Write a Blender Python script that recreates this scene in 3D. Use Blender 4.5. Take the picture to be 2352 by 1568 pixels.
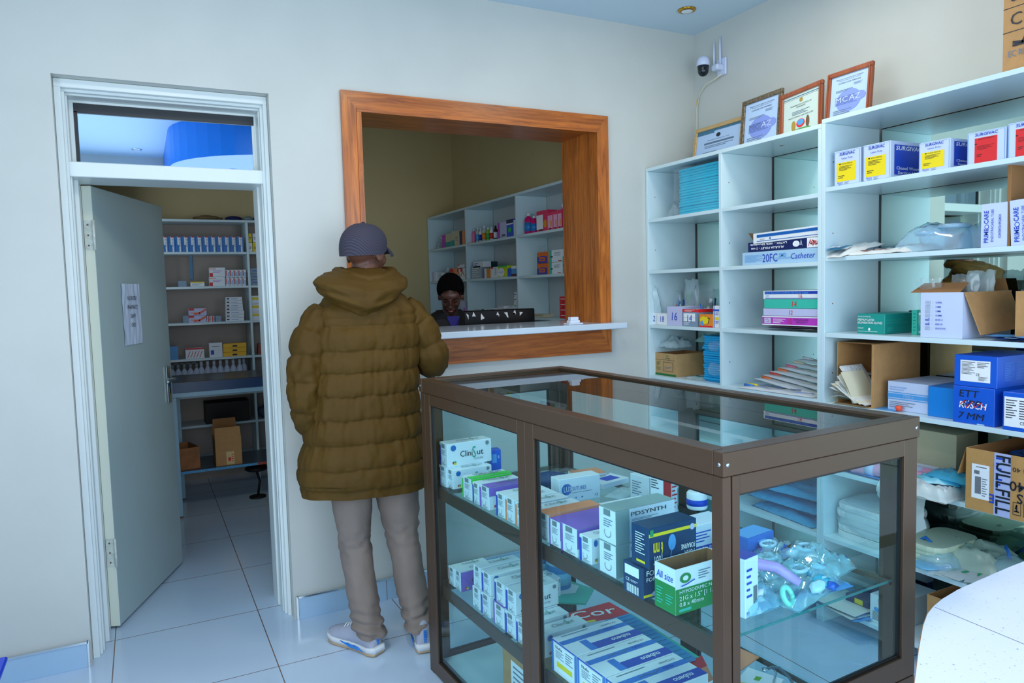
import bpy, bmesh, math, random
from math import sin, cos, pi, radians
from mathutils import Matrix, Vector, Euler, noise
for o in list(bpy.data.objects): bpy.data.objects.remove(o)
SC = bpy.context.scene
COL = SC.collection
random.seed(7)
# ---------------- camera ----------------
YAW, PIT, ROL, FPX, CAMY, CAMZ = 0.47043, -0.07224, -0.02702, 1668.30, -3.3839, 1.5
_f = Vector((sin(YAW)*cos(PIT), cos(YAW)*cos(PIT), sin(PIT)))
_r = Vector((cos(YAW), -sin(YAW), 0.0)); _u = _r.cross(_f)
_r2 = cos(ROL)*_r + sin(ROL)*_u; _u2 = -sin(ROL)*_r + cos(ROL)*_u
CAMP = Vector((0, CAMY, CAMZ))
cam_d = bpy.data.cameras.new('camera'); cam = bpy.data.objects.new('camera', cam_d); COL.objects.link(cam)
cam_d.sensor_width = 36; cam_d.lens = FPX/2352*36; cam_d.clip_start = .05; cam_d.clip_end = 60
mm = Matrix.Identity(4)
for i in range(3):
    mm[i][0] = _r2[i]; mm[i][1] = _u2[i]; mm[i][2] = -_f[i]; mm[i][3] = CAMP[i]
cam.matrix_world = mm
SC.camera = cam
def at(px, py, axis, val):
    d = _f + _r2*((px-1176)/FPX) - _u2*((py-784)/FPX)
    k = (val-CAMP[axis])/d[axis]
    return CAMP + d*k
def proj(p):
    d = Vector(p)-CAMP
    return 1176+FPX*d.dot(_r2)/d.dot(_f), 784-FPX*d.dot(_u2)/d.dot(_f)
# ---------------- world, lights, exposure ----------------
W = bpy.data.worlds.new('world'); SC.world = W; W.use_nodes = True
W.node_tree.nodes['Background'].inputs[0].default_value = (.62, .8, 1, 1)
W.node_tree.nodes['Background'].inputs[1].default_value = 1.0
SC.view_settings.view_transform = 'Standard'; SC.view_settings.look = 'None'
SC.view_settings.exposure = 0.12; SC.view_settings.gamma = 1.0; SC.view_settings.use_curve_mapping = False
SC.cycles.use_denoising = True
SC.cycles.max_bounces = 10; SC.cycles.transparent_max_bounces = 32; SC.cycles.glossy_bounces = 6; SC.cycles.diffuse_bounces = 5
SC.cycles.sample_clamp_indirect = 6; SC.cycles.caustics_reflective = False; SC.cycles.caustics_refractive = False
def area(name, loc, rot, sx, sy, power, color):
    l = bpy.data.lights.new(name, 'AREA'); l.shape = 'RECTANGLE'; l.size = sx; l.size_y = sy; l.energy = power; l.color = color
    o = bpy.data.objects.new(name, l); COL.objects.link(o); o.location = loc; o.rotation_euler = rot
    return o
area('shopfront_daylight', (1.1, -4.5, 1.4), (radians(90), 0, 0), 3.5, 2.2, 72, (.80, .92, 1))
area('side_window_daylight', (-1.36, -2.7, 1.6), (radians(90), 0, radians(-90)), 1.8, 1.5, 42, (.74, .90, 1))
# warm fill lamps added under the front room's ceiling, apart from its fittings
for i, (x, y) in enumerate(((2.2, -1.2), (1.2, -1.6), (.2, -1.4), (1.5, -3.0))):
    l = bpy.data.lights.new('ceiling_fill_lamp', 'AREA'); l.shape = 'DISK'; l.size = .4; l.energy = 8; l.color = (1, .93, .78)
    o = bpy.data.objects.new('ceiling_fill_lamp', l); COL.objects.link(o); o.location = (x, y, 2.9)
area('store_fill_light', (.0, 2.2, 2.0), (radians(90), 0, radians(-90)), 1.2, 1.2, 3.0, (.72, .86, 1))  # weak cool fill added inside the store room, which has no window here
# ---------------- colours and materials ----------------
def lin(c):
    return tuple((v/255/12.92 if v/255 <= .04045 else ((v/255+.055)/1.055)**2.4) for v in c)
MC = {}
def M(name, c, rough=.5, metal=0, spec=.5, noise_s=0, noise_a=0, bump=0, bump_s=60, coat=0):
    """plain procedural surface: colour with optional mottling and bump"""
    if name in MC: return MC[name]
    m = bpy.data.materials.new(name); m.use_nodes = True; nt = m.node_tree; b = nt.nodes['Principled BSDF']
    r, g, bl = lin(c); b.inputs['Base Color'].default_value = (r, g, bl, 1)
    b.inputs['Roughness'].default_value = rough; b.inputs['Metallic'].default_value = metal
    b.inputs['Specular IOR Level'].default_value = spec; b.inputs['Coat Weight'].default_value = coat
    m.diffuse_color = (r, g, bl, 1)
    if noise_s or bump: tc = nt.nodes.new('ShaderNodeTexCoord')
    if noise_s:
        n = nt.nodes.new('ShaderNodeTexNoise'); n.inputs['Scale'].default_value = noise_s; n.inputs['Detail'].default_value = 6
        nt.links.new(tc.outputs['Object'], n.inputs['Vector'])
        cr = nt.nodes.new('ShaderNodeValToRGB'); e = cr.color_ramp.elements
        e[0].position = .35; e[1].position = .65
        e[0].color = (r*(1-noise_a), g*(1-noise_a), bl*(1-noise_a), 1); e[1].color = (min(1, r*(1+noise_a)), min(1, g*(1+noise_a)), min(1, bl*(1+noise_a)), 1)
        nt.links.new(n.outputs['Fac'], cr.inputs['Fac']); nt.links.new(cr.outputs['Color'], b.inputs['Base Color'])
    if bump:
        n2 = nt.nodes.new('ShaderNodeTexNoise'); n2.inputs['Scale'].default_value = bump_s; n2.inputs['Detail'].default_value = 4
        nt.links.new(tc.outputs['Object'], n2.inputs['Vector'])
        bp = nt.nodes.new('ShaderNodeBump'); bp.inputs['Strength'].default_value = bump; bp.inputs['Distance'].default_value = .01
        nt.links.new(n2.outputs['Fac'], bp.inputs['Height']); nt.links.new(bp.outputs['Normal'], b.inputs['Normal'])
    MC[name] = m; return m
def wood(name, c1, c2, axis='Z', scale=1.0, rough=.35, coat=.3):
    if name in MC: return MC[name]
    m = bpy.data.materials.new(name); m.use_nodes = True; nt = m.node_tree; b = nt.nodes['Principled BSDF']
    tc = nt.nodes.new('ShaderNodeTexCoord'); mp = nt.nodes.new('ShaderNodeMapping')
    s = {'X': (1.2, 16, 16), 'Y': (16, 1.2, 16), 'Z': (16, 16, 1.2)}[axis]
    mp.inputs['Scale'].default_value = [v*scale for v in s]
    nt.links.new(tc.outputs['Object'], mp.inputs['Vector'])
    n = nt.nodes.new('ShaderNodeTexNoise'); n.inputs['Scale'].default_value = 2.2; n.inputs['Detail'].default_value = 8; n.inputs['Roughness'].default_value = .65; n.inputs['Distortion'].default_value = 1.2
    nt.links.new(mp.outputs[0], n.inputs['Vector'])
    cr = nt.nodes.new('ShaderNodeValToRGB'); e = cr.color_ramp.elements
    e[0].position = .32; e[1].position = .68; e[0].color = (*lin(c1), 1); e[1].color = (*lin(c2), 1)
    k = cr.color_ramp.elements.new(.5); k.color = (*[(a+b_)/2*1.02 for a, b_ in zip(lin(c1), lin(c2))], 1)
    nt.links.new(n.outputs['Fac'], cr.inputs['Fac']); nt.links.new(cr.outputs[0], b.inputs['Base Color'])
    b.inputs['Roughness'].default_value = rough; b.inputs['Coat Weight'].default_value = coat; b.inputs['Coat Roughness'].default_value = .2
    bp = nt.nodes.new('ShaderNodeBump'); bp.inputs['Strength'].default_value = .12; bp.inputs['Distance'].default_value = .004
    nt.links.new(n.outputs['Fac'], bp.inputs['Height']); nt.links.new(bp.outputs[0], b.inputs['Normal'])
    MC[name] = m; return m
def sheet(name, tint, diff=(1, 1, 1), dfac=0.0, rough=.03, gl=1.0, ior=1.45):
    """thin clear sheet (glass pane, plastic film): tinted see-through, Fresnel gloss, a little body colour"""
    if name in MC: return MC[name]
    m = bpy.data.materials.new(name); m.use_nodes = True; nt = m.node_tree; nt.nodes.clear()
    out = nt.nodes.new('ShaderNodeOutputMaterial'); tr = nt.nodes.new('ShaderNodeBsdfTransparent'); tr.inputs[0].default_value = (*tint, 1)
    df = nt.nodes.new('ShaderNodeBsdfDiffuse'); df.inputs[0].default_value = (*diff, 1)
    m1 = nt.nodes.new('ShaderNodeMixShader'); m1.inputs[0].default_value = dfac
    nt.links.new(tr.outputs[0], m1.inputs[1]); nt.links.new(df.outputs[0], m1.inputs[2])
    gb = nt.nodes.new('ShaderNodeBsdfGlossy'); gb.inputs['Roughness'].default_value = rough
    fr = nt.nodes.new('ShaderNodeFresnel'); fr.inputs[0].default_value = ior
    geo = nt.nodes.new('ShaderNodeNewGeometry'); inv = nt.nodes.new('ShaderNodeMath'); inv.operation = 'MULTIPLY_ADD'; inv.inputs[1].default_value = -gl; inv.inputs[2].default_value = gl
    nt.links.new(geo.outputs['Backfacing'], inv.inputs[0])  # only the outer face of the sheet mirrors
    mu = nt.nodes.new('ShaderNodeMath'); mu.operation = 'MULTIPLY'; nt.links.new(inv.outputs[0], mu.inputs[1]); nt.links.new(fr.outputs[0], mu.inputs[0])
    m2 = nt.nodes.new('ShaderNodeMixShader'); nt.links.new(mu.outputs[0], m2.inputs[0]); nt.links.new(m1.outputs[0], m2.inputs[1]); nt.links.new(gb.outputs[0], m2.inputs[2])
    nt.links.new(m2.outputs[0], out.inputs[0]); MC[name] = m; m.diffuse_color = (*tint, .4); return m
# ---------------- mesh builder ----------------
_tc = {}
def text_mesh(s, shear=0.0, bold=0.0):
    k = (s, shear, bold)
    if k in _tc: return _tc[k]
    cu = bpy.data.curves.new('t', 'FONT'); cu.body = s; cu.size = 1; cu.shear = shear; cu.resolution_u = 2; cu.offset = bold
    ob = bpy.data.objects.new('t', cu); me = bpy.data.meshes.new_from_object(ob)
    v = [tuple(x.co) for x in me.vertices]; f = [tuple(p.vertices) for p in me.polygons]
    w = max([x[0] for x in v], default=1)
    bpy.data.objects.remove(ob); bpy.data.curves.remove(cu); bpy.data.meshes.remove(me)
    _tc[k] = (v, f, w); return _tc[k]
class MB:
    def __init__(s): s.v = []; s.f = []; s.m = []; s.mats = []; s.T = Matrix.Identity(4); s.sm = []
    def mi(s, m):
        if m not in s.mats: s.mats.append(m)
        return s.mats.index(m)
    def add(s, vs, fs, m, smooth=False):
        b = len(s.v); i = s.mi(m)
        s.v += [tuple(s.T @ Vector(p)) for p in vs]
        for f in fs: s.f.append(tuple(b+k for k in f)); s.m.append(i); s.sm.append(smooth)
        return s
    def box(s, lo, hi, m, c=0.0):
        (x0, y0, z0), (x1, y1, z1) = lo, hi
        if c <= 0:
            vs = [(x0, y0, z0), (x1, y0, z0), (x1, y1, z0), (x0, y1, z0), (x0, y0, z1), (x1, y0, z1), (x1, y1, z1), (x0, y1, z1)]
            fs = [(0, 3, 2, 1), (4, 5, 6, 7), (0, 1, 5, 4), (1, 2, 6, 5), (2, 3, 7, 6), (3, 0, 4, 7)]
            return s.add(vs, fs, m)
        bm = bmesh.new(); bmesh.ops.create_cube(bm, size=1)
        for v in bm.verts:
            v.co = Vector(((x0+x1)/2+v.co.x*(x1-x0), (y0+y1)/2+v.co.y*(y1-y0), (z0+z1)/2+v.co.z*(z1-z0)))
        bmesh.ops.bevel(bm, geom=bm.edges[:], offset=c, segments=1, affect='EDGES')
        bm.verts.index_update(); r = s.add([v.co[:] for v in bm.verts], [[v.index for v in f.verts] for f in bm.faces], m); bm.free(); return r
    def quad(s, a, b, c, d, m): return s.add([a, b, c, d], [(0, 1, 2, 3)], m)
    def rings(s, R, m, cap0=True, cap1=True, smooth=True, closed=True):
        """R: list of rings (equal length lists of points)"""
        n = len(R[0]); vs = [p for r in R for p in r]; fs = []
        for i in range(len(R)-1):
            for j in range(n if closed else n-1):
                k = (j+1) % n; fs.append((i*n+j, i*n+k, (i+1)*n+k, (i+1)*n+j))
        if cap0: fs.append(tuple(range(n-1, -1, -1)))
        if cap1: fs.append(tuple((len(R)-1)*n+j for j in range(n)))
        return s.add(vs, fs, m, smooth)
    def lathe(s, prof, m, o=(0, 0, 0), n=20, smooth=True, ax='Z'):
        R = []
        for r, z in prof:
            ring = []
            for j in range(n):
                a = 2*pi*j/n; p = (r*cos(a), r*sin(a), z)
                if ax == 'X': p = (z, r*cos(a), r*sin(a))
                if ax == 'Y': p = (r*sin(a), z, r*cos(a))
                ring.append((o[0]+p[0], o[1]+p[1], o[2]+p[2]))
            R.append(ring)
        return s.rings(R, m, smooth=smooth)
    def tube(s, pts, r, m, n=8, smooth=True):
        pts = [Vector(p) for p in pts]; R = []; rr = r if isinstance(r, (list, tuple)) else [r]*len(pts)
        up = Vector((0, 0, 1))
        for i, p in enumerate(pts):
            t = (pts[min(i+1, len(pts)-1)]-pts[max(i-1, 0)]).normalized()
            a = t.cross(up if abs(t.z) < .9 else Vector((1, 0, 0))).normalized(); b = t.cross(a)
            R.append([tuple(p+(a*cos(2*pi*j/n)+b*sin(2*pi*j/n))*rr[i]) for j in range(n)])
        return s.rings(R, m, smooth=smooth)
    def prism(s, poly, z0, z1, m, smooth=False):
        n = len(poly); vs = [(x, y, z0) for x, y in poly]+[(x, y, z1) for x, y in poly]
        fs = [(i, (i+1) % n, n+(i+1) % n, n+i) for i in range(n)]+[tuple(range(n-1, -1, -1)), tuple(range(n, 2*n))]
        return s.add(vs, fs, m, smooth)
    def text(s, st, O, U, V, h, m, w=None, align='L', shear=0, bold=0, off=.0008, cond=1.0):
        """text lying in the plane O + U,V (unit); h = letter height; w = fit the width"""
        if not st.strip(): return s
        v, f, tw = text_mesh(st, shear, bold)
        U = Vector(U); V = Vector(V); N = U.cross(V); k = h/.7; ku = (w/tw) if w else k*cond
        sh = {'L': 0, 'C': -tw*ku/2, 'R': -tw*ku}[align]
        return s.add([tuple(Vector(O)+U*(p[0]*ku+sh)+V*(p[1]*k)+N*off) for p in v], f, m)
    def build(s, name, parent=None, loc=None, rz=None, flat=False):
        me = bpy.data.meshes.new(name); me.from_pydata(s.v, [], s.f); me.validate(verbose=False) if False else None
        for m in s.mats: me.materials.append(m)
        me.polygons.foreach_set('material_index', s.m); me.polygons.foreach_set('use_smooth', s.sm); me.update()
        o = bpy.data.objects.new(name, me); COL.objects.link(o)
        if parent: o.parent = parent
        if loc is not None: o.location = loc
        if rz is not None: o.rotation_euler = (0, 0, rz)
        return o
def tag(o, label=None, cat=None, group=None, kind=None):
    if label: o['label'] = label
    if cat: o['category'] = cat
    if group: o['group'] = group
    if kind: o['kind'] = kind
    return o
def empty(name, loc=(0, 0, 0), rz=0, label=None, cat=None, group=None, kind=None):
    o = bpy.data.objects.new(name, None); COL.objects.link(o); o.location = loc; o.rotation_euler = (0, 0, rz); o.empty_display_size = .05
    return tag(o, label, cat, group, kind)
def struct(o): o['kind'] = 'structure'; return o
ORD = ['first', 'second', 'third', 'fourth', 'fifth', 'sixth', 'seventh', 'eighth', 'ninth', 'tenth', 'eleventh', 'twelfth', 'thirteenth', 'fourteenth', 'fifteenth', 'sixteenth']
# common colours
WHITE = M('white_card', (232, 236, 240), .45)
INK = M('dark_ink', (25, 30, 45), .5); BLUEINK = M('blue_ink', (25, 70, 190), .5); GREYINK = M('grey_ink', (110, 125, 145), .5)
REDINK = M('red_ink', (215, 45, 50), .5); YEL = M('yellow_print', (240, 215, 20), .5); PRTW = M('white_print', (240, 243, 246), .5)
CARD = M('brown_cardboard', (186, 140, 88), .8, noise_s=30, noise_a=.06)
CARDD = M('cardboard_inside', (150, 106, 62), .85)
# ================= THE ROOM =================
def plaster(name, c, sc=3.0):
    m = M(name, c, .42, spec=.35, noise_s=sc, noise_a=.025, bump=.10, bump_s=14); return m
WALL = plaster('cream_plaster', (197, 199, 194)); WALLD = plaster('store_cream_plaster', (206, 186, 138))
CEIL = M('ceiling_paint', (196, 216, 230), .6)
FRAMEP = M('white_gloss_paint', (222, 230, 230), .3, bump=.05, bump_s=20)
XR, XL, YF, ZC = 2.968, -1.40, -4.6, 2.946
# floor with 60 cm tiles
def tile_mat():
    m = bpy.data.materials.new('white_floor_tiles'); m.use_nodes = True; nt = m.node_tree; b = nt.nodes['Principled BSDF']
    tc = nt.nodes.new('ShaderNodeTexCoord'); mp = nt.nodes.new('ShaderNodeMapping'); mp.inputs['Location'].default_value = (.185, .404, 0)
    nt.links.new(tc.outputs['Object'], mp.inputs[0])
    br = nt.nodes.new('ShaderNodeTexBrick'); br.offset = 0; br.squash = 1
    br.inputs['Scale'].default_value = 1; br.inputs['Brick Width'].default_value = .6; br.inputs['Row Height'].default_value = .6; br.inputs['Mortar Size'].default_value = .0022
    br.inputs['Mortar Smooth'].default_value = .1
    br.inputs['Color1'].default_value = (*lin((196, 216, 236)), 1); br.inputs['Color2'].default_value = (*lin((192, 212, 233)), 1); br.inputs['Mortar'].default_value = (*lin((120, 95, 85)), 1)
    nt.links.new(mp.outputs[0], br.inputs['Vector']); nt.links.new(br.outputs['Color'], b.inputs['Base Color'])
    b.inputs['Roughness'].default_value = .16; b.inputs['Specular IOR Level'].default_value = .5
    return m
FLOOR = tile_mat()
mb = MB(); mb.box((XL-.2, YF-.3, -.1), (3.3, 3.4, 0), FLOOR); struct(mb.build('floor'))
mb = MB(); mb.box((XL-.2, YF-.3, ZC), (3.3, .18, ZC+.1), CEIL); struct(mb.build('ceiling'))
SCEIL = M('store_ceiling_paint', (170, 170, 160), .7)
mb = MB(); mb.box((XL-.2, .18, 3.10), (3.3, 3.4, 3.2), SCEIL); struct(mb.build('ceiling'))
# back wall with door recess and serving hatch; thickness .34
DX0, DX1, DZ = -.262, .552, 2.385
HX0, HX1, HZ0, HZ1 = .90, 2.305, 1.16, 2.40
TH = .34
wm = MB()
for lo, hi in (((XL-.2, 0, 0), (DX0, TH, 3.1)), ((DX0, 0, DZ), (DX1, TH, 3.1)), ((DX1, 0, 0), (HX0, TH, 3.1)), ((HX0, 0, 0), (HX1, TH, HZ0)), ((HX0, 0, HZ1), (HX1, TH, 3.1)), ((HX1, 0, 0), (3.3, TH, 3.1))):
    wm.box(lo, hi, WALL)
struct(wm.build('wall_back'))
mb = MB(); mb.box((XR, YF-.2, 0), (XR+.2, 0, ZC), WALL); struct(mb.build('wall_right'))
# left wall with a window opening that lets the daylight in
mb = MB()
for lo, hi in (((XL-.2, YF-.2, 0), (XL, -3.65, ZC)), ((XL-.2, -1.75, 0), (XL, 0, ZC)), ((XL-.2, -3.65, 0), (XL, -1.75, .85)), ((XL-.2, -3.65, 2.4), (XL, -1.75, ZC))): mb.box(lo, hi, WALL)
struct(mb.build('wall_left'))
mb = MB()
for lo, hi in (((XL, YF-.2, 0), (-.65, YF, ZC)), ((2.85, YF-.2, 0), (XR, YF, ZC)), ((-.65, YF-.2, 2.45), (2.85, YF, ZC)), ((-.65, YF-.2, 0), (2.85, YF, .25))): mb.box(lo, hi, WALL)
struct(mb.build('wall_front'))
# pharmacy store room behind
mb = MB(); mb.box((XL-.2, 3.12, 0), (3.3, 3.3, 3.1), WALLD); struct(mb.build('wall_store_back'))
mb = MB(); mb.box((2.715, TH, 0), (3.0, 3.12, 3.1), WALLD); struct(mb.build('wall_store_right'))
mb = MB(); mb.box((XL-.2, TH, 0), (XL-.05, 3.12, 3.1), WALLD); struct(mb.build('wall_store_left'))
# blue curved bulkhead under the ceiling behind the viewer
BLUE = M('blue_gloss_paint', (0, 120, 215), .35)
poly = [(.29, -4.58), (2.96, -4.58), (2.96, -2.35), (1.3, -2.35)]
for k in range(0, 13):
    a = radians(90+7.5*k); poly.append((1.2+.91*cos(a), -3.2+.85*sin(a)))
mb = MB(); mb.prism(poly, 2.63, ZC-.001, BLUE); o = mb.build('ceiling_bulkhead'); struct(o)
# tiled skirting
SKIRT = M('skirting_tile', (160, 190, 215), .15); CHR = M('chrome_trim', (225, 235, 242), .12, metal=1)
def skirting(name, segs):
    mb = MB()
    for lo, hi in segs:
        mb.box(lo, hi, SKIRT, .001)
    return struct(mb.build(name))
sk = skirting('baseboard_back', [((XL, -.012, 0), (-.275, -.0005, .10)), ((.572, -.012, 0), (XR-.001, -.0005, .10))])
mb = MB()
mb.box((XL, -.015, .10), (-.272, -.0005, .108), CHR); mb.box((.568, -.015, .10), (XR-.001, -.0005, .108), CHR); mb.box((-.275, -.015, 0), (-.268, -.0005, .108), CHR); mb.box((.562, -.015, 0), (.571, -.0005, .108), CHR)
for x in (-.79, .99, 1.59, 2.19): mb.box((x, -.0126, 0), (x+.003, -.0115, .1), M('grout', (120, 110, 105), .8))
mb.build('trim', sk)
skirting('baseboard_left', [((XL+.0005, YF, 0), (XL+.012, 0, .1))])
skirting('baseboard_store', [((XL, 3.108, 0), (2.7, 3.119, .1))])
# door frame: stepped pressed steel, transom light above
fr = empty('door_1', (0, 0, 0)); struct(fr)
JX0, JX1, JT = -.220, .520, 2.335
mb = MB()
def jamb(x0, x1, z1, y0, y1):  # U-shaped step of the frame (inner opening x0..x1, top z1), outer edge at wall
    mb.box((DX0+.001, y0, .0), (x0, y1, z1), FRAMEP, .002); mb.box((x1, y0, .0), (DX1-.001, y1, z1), FRAMEP, .002)
    mb.box((DX0+.001, y0, z1), (DX1-.001, y1, DZ-.001), FRAMEP, .002)
jamb(-.236, .534, 2.350, .055, .085); jamb(-.226, .524, 2.340, .085, .115); jamb(JX0, JX1, 2.334, .115, .20); jamb(-.205, .512, 2.325, .20, .335)
mb.build('jamb', fr)
mb = MB(); mb.box((-.2375, .098, 2.005), (.5355, .335, 2.066), FRAMEP, .003); mb.build('transom_bar', fr)
DARK = M('dark_sealant', (38, 42, 46), .5)
mb = MB(); mb.box((-.205, .200, 2.285), (.512, .225, 2.325), DARK, .001); mb.box((-.205, .200, 2.066), (-.192, .225, 2.29), DARK); mb.box((.503, .205, 2.066), (.512, .222, 2.29), FRAMEP)
mb.build('glazing_bead', fr)
def reflective():
    m = bpy.data.materials.new('reflective_blue_glass'); m.use_nodes = True; nt = m.node_tree; nt.nodes.clear()
    out = nt.nodes.new('ShaderNodeOutputMaterial'); g = nt.nodes.new('ShaderNodeBsdfGlossy'); g.inputs[0].default_value = (.62, .78, .98, 1); g.inputs[1].default_value = .01
    t = nt.nodes.new('ShaderNodeBsdfTransparent'); t.inputs[0].default_value = (.15, .3, .45, 1); mx = nt.nodes.new('ShaderNodeMixShader'); mx.inputs[0].default_value = .85
    nt.links.new(t.outputs[0], mx.inputs[1]); nt.links.new(g.outputs[0], mx.inputs[2]); nt.links.new(mx.outputs[0], out.inputs[0]); return m
mb = MB(); mb.box((-.204, .209, 2.067), (.511, .213, 2.324), reflective()); mb.build('transom_glass', fr)
# door leaf, open into the store room
DOORP = M('grey_door_paint', (172, 190, 190), .35, noise_s=2, noise_a=.03)
ang = radians(68); leaf = empty('door_2', (-.203, .335, 0), ang); struct(leaf)
mb = MB(); mb.box((0, -.04, .012), (.79, 0, 2.0), DOORP, .002); mb.build('door_leaf', leaf)
EDGE = M('cream_edge_paint', (226, 230, 215), .4)
mb = MB(); mb.box((-.002, -.040, .012), (-.0003, 0, 2.0), EDGE)
mb.build('door_edge', leaf)
for z in (1.72, .29):
    mb = MB(); mb.box((-.004, -.036, z), (-.0021, -.002, z+.13), M('painted_steel', (205, 212, 205), .4, noise_s=60, noise_a=.12)); mb.tube([(-.006, -.043, z), (-.006, -.043, z+.13)], .006, MC['painted_steel'])
    for q in (.02, .065, .11): mb.lathe([(.004, -.0008), (.004, .0008)], M('rusty_screw', (120, 95, 80), .6), (-.0045, -.018, z+q), 8, ax='X')
    mb.build('hinge', leaf)
mb = MB(); mb.box((.705, -.052, .93), (.745, -.041, 1.13), CHR, .004); mb.tube([(.725, -.05, 1.06), (.725, -.085, 1.06)], .008, CHR); mb.tube([(.725, -.083, 1.06), (.68, -.087, 1.06), (.61, -.083, 1.055)], .008, CHR)
mb.box((.715, -.054, .98), (.735, -.0515, 1.01), M('black_plastic', (20, 22, 26), .35)); mb.build('door_handle', leaf)
# notice paper on the door leaf
ncx = .375; PAPER = M('notice_paper', (205, 218, 238), .55)
def wavy_sheet(mb, m, W_, H_, O, U, V, amp=.004, n=14, k=9., seed=0, off=0):
    U = Vector(U); V = Vector(V); N = U.cross(V); vs = []; fs = []
    for i in range(n+1):
        for j in range(n+1):
            u = i/n; v = j/n; d = off+amp*(.6+noise.noise(Vector((u*k, v*k*.35, seed)))*.9)
            vs.append(tuple(Vector(O)+U*(u*W_)+V*(v*H_)+N*d))
    for i in range(n):
        for j in range(n): fs.append((i*(n+1)+j, (i+1)*(n+1)+j, (i+1)*(n+1)+j+1, i*(n+1)+j+1))
    mb.add(vs, fs, m, True)
notice = MB(); wavy_sheet(notice, PAPER, .20, .295, (.225, -.0405, 1.28), (1, 0, 0), (0, 0, 1), .006, 20, 9, 3, .0008)
for k, (t_, w_) in enumerate((('NO ENTRY', .105), ('PHAMACY', .115), ('SAFF', .055), ('ONLY', .055))):
    notice.text(t_, (.325, -.0495, 1.495-.043*k), (1, 0, 0), (0, 0, 1), .020, INK, w=w_, align='C', off=.0005)
notice.T = Matrix.Identity(4)
no = notice.build('paper_notice'); no.location = leaf.location; no.rotation_euler = leaf.rotation_euler
tag(no, 'crinkled white paper notice in black capitals taped to the grey door', 'notice')
# serving hatch: wooden lining and casing
WV = wood('orange_wood_upright', (138, 68, 16), (212, 122, 44), 'Z'); WH = wood('orange_wood_rail', (130, 62, 14), (204, 114, 40), 'X')
win = empty('window_1', (0, 0, 0)); struct(win)
ox0, ox1, oz0, oz1 = .867, 2.336, 1.133, 2.428; ix0, ix1, iz0, iz1 = .935, 2.262, 1.2965, 2.352
yf, yb = -.022, .352
def mitre(name, pts, m, y0, y1):
    mb = MB(); n = 4; vs = [(x, y0, z) for x, z in pts]+[(x, y1, z) for x, z in pts]
    fs = [(0, 1, 2, 3), (7, 6, 5, 4)]+[(i, i+4, (i+1) % 4+4, (i+1) % 4) for i in range(4)]
    mb.add(vs, fs, m); return mb.build(name, win)
mitre('casing', [(ox0, oz1), (ox1, oz1), (ix1, iz1), (ix0, iz1)][::-1], WH, yf, -.0005); mitre('casing', [(ox0, oz0), (ox0, oz1), (ix0, iz1), (ix0, iz0-.03)][::-1], WV, yf, -.0005)
mitre('casing', [(ox1, oz1), (ox1, oz0), (ix1, iz0-.03), (ix1, iz1)][::-1], WV, yf, -.0005); mitre('casing', [(ox1, oz0), (ox0, oz0), (ix0, iz0-.03), (ix1, iz0-.03)][::-1], WH, yf, -.0005)
mb = MB(); mb.box((HX0+.0005, -.0004, iz1), (HX1-.0005, yb, HZ1-.0005), WH); mb.build('lining', win)
mb = MB(); mb.box((HX0+.0005, -.0004, HZ0+.001), (ix0, yb, iz1), WV); mb.build('lining', win)
mb = MB(); mb.box((ix1, -.0004, HZ0+.001), (HX1-.0005, yb, iz1), WV); mb.build('lining', win)
mb = MB(); mb.box((ix0-.0, -.030, iz0-.03), (ix0+.022, -.0225, iz1-.0185), WV); mb.box((ix0+.0, -.030, iz1-.018), (ix1, -.0225, iz1), WH); mb.build('stop_bead', win)
# service counter
CT = M('white_counter_laminate', (205, 218, 230), .12)
mb = MB(); mb.box((.72, -.125, 1.268), (2.370, -.0225, 1.300), CT, .003); mb.box((ix0+.0005, -.0229, 1.268), (ix1-.0005, .45, 1.2995), CT); mb.box((.75, TH+.013, 1.268), (2.66, .45, 1.2993), CT)
mb.build('service_counter'); tag(bpy.data.objects['service_counter'], 'glossy white service counter slab through the wooden serving hatch', 'counter')
# ceiling downlight
BRASS = M('polished_brass', (215, 160, 50), .18, metal=1)
def downlight(x, y, z, label, mat):
    e = empty('ceiling_downlight', (x, y, z), 0, label, 'ceiling light', 'recessed ceiling downlights')
    mb = MB(); mb.lathe([(.030, -.002), (.034, -.010), (.046, -.006), (.048, -.0005)], mat, n=28); mb.build('trim_ring', e)
    mb = MB(); mb.lathe([(.0, -.0115), (.016, -.0113), (.026, -.0112), (.0305, -.0105)], M('lamp_lens', (225, 235, 240), .1), n=20); mb.build('lens', e)
downlight(2.658, -.30, ZC, 'round brass recessed ceiling light near the room corner above the security camera', BRASS)
downlight(.05, -4.2, ZC, 'round chrome ceiling light reflected in the left of the glass above the door', CHR)
downlight(.80, -3.2, 2.63, 'round chrome light in the underside of the blue bulkhead seen in the door glass', CHR)
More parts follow.
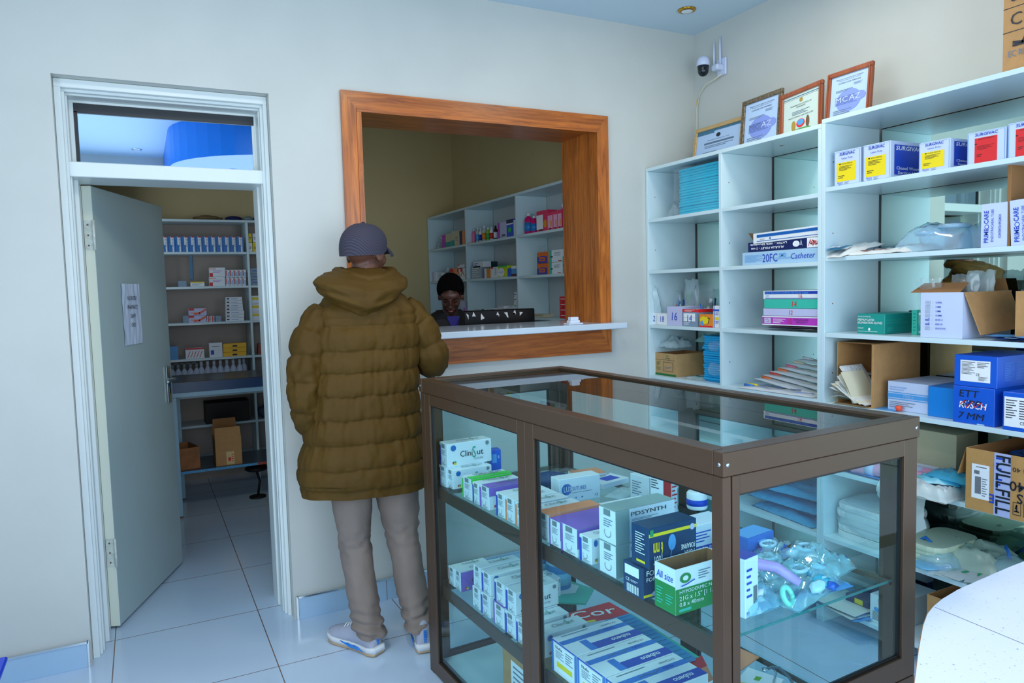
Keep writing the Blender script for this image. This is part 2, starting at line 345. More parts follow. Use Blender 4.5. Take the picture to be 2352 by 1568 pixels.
# ================= RIGHT WALL SHELVING =================
SH = M('white_shelf_melamine', (206, 228, 234), .28, spec=.45); RAW = M('raw_chipboard_edge', (135, 85, 50), .9)
def mirror_mat():
    m = bpy.data.materials.new('greenish_mirror'); m.use_nodes = True; b = m.node_tree.nodes['Principled BSDF']
    b.inputs['Base Color'].default_value = (.70, .90, .82, 1); b.inputs['Metallic'].default_value = 1; b.inputs['Roughness'].default_value = .012; return m
MIRR = mirror_mat(); T = .018
XF, XB = 2.60, 2.945
def shelf_unit(name, label, ys, levels, top, xf=XF, xb=XB, mirror=True, backm=None, group=None):
    """ys: divider positions descending; levels: per bay list of board bottom heights"""
    e = empty(name, (xf, ys[0], 0), 0, label, 'shelves', group); L = lambda x, y, z: (x-xf, y-ys[0], z)
    mb = MB(); mb.box(L(xf, ys[-1], top-T), L(xb, ys[0], top), SH, .0008); mb.quad(L(xb+.0003, ys[-1], top-T), L(xb+.0003, ys[0], top-T), L(xb+.0003, ys[0], top), L(xb+.0003, ys[-1], top), RAW); mb.build('top_board', e)
    for i, y in enumerate(ys):
        y0 = y-T if i == 0 else (y if i == len(ys)-1 else y-T/2)
        mb = MB(); mb.box(L(xf, y0, 0), L(xb, y0+T, top-T-.0005), SH, .0008)
        if mirror:
            for z in (.8, 1.1, 1.4, 1.7, 2.0): mb.lathe([(.003, -.0003), (.003, .0003)], RAW, L(xf+.05, y0-.0003, z), 8, ax='Y')
        mb.build('upright', e)
    for i, lv in enumerate(levels):
        a = ys[i]-(T if i == 0 else T/2); b = ys[i+1]+(T if i == len(ys)-2 else T/2)
        for z in lv:
            mb = MB(); mb.box(L(xf+.001, b+.0008, z), L(xb, a-.0008, z+T), SH, .0008); mb.quad(L(xb+.0003, b+.001, z), L(xb+.0003, a-.001, z), L(xb+.0003, a-.001, z+T), L(xb+.0003, b+.001, z+T), RAW); mb.build('shelf_board', e)
        mb = MB()
        if mirror: mb.box(L(xb+.008, b+.002, .1), L(xb+.012, a-.002, top-.0005), MIRR); mb.build('mirror_panel', e)
        else: mb.box(L(xb+.001, b+.001, 0), L(xb+.006, a-.001, top-.001), backm); mb.build('back_panel', e)
    return e
U1L = [1.854, 1.564, 1.255, .965, .665, .370, .07]
shelf_unit('wall_shelf', 'white two-bay shelf unit with mirror backs beside the serving hatch', [-.003, -.600, -1.2055], [U1L, U1L], 2.160)
U2L = [1.872, 1.580, 1.258, .957, .670, .372, .07]
shelf_unit('wall_shelf', 'wider white shelf unit with mirror backs at the right edge of the photo', [-1.2065, -2.62, -4.05], [U2L, U2L], 2.176)
def z1(i): return U1L[i]+T+.0006
def z2(i): return U2L[i]+T+.0006
# ================= GLASS DISPLAY CASE =================
CX, CY, CYAW, CL, CW, CH = 1.012, -2.305, .046, 1.575, .660, 1.164
BRZ = M('bronze_aluminium', (84, 64, 48), .33, metal=.3, spec=.5); RUB = M('black_gasket', (12, 14, 16), .5); RIV = M('rivet_steel', (190, 200, 210), .25, metal=1)
GL = sheet('display_glass', (.875, .992, 1.0), rough=.0, gl=1.0); GLS = sheet('glass_shelf', (.88, .985, .99), rough=.0, gl=.7); GEDGE = sheet('glass_edge', (.2, .55, .55), (.1, .45, .45), .35)
case = empty('display_case', (CX, CY, 0), CYAW, 'long bronze aluminium and glass display case standing on the white tiles', 'display case')
mb = MB()  # capping band round the top
mb.box((0, 0, 1.114), (CW, .028, CH), BRZ, .0015); mb.box((0, CL-.028, 1.114), (CW, CL, CH), BRZ, .0015); mb.box((0, .0285, 1.114), (.028, CL-.0285, CH), BRZ, .0015); mb.box((CW-.028, .0285, 1.114), (CW, CL-.0285, CH), BRZ, .0015)
mb.box((.0285, .0285, 1.156), (CW-.0285, .044, 1.1635), BRZ); mb.box((.0285, CL-.044, 1.156), (CW-.0285, CL-.0285, 1.1635), BRZ); mb.box((.0285, .0445, 1.156), (.044, CL-.0445, 1.1635), BRZ); mb.box((CW-.044, .0445, 1.156), (CW-.0285, CL-.0445, 1.1635), BRZ)
mb.build('top_frame', case)
mb = MB(); mb.box((.030, .030, 1.1505), (CW-.030, CL-.030, 1.1555), GL); mb.build('glass_top', case)
for (t, s, u0, v0, u1, v1) in ((0, 0, .0275, .0275, .041, .041), (CW-.045, 0, .004, .0275, .041, .041), (0, CL-.045, .004, .004, .041, .041), (CW-.045, CL-.045, .004, .004, .041, .041)):
    mb = MB(); mb.box((t+u0, s+v0, 0), (t+u1, s+v1, 1.1135), BRZ, .0015); mb.build('post', case)
def wframe(axis, a0, a1, z0, z1, w=.04, d0=.003, d1=.028, wa=None, wb=None, nm='pane_frame'):
    mb = MB(); g = MB(); k = MB(); wf = w; wa = wa or w; wb = wb or w
    P = (lambda a, d, z: (d, a, z)) if axis == 's' else (lambda a, d, z: (a, d, z))
    def bx(q, A0, A1, D0, D1, Z0, Z1, m, c=.0012):
        lo = P(A0, D0, Z0); hi = P(A1, D1, Z1); q.box(tuple(map(min, lo, hi)), tuple(map(max, lo, hi)), m, c)
    bx(mb, a0, a0+wa, d0, d1, z0, z1, BRZ); bx(mb, a1-wb, a1, d0, d1, z0, z1, BRZ); bx(mb, a0+wa, a1-wb, d0, d1, z1-wf, z1, BRZ); bx(mb, a0+wa, a1-wb, d0, d1, z0, z0+wf*1.4, BRZ)
    dm = (d0+d1)/2; e = .006
    A0, A1, Z0, Z1 = a0+wa, a1-wb, z0+wf*1.4, z1-wf
    bx(k, A0, A0+e, dm-.004, dm+.004, Z0, Z1, RUB, 0); bx(k, A1-e, A1, dm-.004, dm+.004, Z0, Z1, RUB, 0); bx(k, A0, A1, dm-.004, dm+.004, Z1-e, Z1, RUB, 0); bx(k, A0, A1, dm-.004, dm+.004, Z0, Z0+e, RUB, 0)
    p = mb.build(nm, case); k.build('gasket', p)
    bx(g, A0+.001, A1-.001, dm-.002, dm+.002, Z0+.001, Z1-.001, GL, 0); g.build('glass_pane', p)
wframe('s', .0045, .782, .006, 1.1125, .042, .003, .026, .032, .047); wframe('s', .783, 1.532, .006, 1.1125, .042, .003, .026, .046, .046)
wframe('t', .0285, CW-.004, .515, 1.1125, .040, .003, .026, .021, .052); wframe('t', .0285, CW-.004, .006, .513, .040, .003, .026, .021, .052)
wframe('t', .042, CW-.042, .006, 1.1125, .038, CL-.028, CL-.003)
wframe('s', .046, .782, .006, 1.1125, .038, CW-.028, CW-.003); wframe('s', .783, 1.529, .006, 1.1125, .038, CW-.028, CW-.003)
UZ, LZ, BZ = .755, .372, .052
for z in (UZ, LZ):
    mb = MB()
    mb.box((.034, .046, z-.052), (.044, CL-.046, z-.007), BRZ, .001); mb.box((CW-.044, .046, z-.020), (CW-.034, CL-.046, z-.007), BRZ, .001); mb.box((.045, CL-.044, z-.052), (CW-.045, CL-.034, z-.007), BRZ, .001)
    mb.build('shelf_rail', case)
    mb = MB(); mb.box((.034, .040, z-.0065), (CW-.034, CL-.036, z-.0005), GLS); mb.box((.034, .0385, z-.0065), (CW-.034, .0399, z-.0005), GEDGE); mb.build('glass_shelf', case)
mb = MB(); mb.box((.045, .045, .02), (CW-.045, CL-.045, BZ-.0005), M('case_floor_panel', (190, 215, 225), .2)); mb.build('bottom_panel', case)
mb = MB()
for p, ax in (((-.0005, .012, 1.138), 'X'), ((-.0005, CL-.012, 1.138), 'X'), ((.012, -.0005, 1.138), 'Y'), ((CW-.014, -.0005, 1.138), 'Y')): mb.lathe([(.0035, -.001), (.0045, 0), (.0045, .0006)], RIV, p, 12, ax=ax)
mb.build('rivet', case)
def cw(t, s, z): return Vector((CX+t*cos(CYAW)-s*sin(CYAW), CY+t*sin(CYAW)+s*cos(CYAW), z))
def c_at(px, py, z):  # pixel on the horizontal plane z, in the case's own coordinates
    p = at(px, py, 2, z); dx, dy = p.x-CX, p.y-CY
    return dx*cos(CYAW)+dy*sin(CYAW), -dx*sin(CYAW)+dy*cos(CYAW)
# ================= BUILDERS FOR GOODS =================
def ysol(px, x, z):
    a, b = -3.2, 3.2
    for _ in range(40):
        m = (a+b)/2
        if proj((x, m, z))[0] < px: b = m
        else: a = m
    return (a+b)/2
def xsol(px, y, z):
    a, b = -1.0, 3.2
    for _ in range(40):
        m = (a+b)/2
        if proj((m, y, z))[0] < px: a = m
        else: b = m
    return (a+b)/2
def face(f, a, b, h):
    return {'F': (Vector((0, 0, 0)), Vector((1, 0, 0)), Vector((0, 0, 1)), a, h), 'E': (Vector((0, b, 0)), Vector((0, -1, 0)), Vector((0, 0, 1)), b, h),
            'T': (Vector((0, 0, h)), Vector((1, 0, 0)), Vector((0, 1, 0)), a, b), 'R': (Vector((0, b, h)), Vector((0, -1, 0)), Vector((1, 0, 0)), b, a)}[f]
def decal(mb, f, dims, d, lift=0.0):
    O, U, V, w, h = face(f, *dims); N = U.cross(V); k = d[0]; O = O+N*lift
    P = lambda u, v, o=.0006: tuple(O+U*(u*w)+V*(v*h)+N*o)
    if k == 'r': mb.quad(P(d[1], d[2]), P(d[3], d[2]), P(d[3], d[4]), P(d[1], d[4]), d[5])
    elif k == 'l':  # small print: n lines in a rectangle
        _, u0, v0, u1, v1, n, m = d; st = (v1-v0)/n
        for i in range(n):
            e = u1-(u1-u0)*(.0, .25, .1, .4)[i % 4]
            mb.quad(P(u0, v1-st*(i+.6), .0011), P(e, v1-st*(i+.6), .0011), P(e, v1-st*(i+.25), .0011), P(u0, v1-st*(i+.25), .0011), m)
    elif k == 'b':  # bar code
        _, u0, v0, u1, v1, m = d; u = u0; i = 0
        while u < u1:
            ww = (u1-u0)*(.02, .045, .03, .06)[i % 4]; mb.quad(P(u, v0, .0012), P(min(u+ww, u1), v0, .0012), P(min(u+ww, u1), v1, .0012), P(u, v1, .0012), m); u += ww*1.8; i += 1
    elif k == 'o':  # ellipse
        _, u, v, ru, rv, m = d; n = 20
        mb.add([P(u+ru*cos(2*pi*j/n), v+rv*sin(2*pi*j/n), .001) for j in range(n)], [tuple(range(n))], m)
    elif k == 't':  # ('t', text, u, v, letter height as a share, mat, width share, align, turn, shear, bold)
        d = list(d)+[None]*(11-len(d)); _, s, u, v, hh, m, ww, al, turn, she, bo = d
        UU, VV = U, V
        if turn == 180: UU, VV = -U, -V
        if turn == 90: UU, VV = V, -U
        if turn == -90: UU, VV = -V, U
        L = (w if turn in (None, 180) else h); H = (h if turn in (None, 180) else w)
        mb.text(s, P(u, v, 0), UU, VV, hh*H, m, w=(ww*L if ww else None), align=al or 'L', shear=she or 0, bold=(bo or 0)*.6, off=.0015, cond=.9)
    elif k == 'c':  # hand-drawn stroke: list of (u,v), width
        _, pts, m, r = d
        for (u0, v0), (u1, v1) in zip(pts, pts[1:]):
            a = O+U*(u0*w)+V*(v0*h)+N*.0018; b = O+U*(u1*w)+V*(v1*h)+N*.0018; t = (b-a)
            if t.length < 1e-6: continue
            t.normalize(); q = N.cross(t)*r; mb.quad(tuple(a-q-t*r*.5), tuple(b-q+t*r*.5), tuple(b+q+t*r*.5), tuple(a+q-t*r*.5), m)
def rescale_u(d, k):
    d = list(d)
    if d[0] == 'r': d[1] *= k; d[3] *= k
    elif d[0] in 'lb': d[1] *= k; d[3] *= k
    elif d[0] == 'o': d[1] *= k; d[3] *= k
    elif d[0] == 'c': d[1] = [(u*k, v) for u, v in d[1]]
    elif d[0] == 't':
        d[2] *= k
        if len(d) > 6 and d[6] and not (len(d) > 8 and d[8] in (90, -90)): d[6] *= k
    return tuple(d)
def carton(name, label, cat, O, dims, mat, dec=(), rz=0, group=None, topm=None, ch=.0012, build=True, open_top=False, tilt=None):
    mb = MB(); a, b, h = dims
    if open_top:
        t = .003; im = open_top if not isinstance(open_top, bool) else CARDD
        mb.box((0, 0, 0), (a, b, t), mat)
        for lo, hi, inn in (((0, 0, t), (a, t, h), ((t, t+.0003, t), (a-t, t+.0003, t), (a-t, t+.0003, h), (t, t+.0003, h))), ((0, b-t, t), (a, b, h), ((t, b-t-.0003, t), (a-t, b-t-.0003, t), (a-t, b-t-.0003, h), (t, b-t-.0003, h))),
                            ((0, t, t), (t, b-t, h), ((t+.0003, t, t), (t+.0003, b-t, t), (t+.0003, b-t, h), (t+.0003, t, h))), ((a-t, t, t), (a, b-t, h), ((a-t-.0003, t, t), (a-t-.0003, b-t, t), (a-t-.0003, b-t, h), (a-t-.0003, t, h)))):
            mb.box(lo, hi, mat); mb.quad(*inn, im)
    else:
        mb.box((0, 0, 0), (a, b, h), mat, ch)
        if topm: mb.quad((0.001, .001, h+.0003), (a-.001, .001, h+.0003), (a-.001, b-.001, h+.0003), (.001, b-.001, h+.0003), topm)
    for i_, (f, d) in enumerate(dec): decal(mb, f, (a, b, h), d, .00006*i_)
    o = mb.build(name); o.location = O; o.rotation_euler = (tilt[0] if tilt else 0, tilt[1] if tilt else 0, rz)
    tag(o, label, cat, group); return o
def wcarton(name, label, cat, pxl, pxr, top, z, mat, dec=(), depth=.2, x=2.62, group=None, H=None, **k):
    """box standing on the right-hand shelves: pixel columns of its front, pixel (px,py) of its top edge"""
    y1, y0 = ysol(pxl, x, z), ysol(pxr, x, z); h = H or at(top[0], top[1], 0, x).z-z
    return carton(name, label, cat, (x, y0, z), (depth, y1-y0, h), mat, dec, group=group, **k)
CLEAR = sheet('clear_plastic_film', (.93, .97, .98), (.9, .95, .98), .10, .12, 1.3); FILM2 = sheet('cloudy_plastic_film', (.85, .93, .95), (.8, .92, .95), .35, .2, 1.0)
BLUEFILM = sheet('blue_plastic_film', (.25, .72, .95), (.1, .65, .9), .45, .18, 1.2); WRAPW = M('white_wrap', (226, 232, 232), .35, bump=.6, bump_s=70)
CYAN = M('cyan_foam', (0, 186, 218), .5); TEALP = M('teal_print', (20, 160, 160), .5)
def pillow(mb, m, O, L, W_, H, amp=.3, seed=0, n=12, rz=0, k=6, flat=True, mi=None):
    """crumpled bag or pouch lying at O (centre of its base); L along x, W along y"""
    c, s = cos(rz), sin(rz); vs = []; fs = []
    for side in (1, 0):
        for i in range(n+1):
            for j in range(n+1):
                u = i/n*2-1; v = j/n*2-1; e = (1-abs(u)**3)*(1-abs(v)**3); e = max(e, 0)**.5
                nz = noise.noise(Vector((u*k*.5+seed, v*k*.5, seed*1.7))); nz2 = noise.noise(Vector((u*k*1.6, v*k*1.6+seed, 3)))
                x = u*L/2*(1+.05*nz*amp); y = v*W_/2*(1+.06*nz2*amp)
                z = (H*e*(.62+amp*(nz*.8+nz2*.45))+.0015+max(0, H*amp*.25*(1-e)*(nz+.3))) if side else .0008*(1-e)
                vs.append((O[0]+x*c-y*s, O[1]+x*s+y*c, O[2]+max(z, .0003 if not side else .001)))
    N = (n+1)**2
    for i in range(n):
        for j in range(n):
            a = i*(n+1)+j; q = (a, a+n+1, a+n+2, a+1)
            fs.append(q); fs.append(tuple(N+t for t in q[::-1]))
    mb.add(vs, fs, m, True); return mb
def blob(mb, m, C, R, amp=.2, seed=0, k=3.0, sub=3, floor=None, smooth=True):
    bm = bmesh.new(); bmesh.ops.create_icosphere(bm, subdivisions=sub, radius=1)
    for v in bm.verts:
        p = v.co.copy(); d = 1+amp*(noise.noise(p*k*.5+Vector((seed, 0, 0)))+.5*noise.noise(p*k*1.3+Vector((0, seed, 0))))
        q = Vector((C[0]+p.x*R[0]*d, C[1]+p.y*R[1]*d, C[2]+p.z*R[2]*d))
        if floor is not None and q.z < floor: q.z = floor
        v.co = q
    bm.verts.index_update(); mb.add([tuple(v.co) for v in bm.verts], [[v.index for v in f.verts] for f in bm.faces], m, smooth); bm.free(); return mb
def bag(name, label, O, L, W_, H, m, amp=.35, seed=0, rz=0, n=14, k=6, inside=None, group=None, prints=None):
    e = empty(name, O, rz, label, 'bag', group); mb = MB(); pillow(mb, m, (0, 0, 0), L, W_, H, amp, seed, n, 0, k); mb.build('film', e)
    if inside: q = MB(); inside(q); q.build('contents', e)
    return e
def slabs(mb, m, L, W_, H, n, seed=0, r=.02, jit=.004):
    """a stack of n thin rounded sheets, base at 0"""
    rnd = random.Random(seed); t = H/n
    for i in range(n):
        dx, dy = rnd.uniform(-jit, jit), rnd.uniform(-jit, jit); ring = []
        for (sx, sy, a0) in ((1, 1, 0), (-1, 1, 90), (-1, -1, 180), (1, -1, 270)):
            for q in range(4):
                a = radians(a0+30*q); ring.append((sx*(L/2-r)+r*cos(a)+dx, sy*(W_/2-r)+r*sin(a)+dy))
        R = [[(x*f, y*f, t*i+zz) for x, y in ring] for f, zz in ((.985, 0), (1, t*.3), (1, t*.6), (.985, t*.93))]
        mb.rings(R, m, smooth=False)
    return mb
def paper_fan(mb, mats, O, L, W_, n, seed, h=.05, spread=.5, tilt=.15, off_axis=0.0):
    """loose overlapping sterile pouches"""
    rnd = random.Random(seed)
    for i in range(n):
        m = mats[i % len(mats)]; a = off_axis+rnd.uniform(-spread, spread); z = O[2]+.002+h*i/n; cx, cy = O[0]+rnd.uniform(-.02, .02), O[1]+rnd.uniform(-.03, .03)
        c, s = cos(a), sin(a); tx, ty = rnd.uniform(-tilt, tilt), rnd.uniform(0, tilt); vs = []; fs = []; N = 6
        for p in range(N+1):
            for q in range(N+1):
                u = (p/N-.5)*L; v = (q/N-.5)*W_; zz = z+abs(tx*u)*.5+ty*abs(v)+.004*noise.noise(Vector((u*22, v*22, seed+i)))+.004
                vs.append((cx+u*c-v*s, cy+u*s+v*c, max(zz, O[2]+.001)))
        for p in range(N):
            for q in range(N): fs.append((p*(N+1)+q, (p+1)*(N+1)+q, (p+1)*(N+1)+q+1, p*(N+1)+q+1))
        mb.add(vs, fs, m, True)
    return mb
# ================= GOODS ON THE RIGHT-HAND SHELVES =================
PB = M('pale_blue_card', (170, 205, 232), .4); LAV = M('lavender_card', (196, 198, 232), .4); ROYAL = M('royal_blue_card', (20, 90, 205), .35); NAVY = M('navy_card', (14, 34, 92), .35)
SEA = M('sea_green_card', (60, 190, 168), .4); ORG = M('orange_card', (236, 140, 40), .4); MAG = M('magenta_card', (190, 60, 190), .4); RED = M('red_card', (222, 40, 45), .4); GRYB = M('grey_blue_card', (128, 152, 176), .4)
SURB = M('surgical_blue', (25, 60, 175), .4); TGREEN = M('glove_box_green', (25, 150, 138), .4); KRAFT = M('kraft_card', (188, 150, 100), .7, noise_s=25, noise_a=.05); DGREEN = M('dark_green_print', (20, 110, 50), .5)
PAPERW = M('sterile_paper', (222, 226, 222), .6); CREAMP = M('cream_paper', (224, 220, 190), .6); LBLUE = M('light_blue_print', (80, 160, 225), .45)
# -- first unit, top shelf of the left bay: cyan pack in a clear bag
e = empty('foam_tray_pack', (2.765, (ysol(1552, 2.64, 1.873)+ysol(1649, 2.64, 1.873))/2-.02, z1(0)), 0, 'cyan stack of foam trays in clear wrap on the top shelf of the left bay', 'tray pack')
mb = MB(); slabs(mb, CYAN, .26, .36, .245, 17, 3, .05, .003); mb.build('trays', e)
mb = MB(); mb.rings([[(sx*(.133+dx)+0, sy*(.183+dx), z) for sx, sy in ((1,1),(-1,1),(-1,-1),(1,-1))] for z, dx in ((.001, .002), (.12, .003), (.249, .001), (.252, -.03))], sheet('tight_clear_wrap', (.97, .99, 1), (.9, .95, 1), .03, .1, 1.2), smooth=False); mb.build('film', e)
mb = MB(); pillow(mb, CLEAR, (-.03, .235, 0), .16, .10, .14, .4, 9, 14, 0, 8); mb.build('loose_end', e)
# -- third shelf of the left bay: numbered boxes and tubes
zb = z1(2)
NUM = lambda s, u, hh=.5, m=BLUEINK: ('E', ('t', s, u, .28, hh, m, None, 'C', None, .1))
wcarton('catheter_box', 'small white box hand-numbered 2 at the left end of the numbered boxes', 'box', 1497, 1508, (1508, 719), zb, WHITE, [NUM('2', .5)], .10, 2.63, 'numbered catheter boxes')
wcarton('catheter_box', 'small white box hand-numbered 18 beside the box marked 16', 'box', 1509, 1532, (1520, 720), zb, WHITE, [NUM('18', .5)], .12, 2.625, 'numbered catheter boxes')
wcarton('catheter_box', 'lavender box hand-numbered 16 with clear packets sticking out', 'box', 1533, 1567, (1550, 704), zb, LAV, [NUM('16', .45, .42)], .14, 2.62, 'numbered catheter boxes', open_top=WHITE)
wcarton('catheter_box', 'grey blue box hand-numbered 14 with a red band along its top', 'box', 1568, 1602, (1585, 710), zb, GRYB, [('E', ('r', 0, .84, 1, 1, RED)), ('E', ('l', .15, .86, .8, .97, 2, PRTW)), ('F', ('r', 0, .82, 1, 1, RED)), ('E', ('r', .08, .3, .86, .76, PRTW)), ('E', ('r', .08, .52, .86, .53, GREYINK)), NUM('14', .45, .4), ('E', ('l', .1, .05, .5, .24, 4, PRTW))], .15, 2.615, 'numbered catheter boxes', open_top=WHITE)
wcarton('medicine_box', 'small orange printed box standing before the box marked 14', 'box', 1606, 1637, (1620, 722), zb, ORG, [('E', ('o', .4, .55, .34, .3, YEL)), ('E', ('o', .22, .3, .12, .22, LBLUE)), ('E', ('r', .0, .0, 1, .12, RED)), ('E', ('t', '7', .62, .3, .45, INK)), ('E', ('t', 'A', .42, .78, .16, REDINK))], .08, 2.612)
wcarton('lubricant_box', 'white box with blue stripes and yellow print at the right end of the numbered boxes', 'box', 1638, 1652, (1645, 702), zb, WHITE, [('E', ('r', .12, 0, .24, 1, ROYAL)), ('E', ('r', 0, .75, 1, .84, ROYAL)), ('E', ('t', 'LESS', .3, .58, .13, BLUEINK, .6)), ('E', ('r', .3, .36, .95, .48, YEL)), ('E', ('t', 'CREST', .3, .2, .12, BLUEINK, .66))], .12, 2.612)
def tubes(mb, n, m, R, h, seed):
    rnd = random.Random(seed)
    for i in range(n):
        x, y = rnd.uniform(-R, R), rnd.uniform(-R, R); dx, dy = rnd.uniform(-.03, .03), rnd.uniform(-.03, .03)
        mb.tube([(x, y, .0), (x+dx*.4, y+dy*.4, h*.5), (x+dx, y+dy, h*rnd.uniform(.8, 1))], .003, m, 6)
def standing_bag(name, label, O, w, h, d, film, seed, ins=None, lean=0, prt=None):
    e = empty(name, O, 0, label, 'packet'); mb = MB(); vs = []; fs = []; n = 10
    for side in (1, -1):
        for i in range(n+1):
            for j in range(n+1):
                u = i/n*2-1; v = j/n; t = (1-u**2)**.5*(1-abs(v*2-1)**3)**.5*d/2 if abs(u) < 1 else 0
                nz = noise.noise(Vector((u*3+seed, v*4, side*.3)))
                vs.append((side*(t+.002)+.012*nz+lean*v*.5, u*w/2+.012*noise.noise(Vector((v*4, u*2, seed))), .0008+v*h*(1+.08*noise.noise(Vector((u*3, seed, 0))))))
    N = (n+1)**2
    for i in range(n):
        for j in range(n):
            a = i*(n+1)+j; q = (a, a+1, a+n+2, a+n+1); fs.append(q[::-1]); fs.append(tuple(N+t for t in q))
    mb.add(vs, fs, film, True); mb.build('film', e)
    if ins: q = MB(); ins(q); q.build('contents', e)
    return e
def pk(px, x, z): return (x, ysol(px, x, z), z)
GRN = M('bright_green_cap', (30, 190, 80), .4); REDC = M('red_cap', (220, 80, 70), .4); BLC = M('blue_cap', (40, 120, 210), .4)
def ins_tube(q): q.text('TUBE', (-.024, .05, .03), (0, -.8, -.6), (0, -.6, .8), .018, TEALP, off=.001, bold=.02); tubes(q, 5, TEALP, .02, .15, 2)
standing_bag('tube_packet', 'torn white packet printed TUBE leaning in the lower left of the left bay', pk(1507, 2.675, zb), .12, .22, .05, FILM2, 3, ins_tube, -.08)
standing_bag('connector_packet', 'clear packet of red-tipped connectors behind the box marked 16', pk(1550, 2.80, zb), .13, .19, .06, CLEAR, 5, lambda q: (tubes(q, 8, REDC, .035, .13, 4), tubes(q, 6, BLC, .04, .15, 5)))
standing_bag('tube_packet', 'clear packet with one green-ended tube standing behind the red banded box', pk(1590, 2.795, zb), .11, .25, .04, FILM2, 8, lambda q: (q.tube([(0, .03, .12), (0, .03, .17)], .008, GRN), q.tube([(0, .03, .0), (0, .0, .18), (0, -.03, .05)], .003, BLC)))
standing_bag('tube_packet', 'crumpled clear packet leaning right behind the orange printed box', pk(1618, 2.77, zb), .14, .22, .07, CLEAR, 11, lambda q: tubes(q, 5, BLC, .03, .12, 9))
# -- bottom visible shelf of the left bay
zb = z1(3)
wcarton('syringe_carton', 'brown carton of syringes with a green base stripe in the lower left bay', 'box', 1505, 1553, (1553, 814), zb, KRAFT, [('E', ('t', 'B.Pro', .62, .86, .07, DGREEN, None, 'C')), ('E', ('t', 'syringes', .62, .76, .08, DGREEN, None, 'C')), ('E', ('r', 0, .70, .95, .712, INK)), ('E', ('l', .08, .42, .28, .62, 4, DGREEN)), ('E', ('l', .08, .22, .3, .38, 3, DGREEN)), ('E', ('r', .4, .2, .85, .215, INK)), ('E', ('r', .4, .6, .85, .615, INK)), ('E', ('r', .4, .2, .41, .61, INK)), ('E', ('r', .84, .2, .85, .61, INK)), ('E', ('l', .46, .3, .8, .42, 2, GREYINK)), ('E', ('r', 0, 0, 1, .09, DGREEN)), ('E', ('r', .9, 0, .905, 1, CARDD))], .22, 2.64, open_top=True)
bag('swab_bag', 'crumpled clear bag stuffed into the top of the brown syringe carton', (2.74, ysol(1535, 2.70, zb)-.02, zb+.155), .16, .15, .07, FILM2, .6, 5)
bag('glove_bag', 'green tinted clear bag pushed under the board above the syringe carton', (2.80, -.40, zb+.20), .20, .26, .06, sheet('green_plastic_film', (.6, .88, .82), (.5, .8, .75), .4, .2), .5, 8)
def sheetpack(q, L, W_, H, n, s, mt=CYAN): slabs(q, mt, L, W_, H, n, s, .012, .006)
LB2 = M('sky_blue_drape', (0, 165, 222), .5)
for i, (hh, lab) in enumerate(((.135, 'lowest pack of folded sky blue drapes stacked in the lower left bay'), (.105, 'middle pack of folded sky blue drapes stacked in the lower left bay'))):
    e = empty('drape_pack', (2.79, -.49, zb+i*.137), 0, lab, 'drape pack', 'folded blue drape packs'); mb = MB(); slabs(mb, LB2, .27, .175, hh, 12-3*i, i+2, .012, .006); mb.build('drapes', e)
    mb = MB(); blob(mb, CLEAR, (0, 0, hh/2), (.155, .105, hh*.56), .08, i, 5, 3, .0005); mb.build('film', e)
bag('tubing_packet', 'flat teal-printed packet lying in front of the brown syringe carton', (2.68, -.35, zb), .07, .16, .022, FILM2, .5, 2, 0, inside=lambda q: [q.tube([(-.02, -.06+.012*i, .012), (.02, -.05+.012*i, .014)], .003, TEALP, 5) for i in range(9)])
# -- right bay, second shelf: catheter boxes
zb = z1(1); yr = -1.192
def lbox(name, label, pxl, pys, z, mat, dec, depth=.2, x=2.615, **k):
    y1 = ysol(pxl, x, z); h = at(pxl, pys, 0, x).z-z
    return carton(name, label, 'box', (x, yr, z), (depth, y1-yr, h), mat, dec, **k), z+h+.0015
SCR = [(.0, .2), (.05, .8), (.1, .3), (.02, .5), (.15, .7), (.12, .2), (.2, .6), (.05, .4), (.22, .3), (.1, .75), (.28, .5), (.2, .25), (.35, .6), (.3, .3), (.12, .55)]
o, z_ = lbox('catheter_box', 'pale blue box hand-lettered 20FC Catheter, lowest of its stack', 1705, 581, zb, PB, [
    ('E', ('l', .04, .2, .3, .78, 8, LBLUE)), ('E', ('t', '20FC', .28, .18, .62, BLUEINK, .2)), ('E', ('t', 'SMD', .5, .5, .28, LBLUE, None, None, None, 0, .03)), ('E', ('t', 'SUCTION CATHETER', .42, .34, .12, LBLUE, .24)), ('E', ('t', 'Catheter', .64, .3, .42, BLUEINK, .3, None, None, .2))])
o, z_ = lbox('catheter_box', 'navy box with upside-down white Foley lettering, middle of its stack', 1718, 558, z_, NAVY, [
    ('E', ('t', 'ALGÁLIA FOLEY - 2 vias', .52, .42, .22, PRTW, .47, None, 180, 0, .03)), ('E', ('t', 'LATEX - 100% Siliconizada', .56, .82, .2, PRTW, .52, None, 180, 0, .03)), ('E', ('o', .68, .5, .045, .3, PRTW)), ('E', ('c', [(.66, .4), (.7, .6), (.74, .35), (.745, .85), (.76, .3)], PRTW, .001)), ('E', ('r', .82, .02, 1, .98, PRTW)), ('E', ('c', [(.84+a*.45, b) for a, b in SCR], REDINK, .0012))], .19, 2.62)
o, z_ = lbox('catheter_box', 'white box with two blue stripes and a torn flap, topmost of its stack', 1730, 533, z_, WHITE, [
    ('E', ('r', .06, .55, 1, .84, M('stripe_blue', (15, 95, 175), .4))), ('E', ('r', .06, .16, 1, .22, MC['stripe_blue'])), ('E', ('t', 'avacare', .11, .3, .16, GREYINK)), ('E', ('o', .27, .38, .012, .09, MC['stripe_blue']))], .19, 2.618, tilt=(radians(-1.2), 0))
mb = MB(); mb.quad((0, 0, 0), (0, .03, .004), (.03, .032, -.028), (.03, .0, -.03), CARDD)
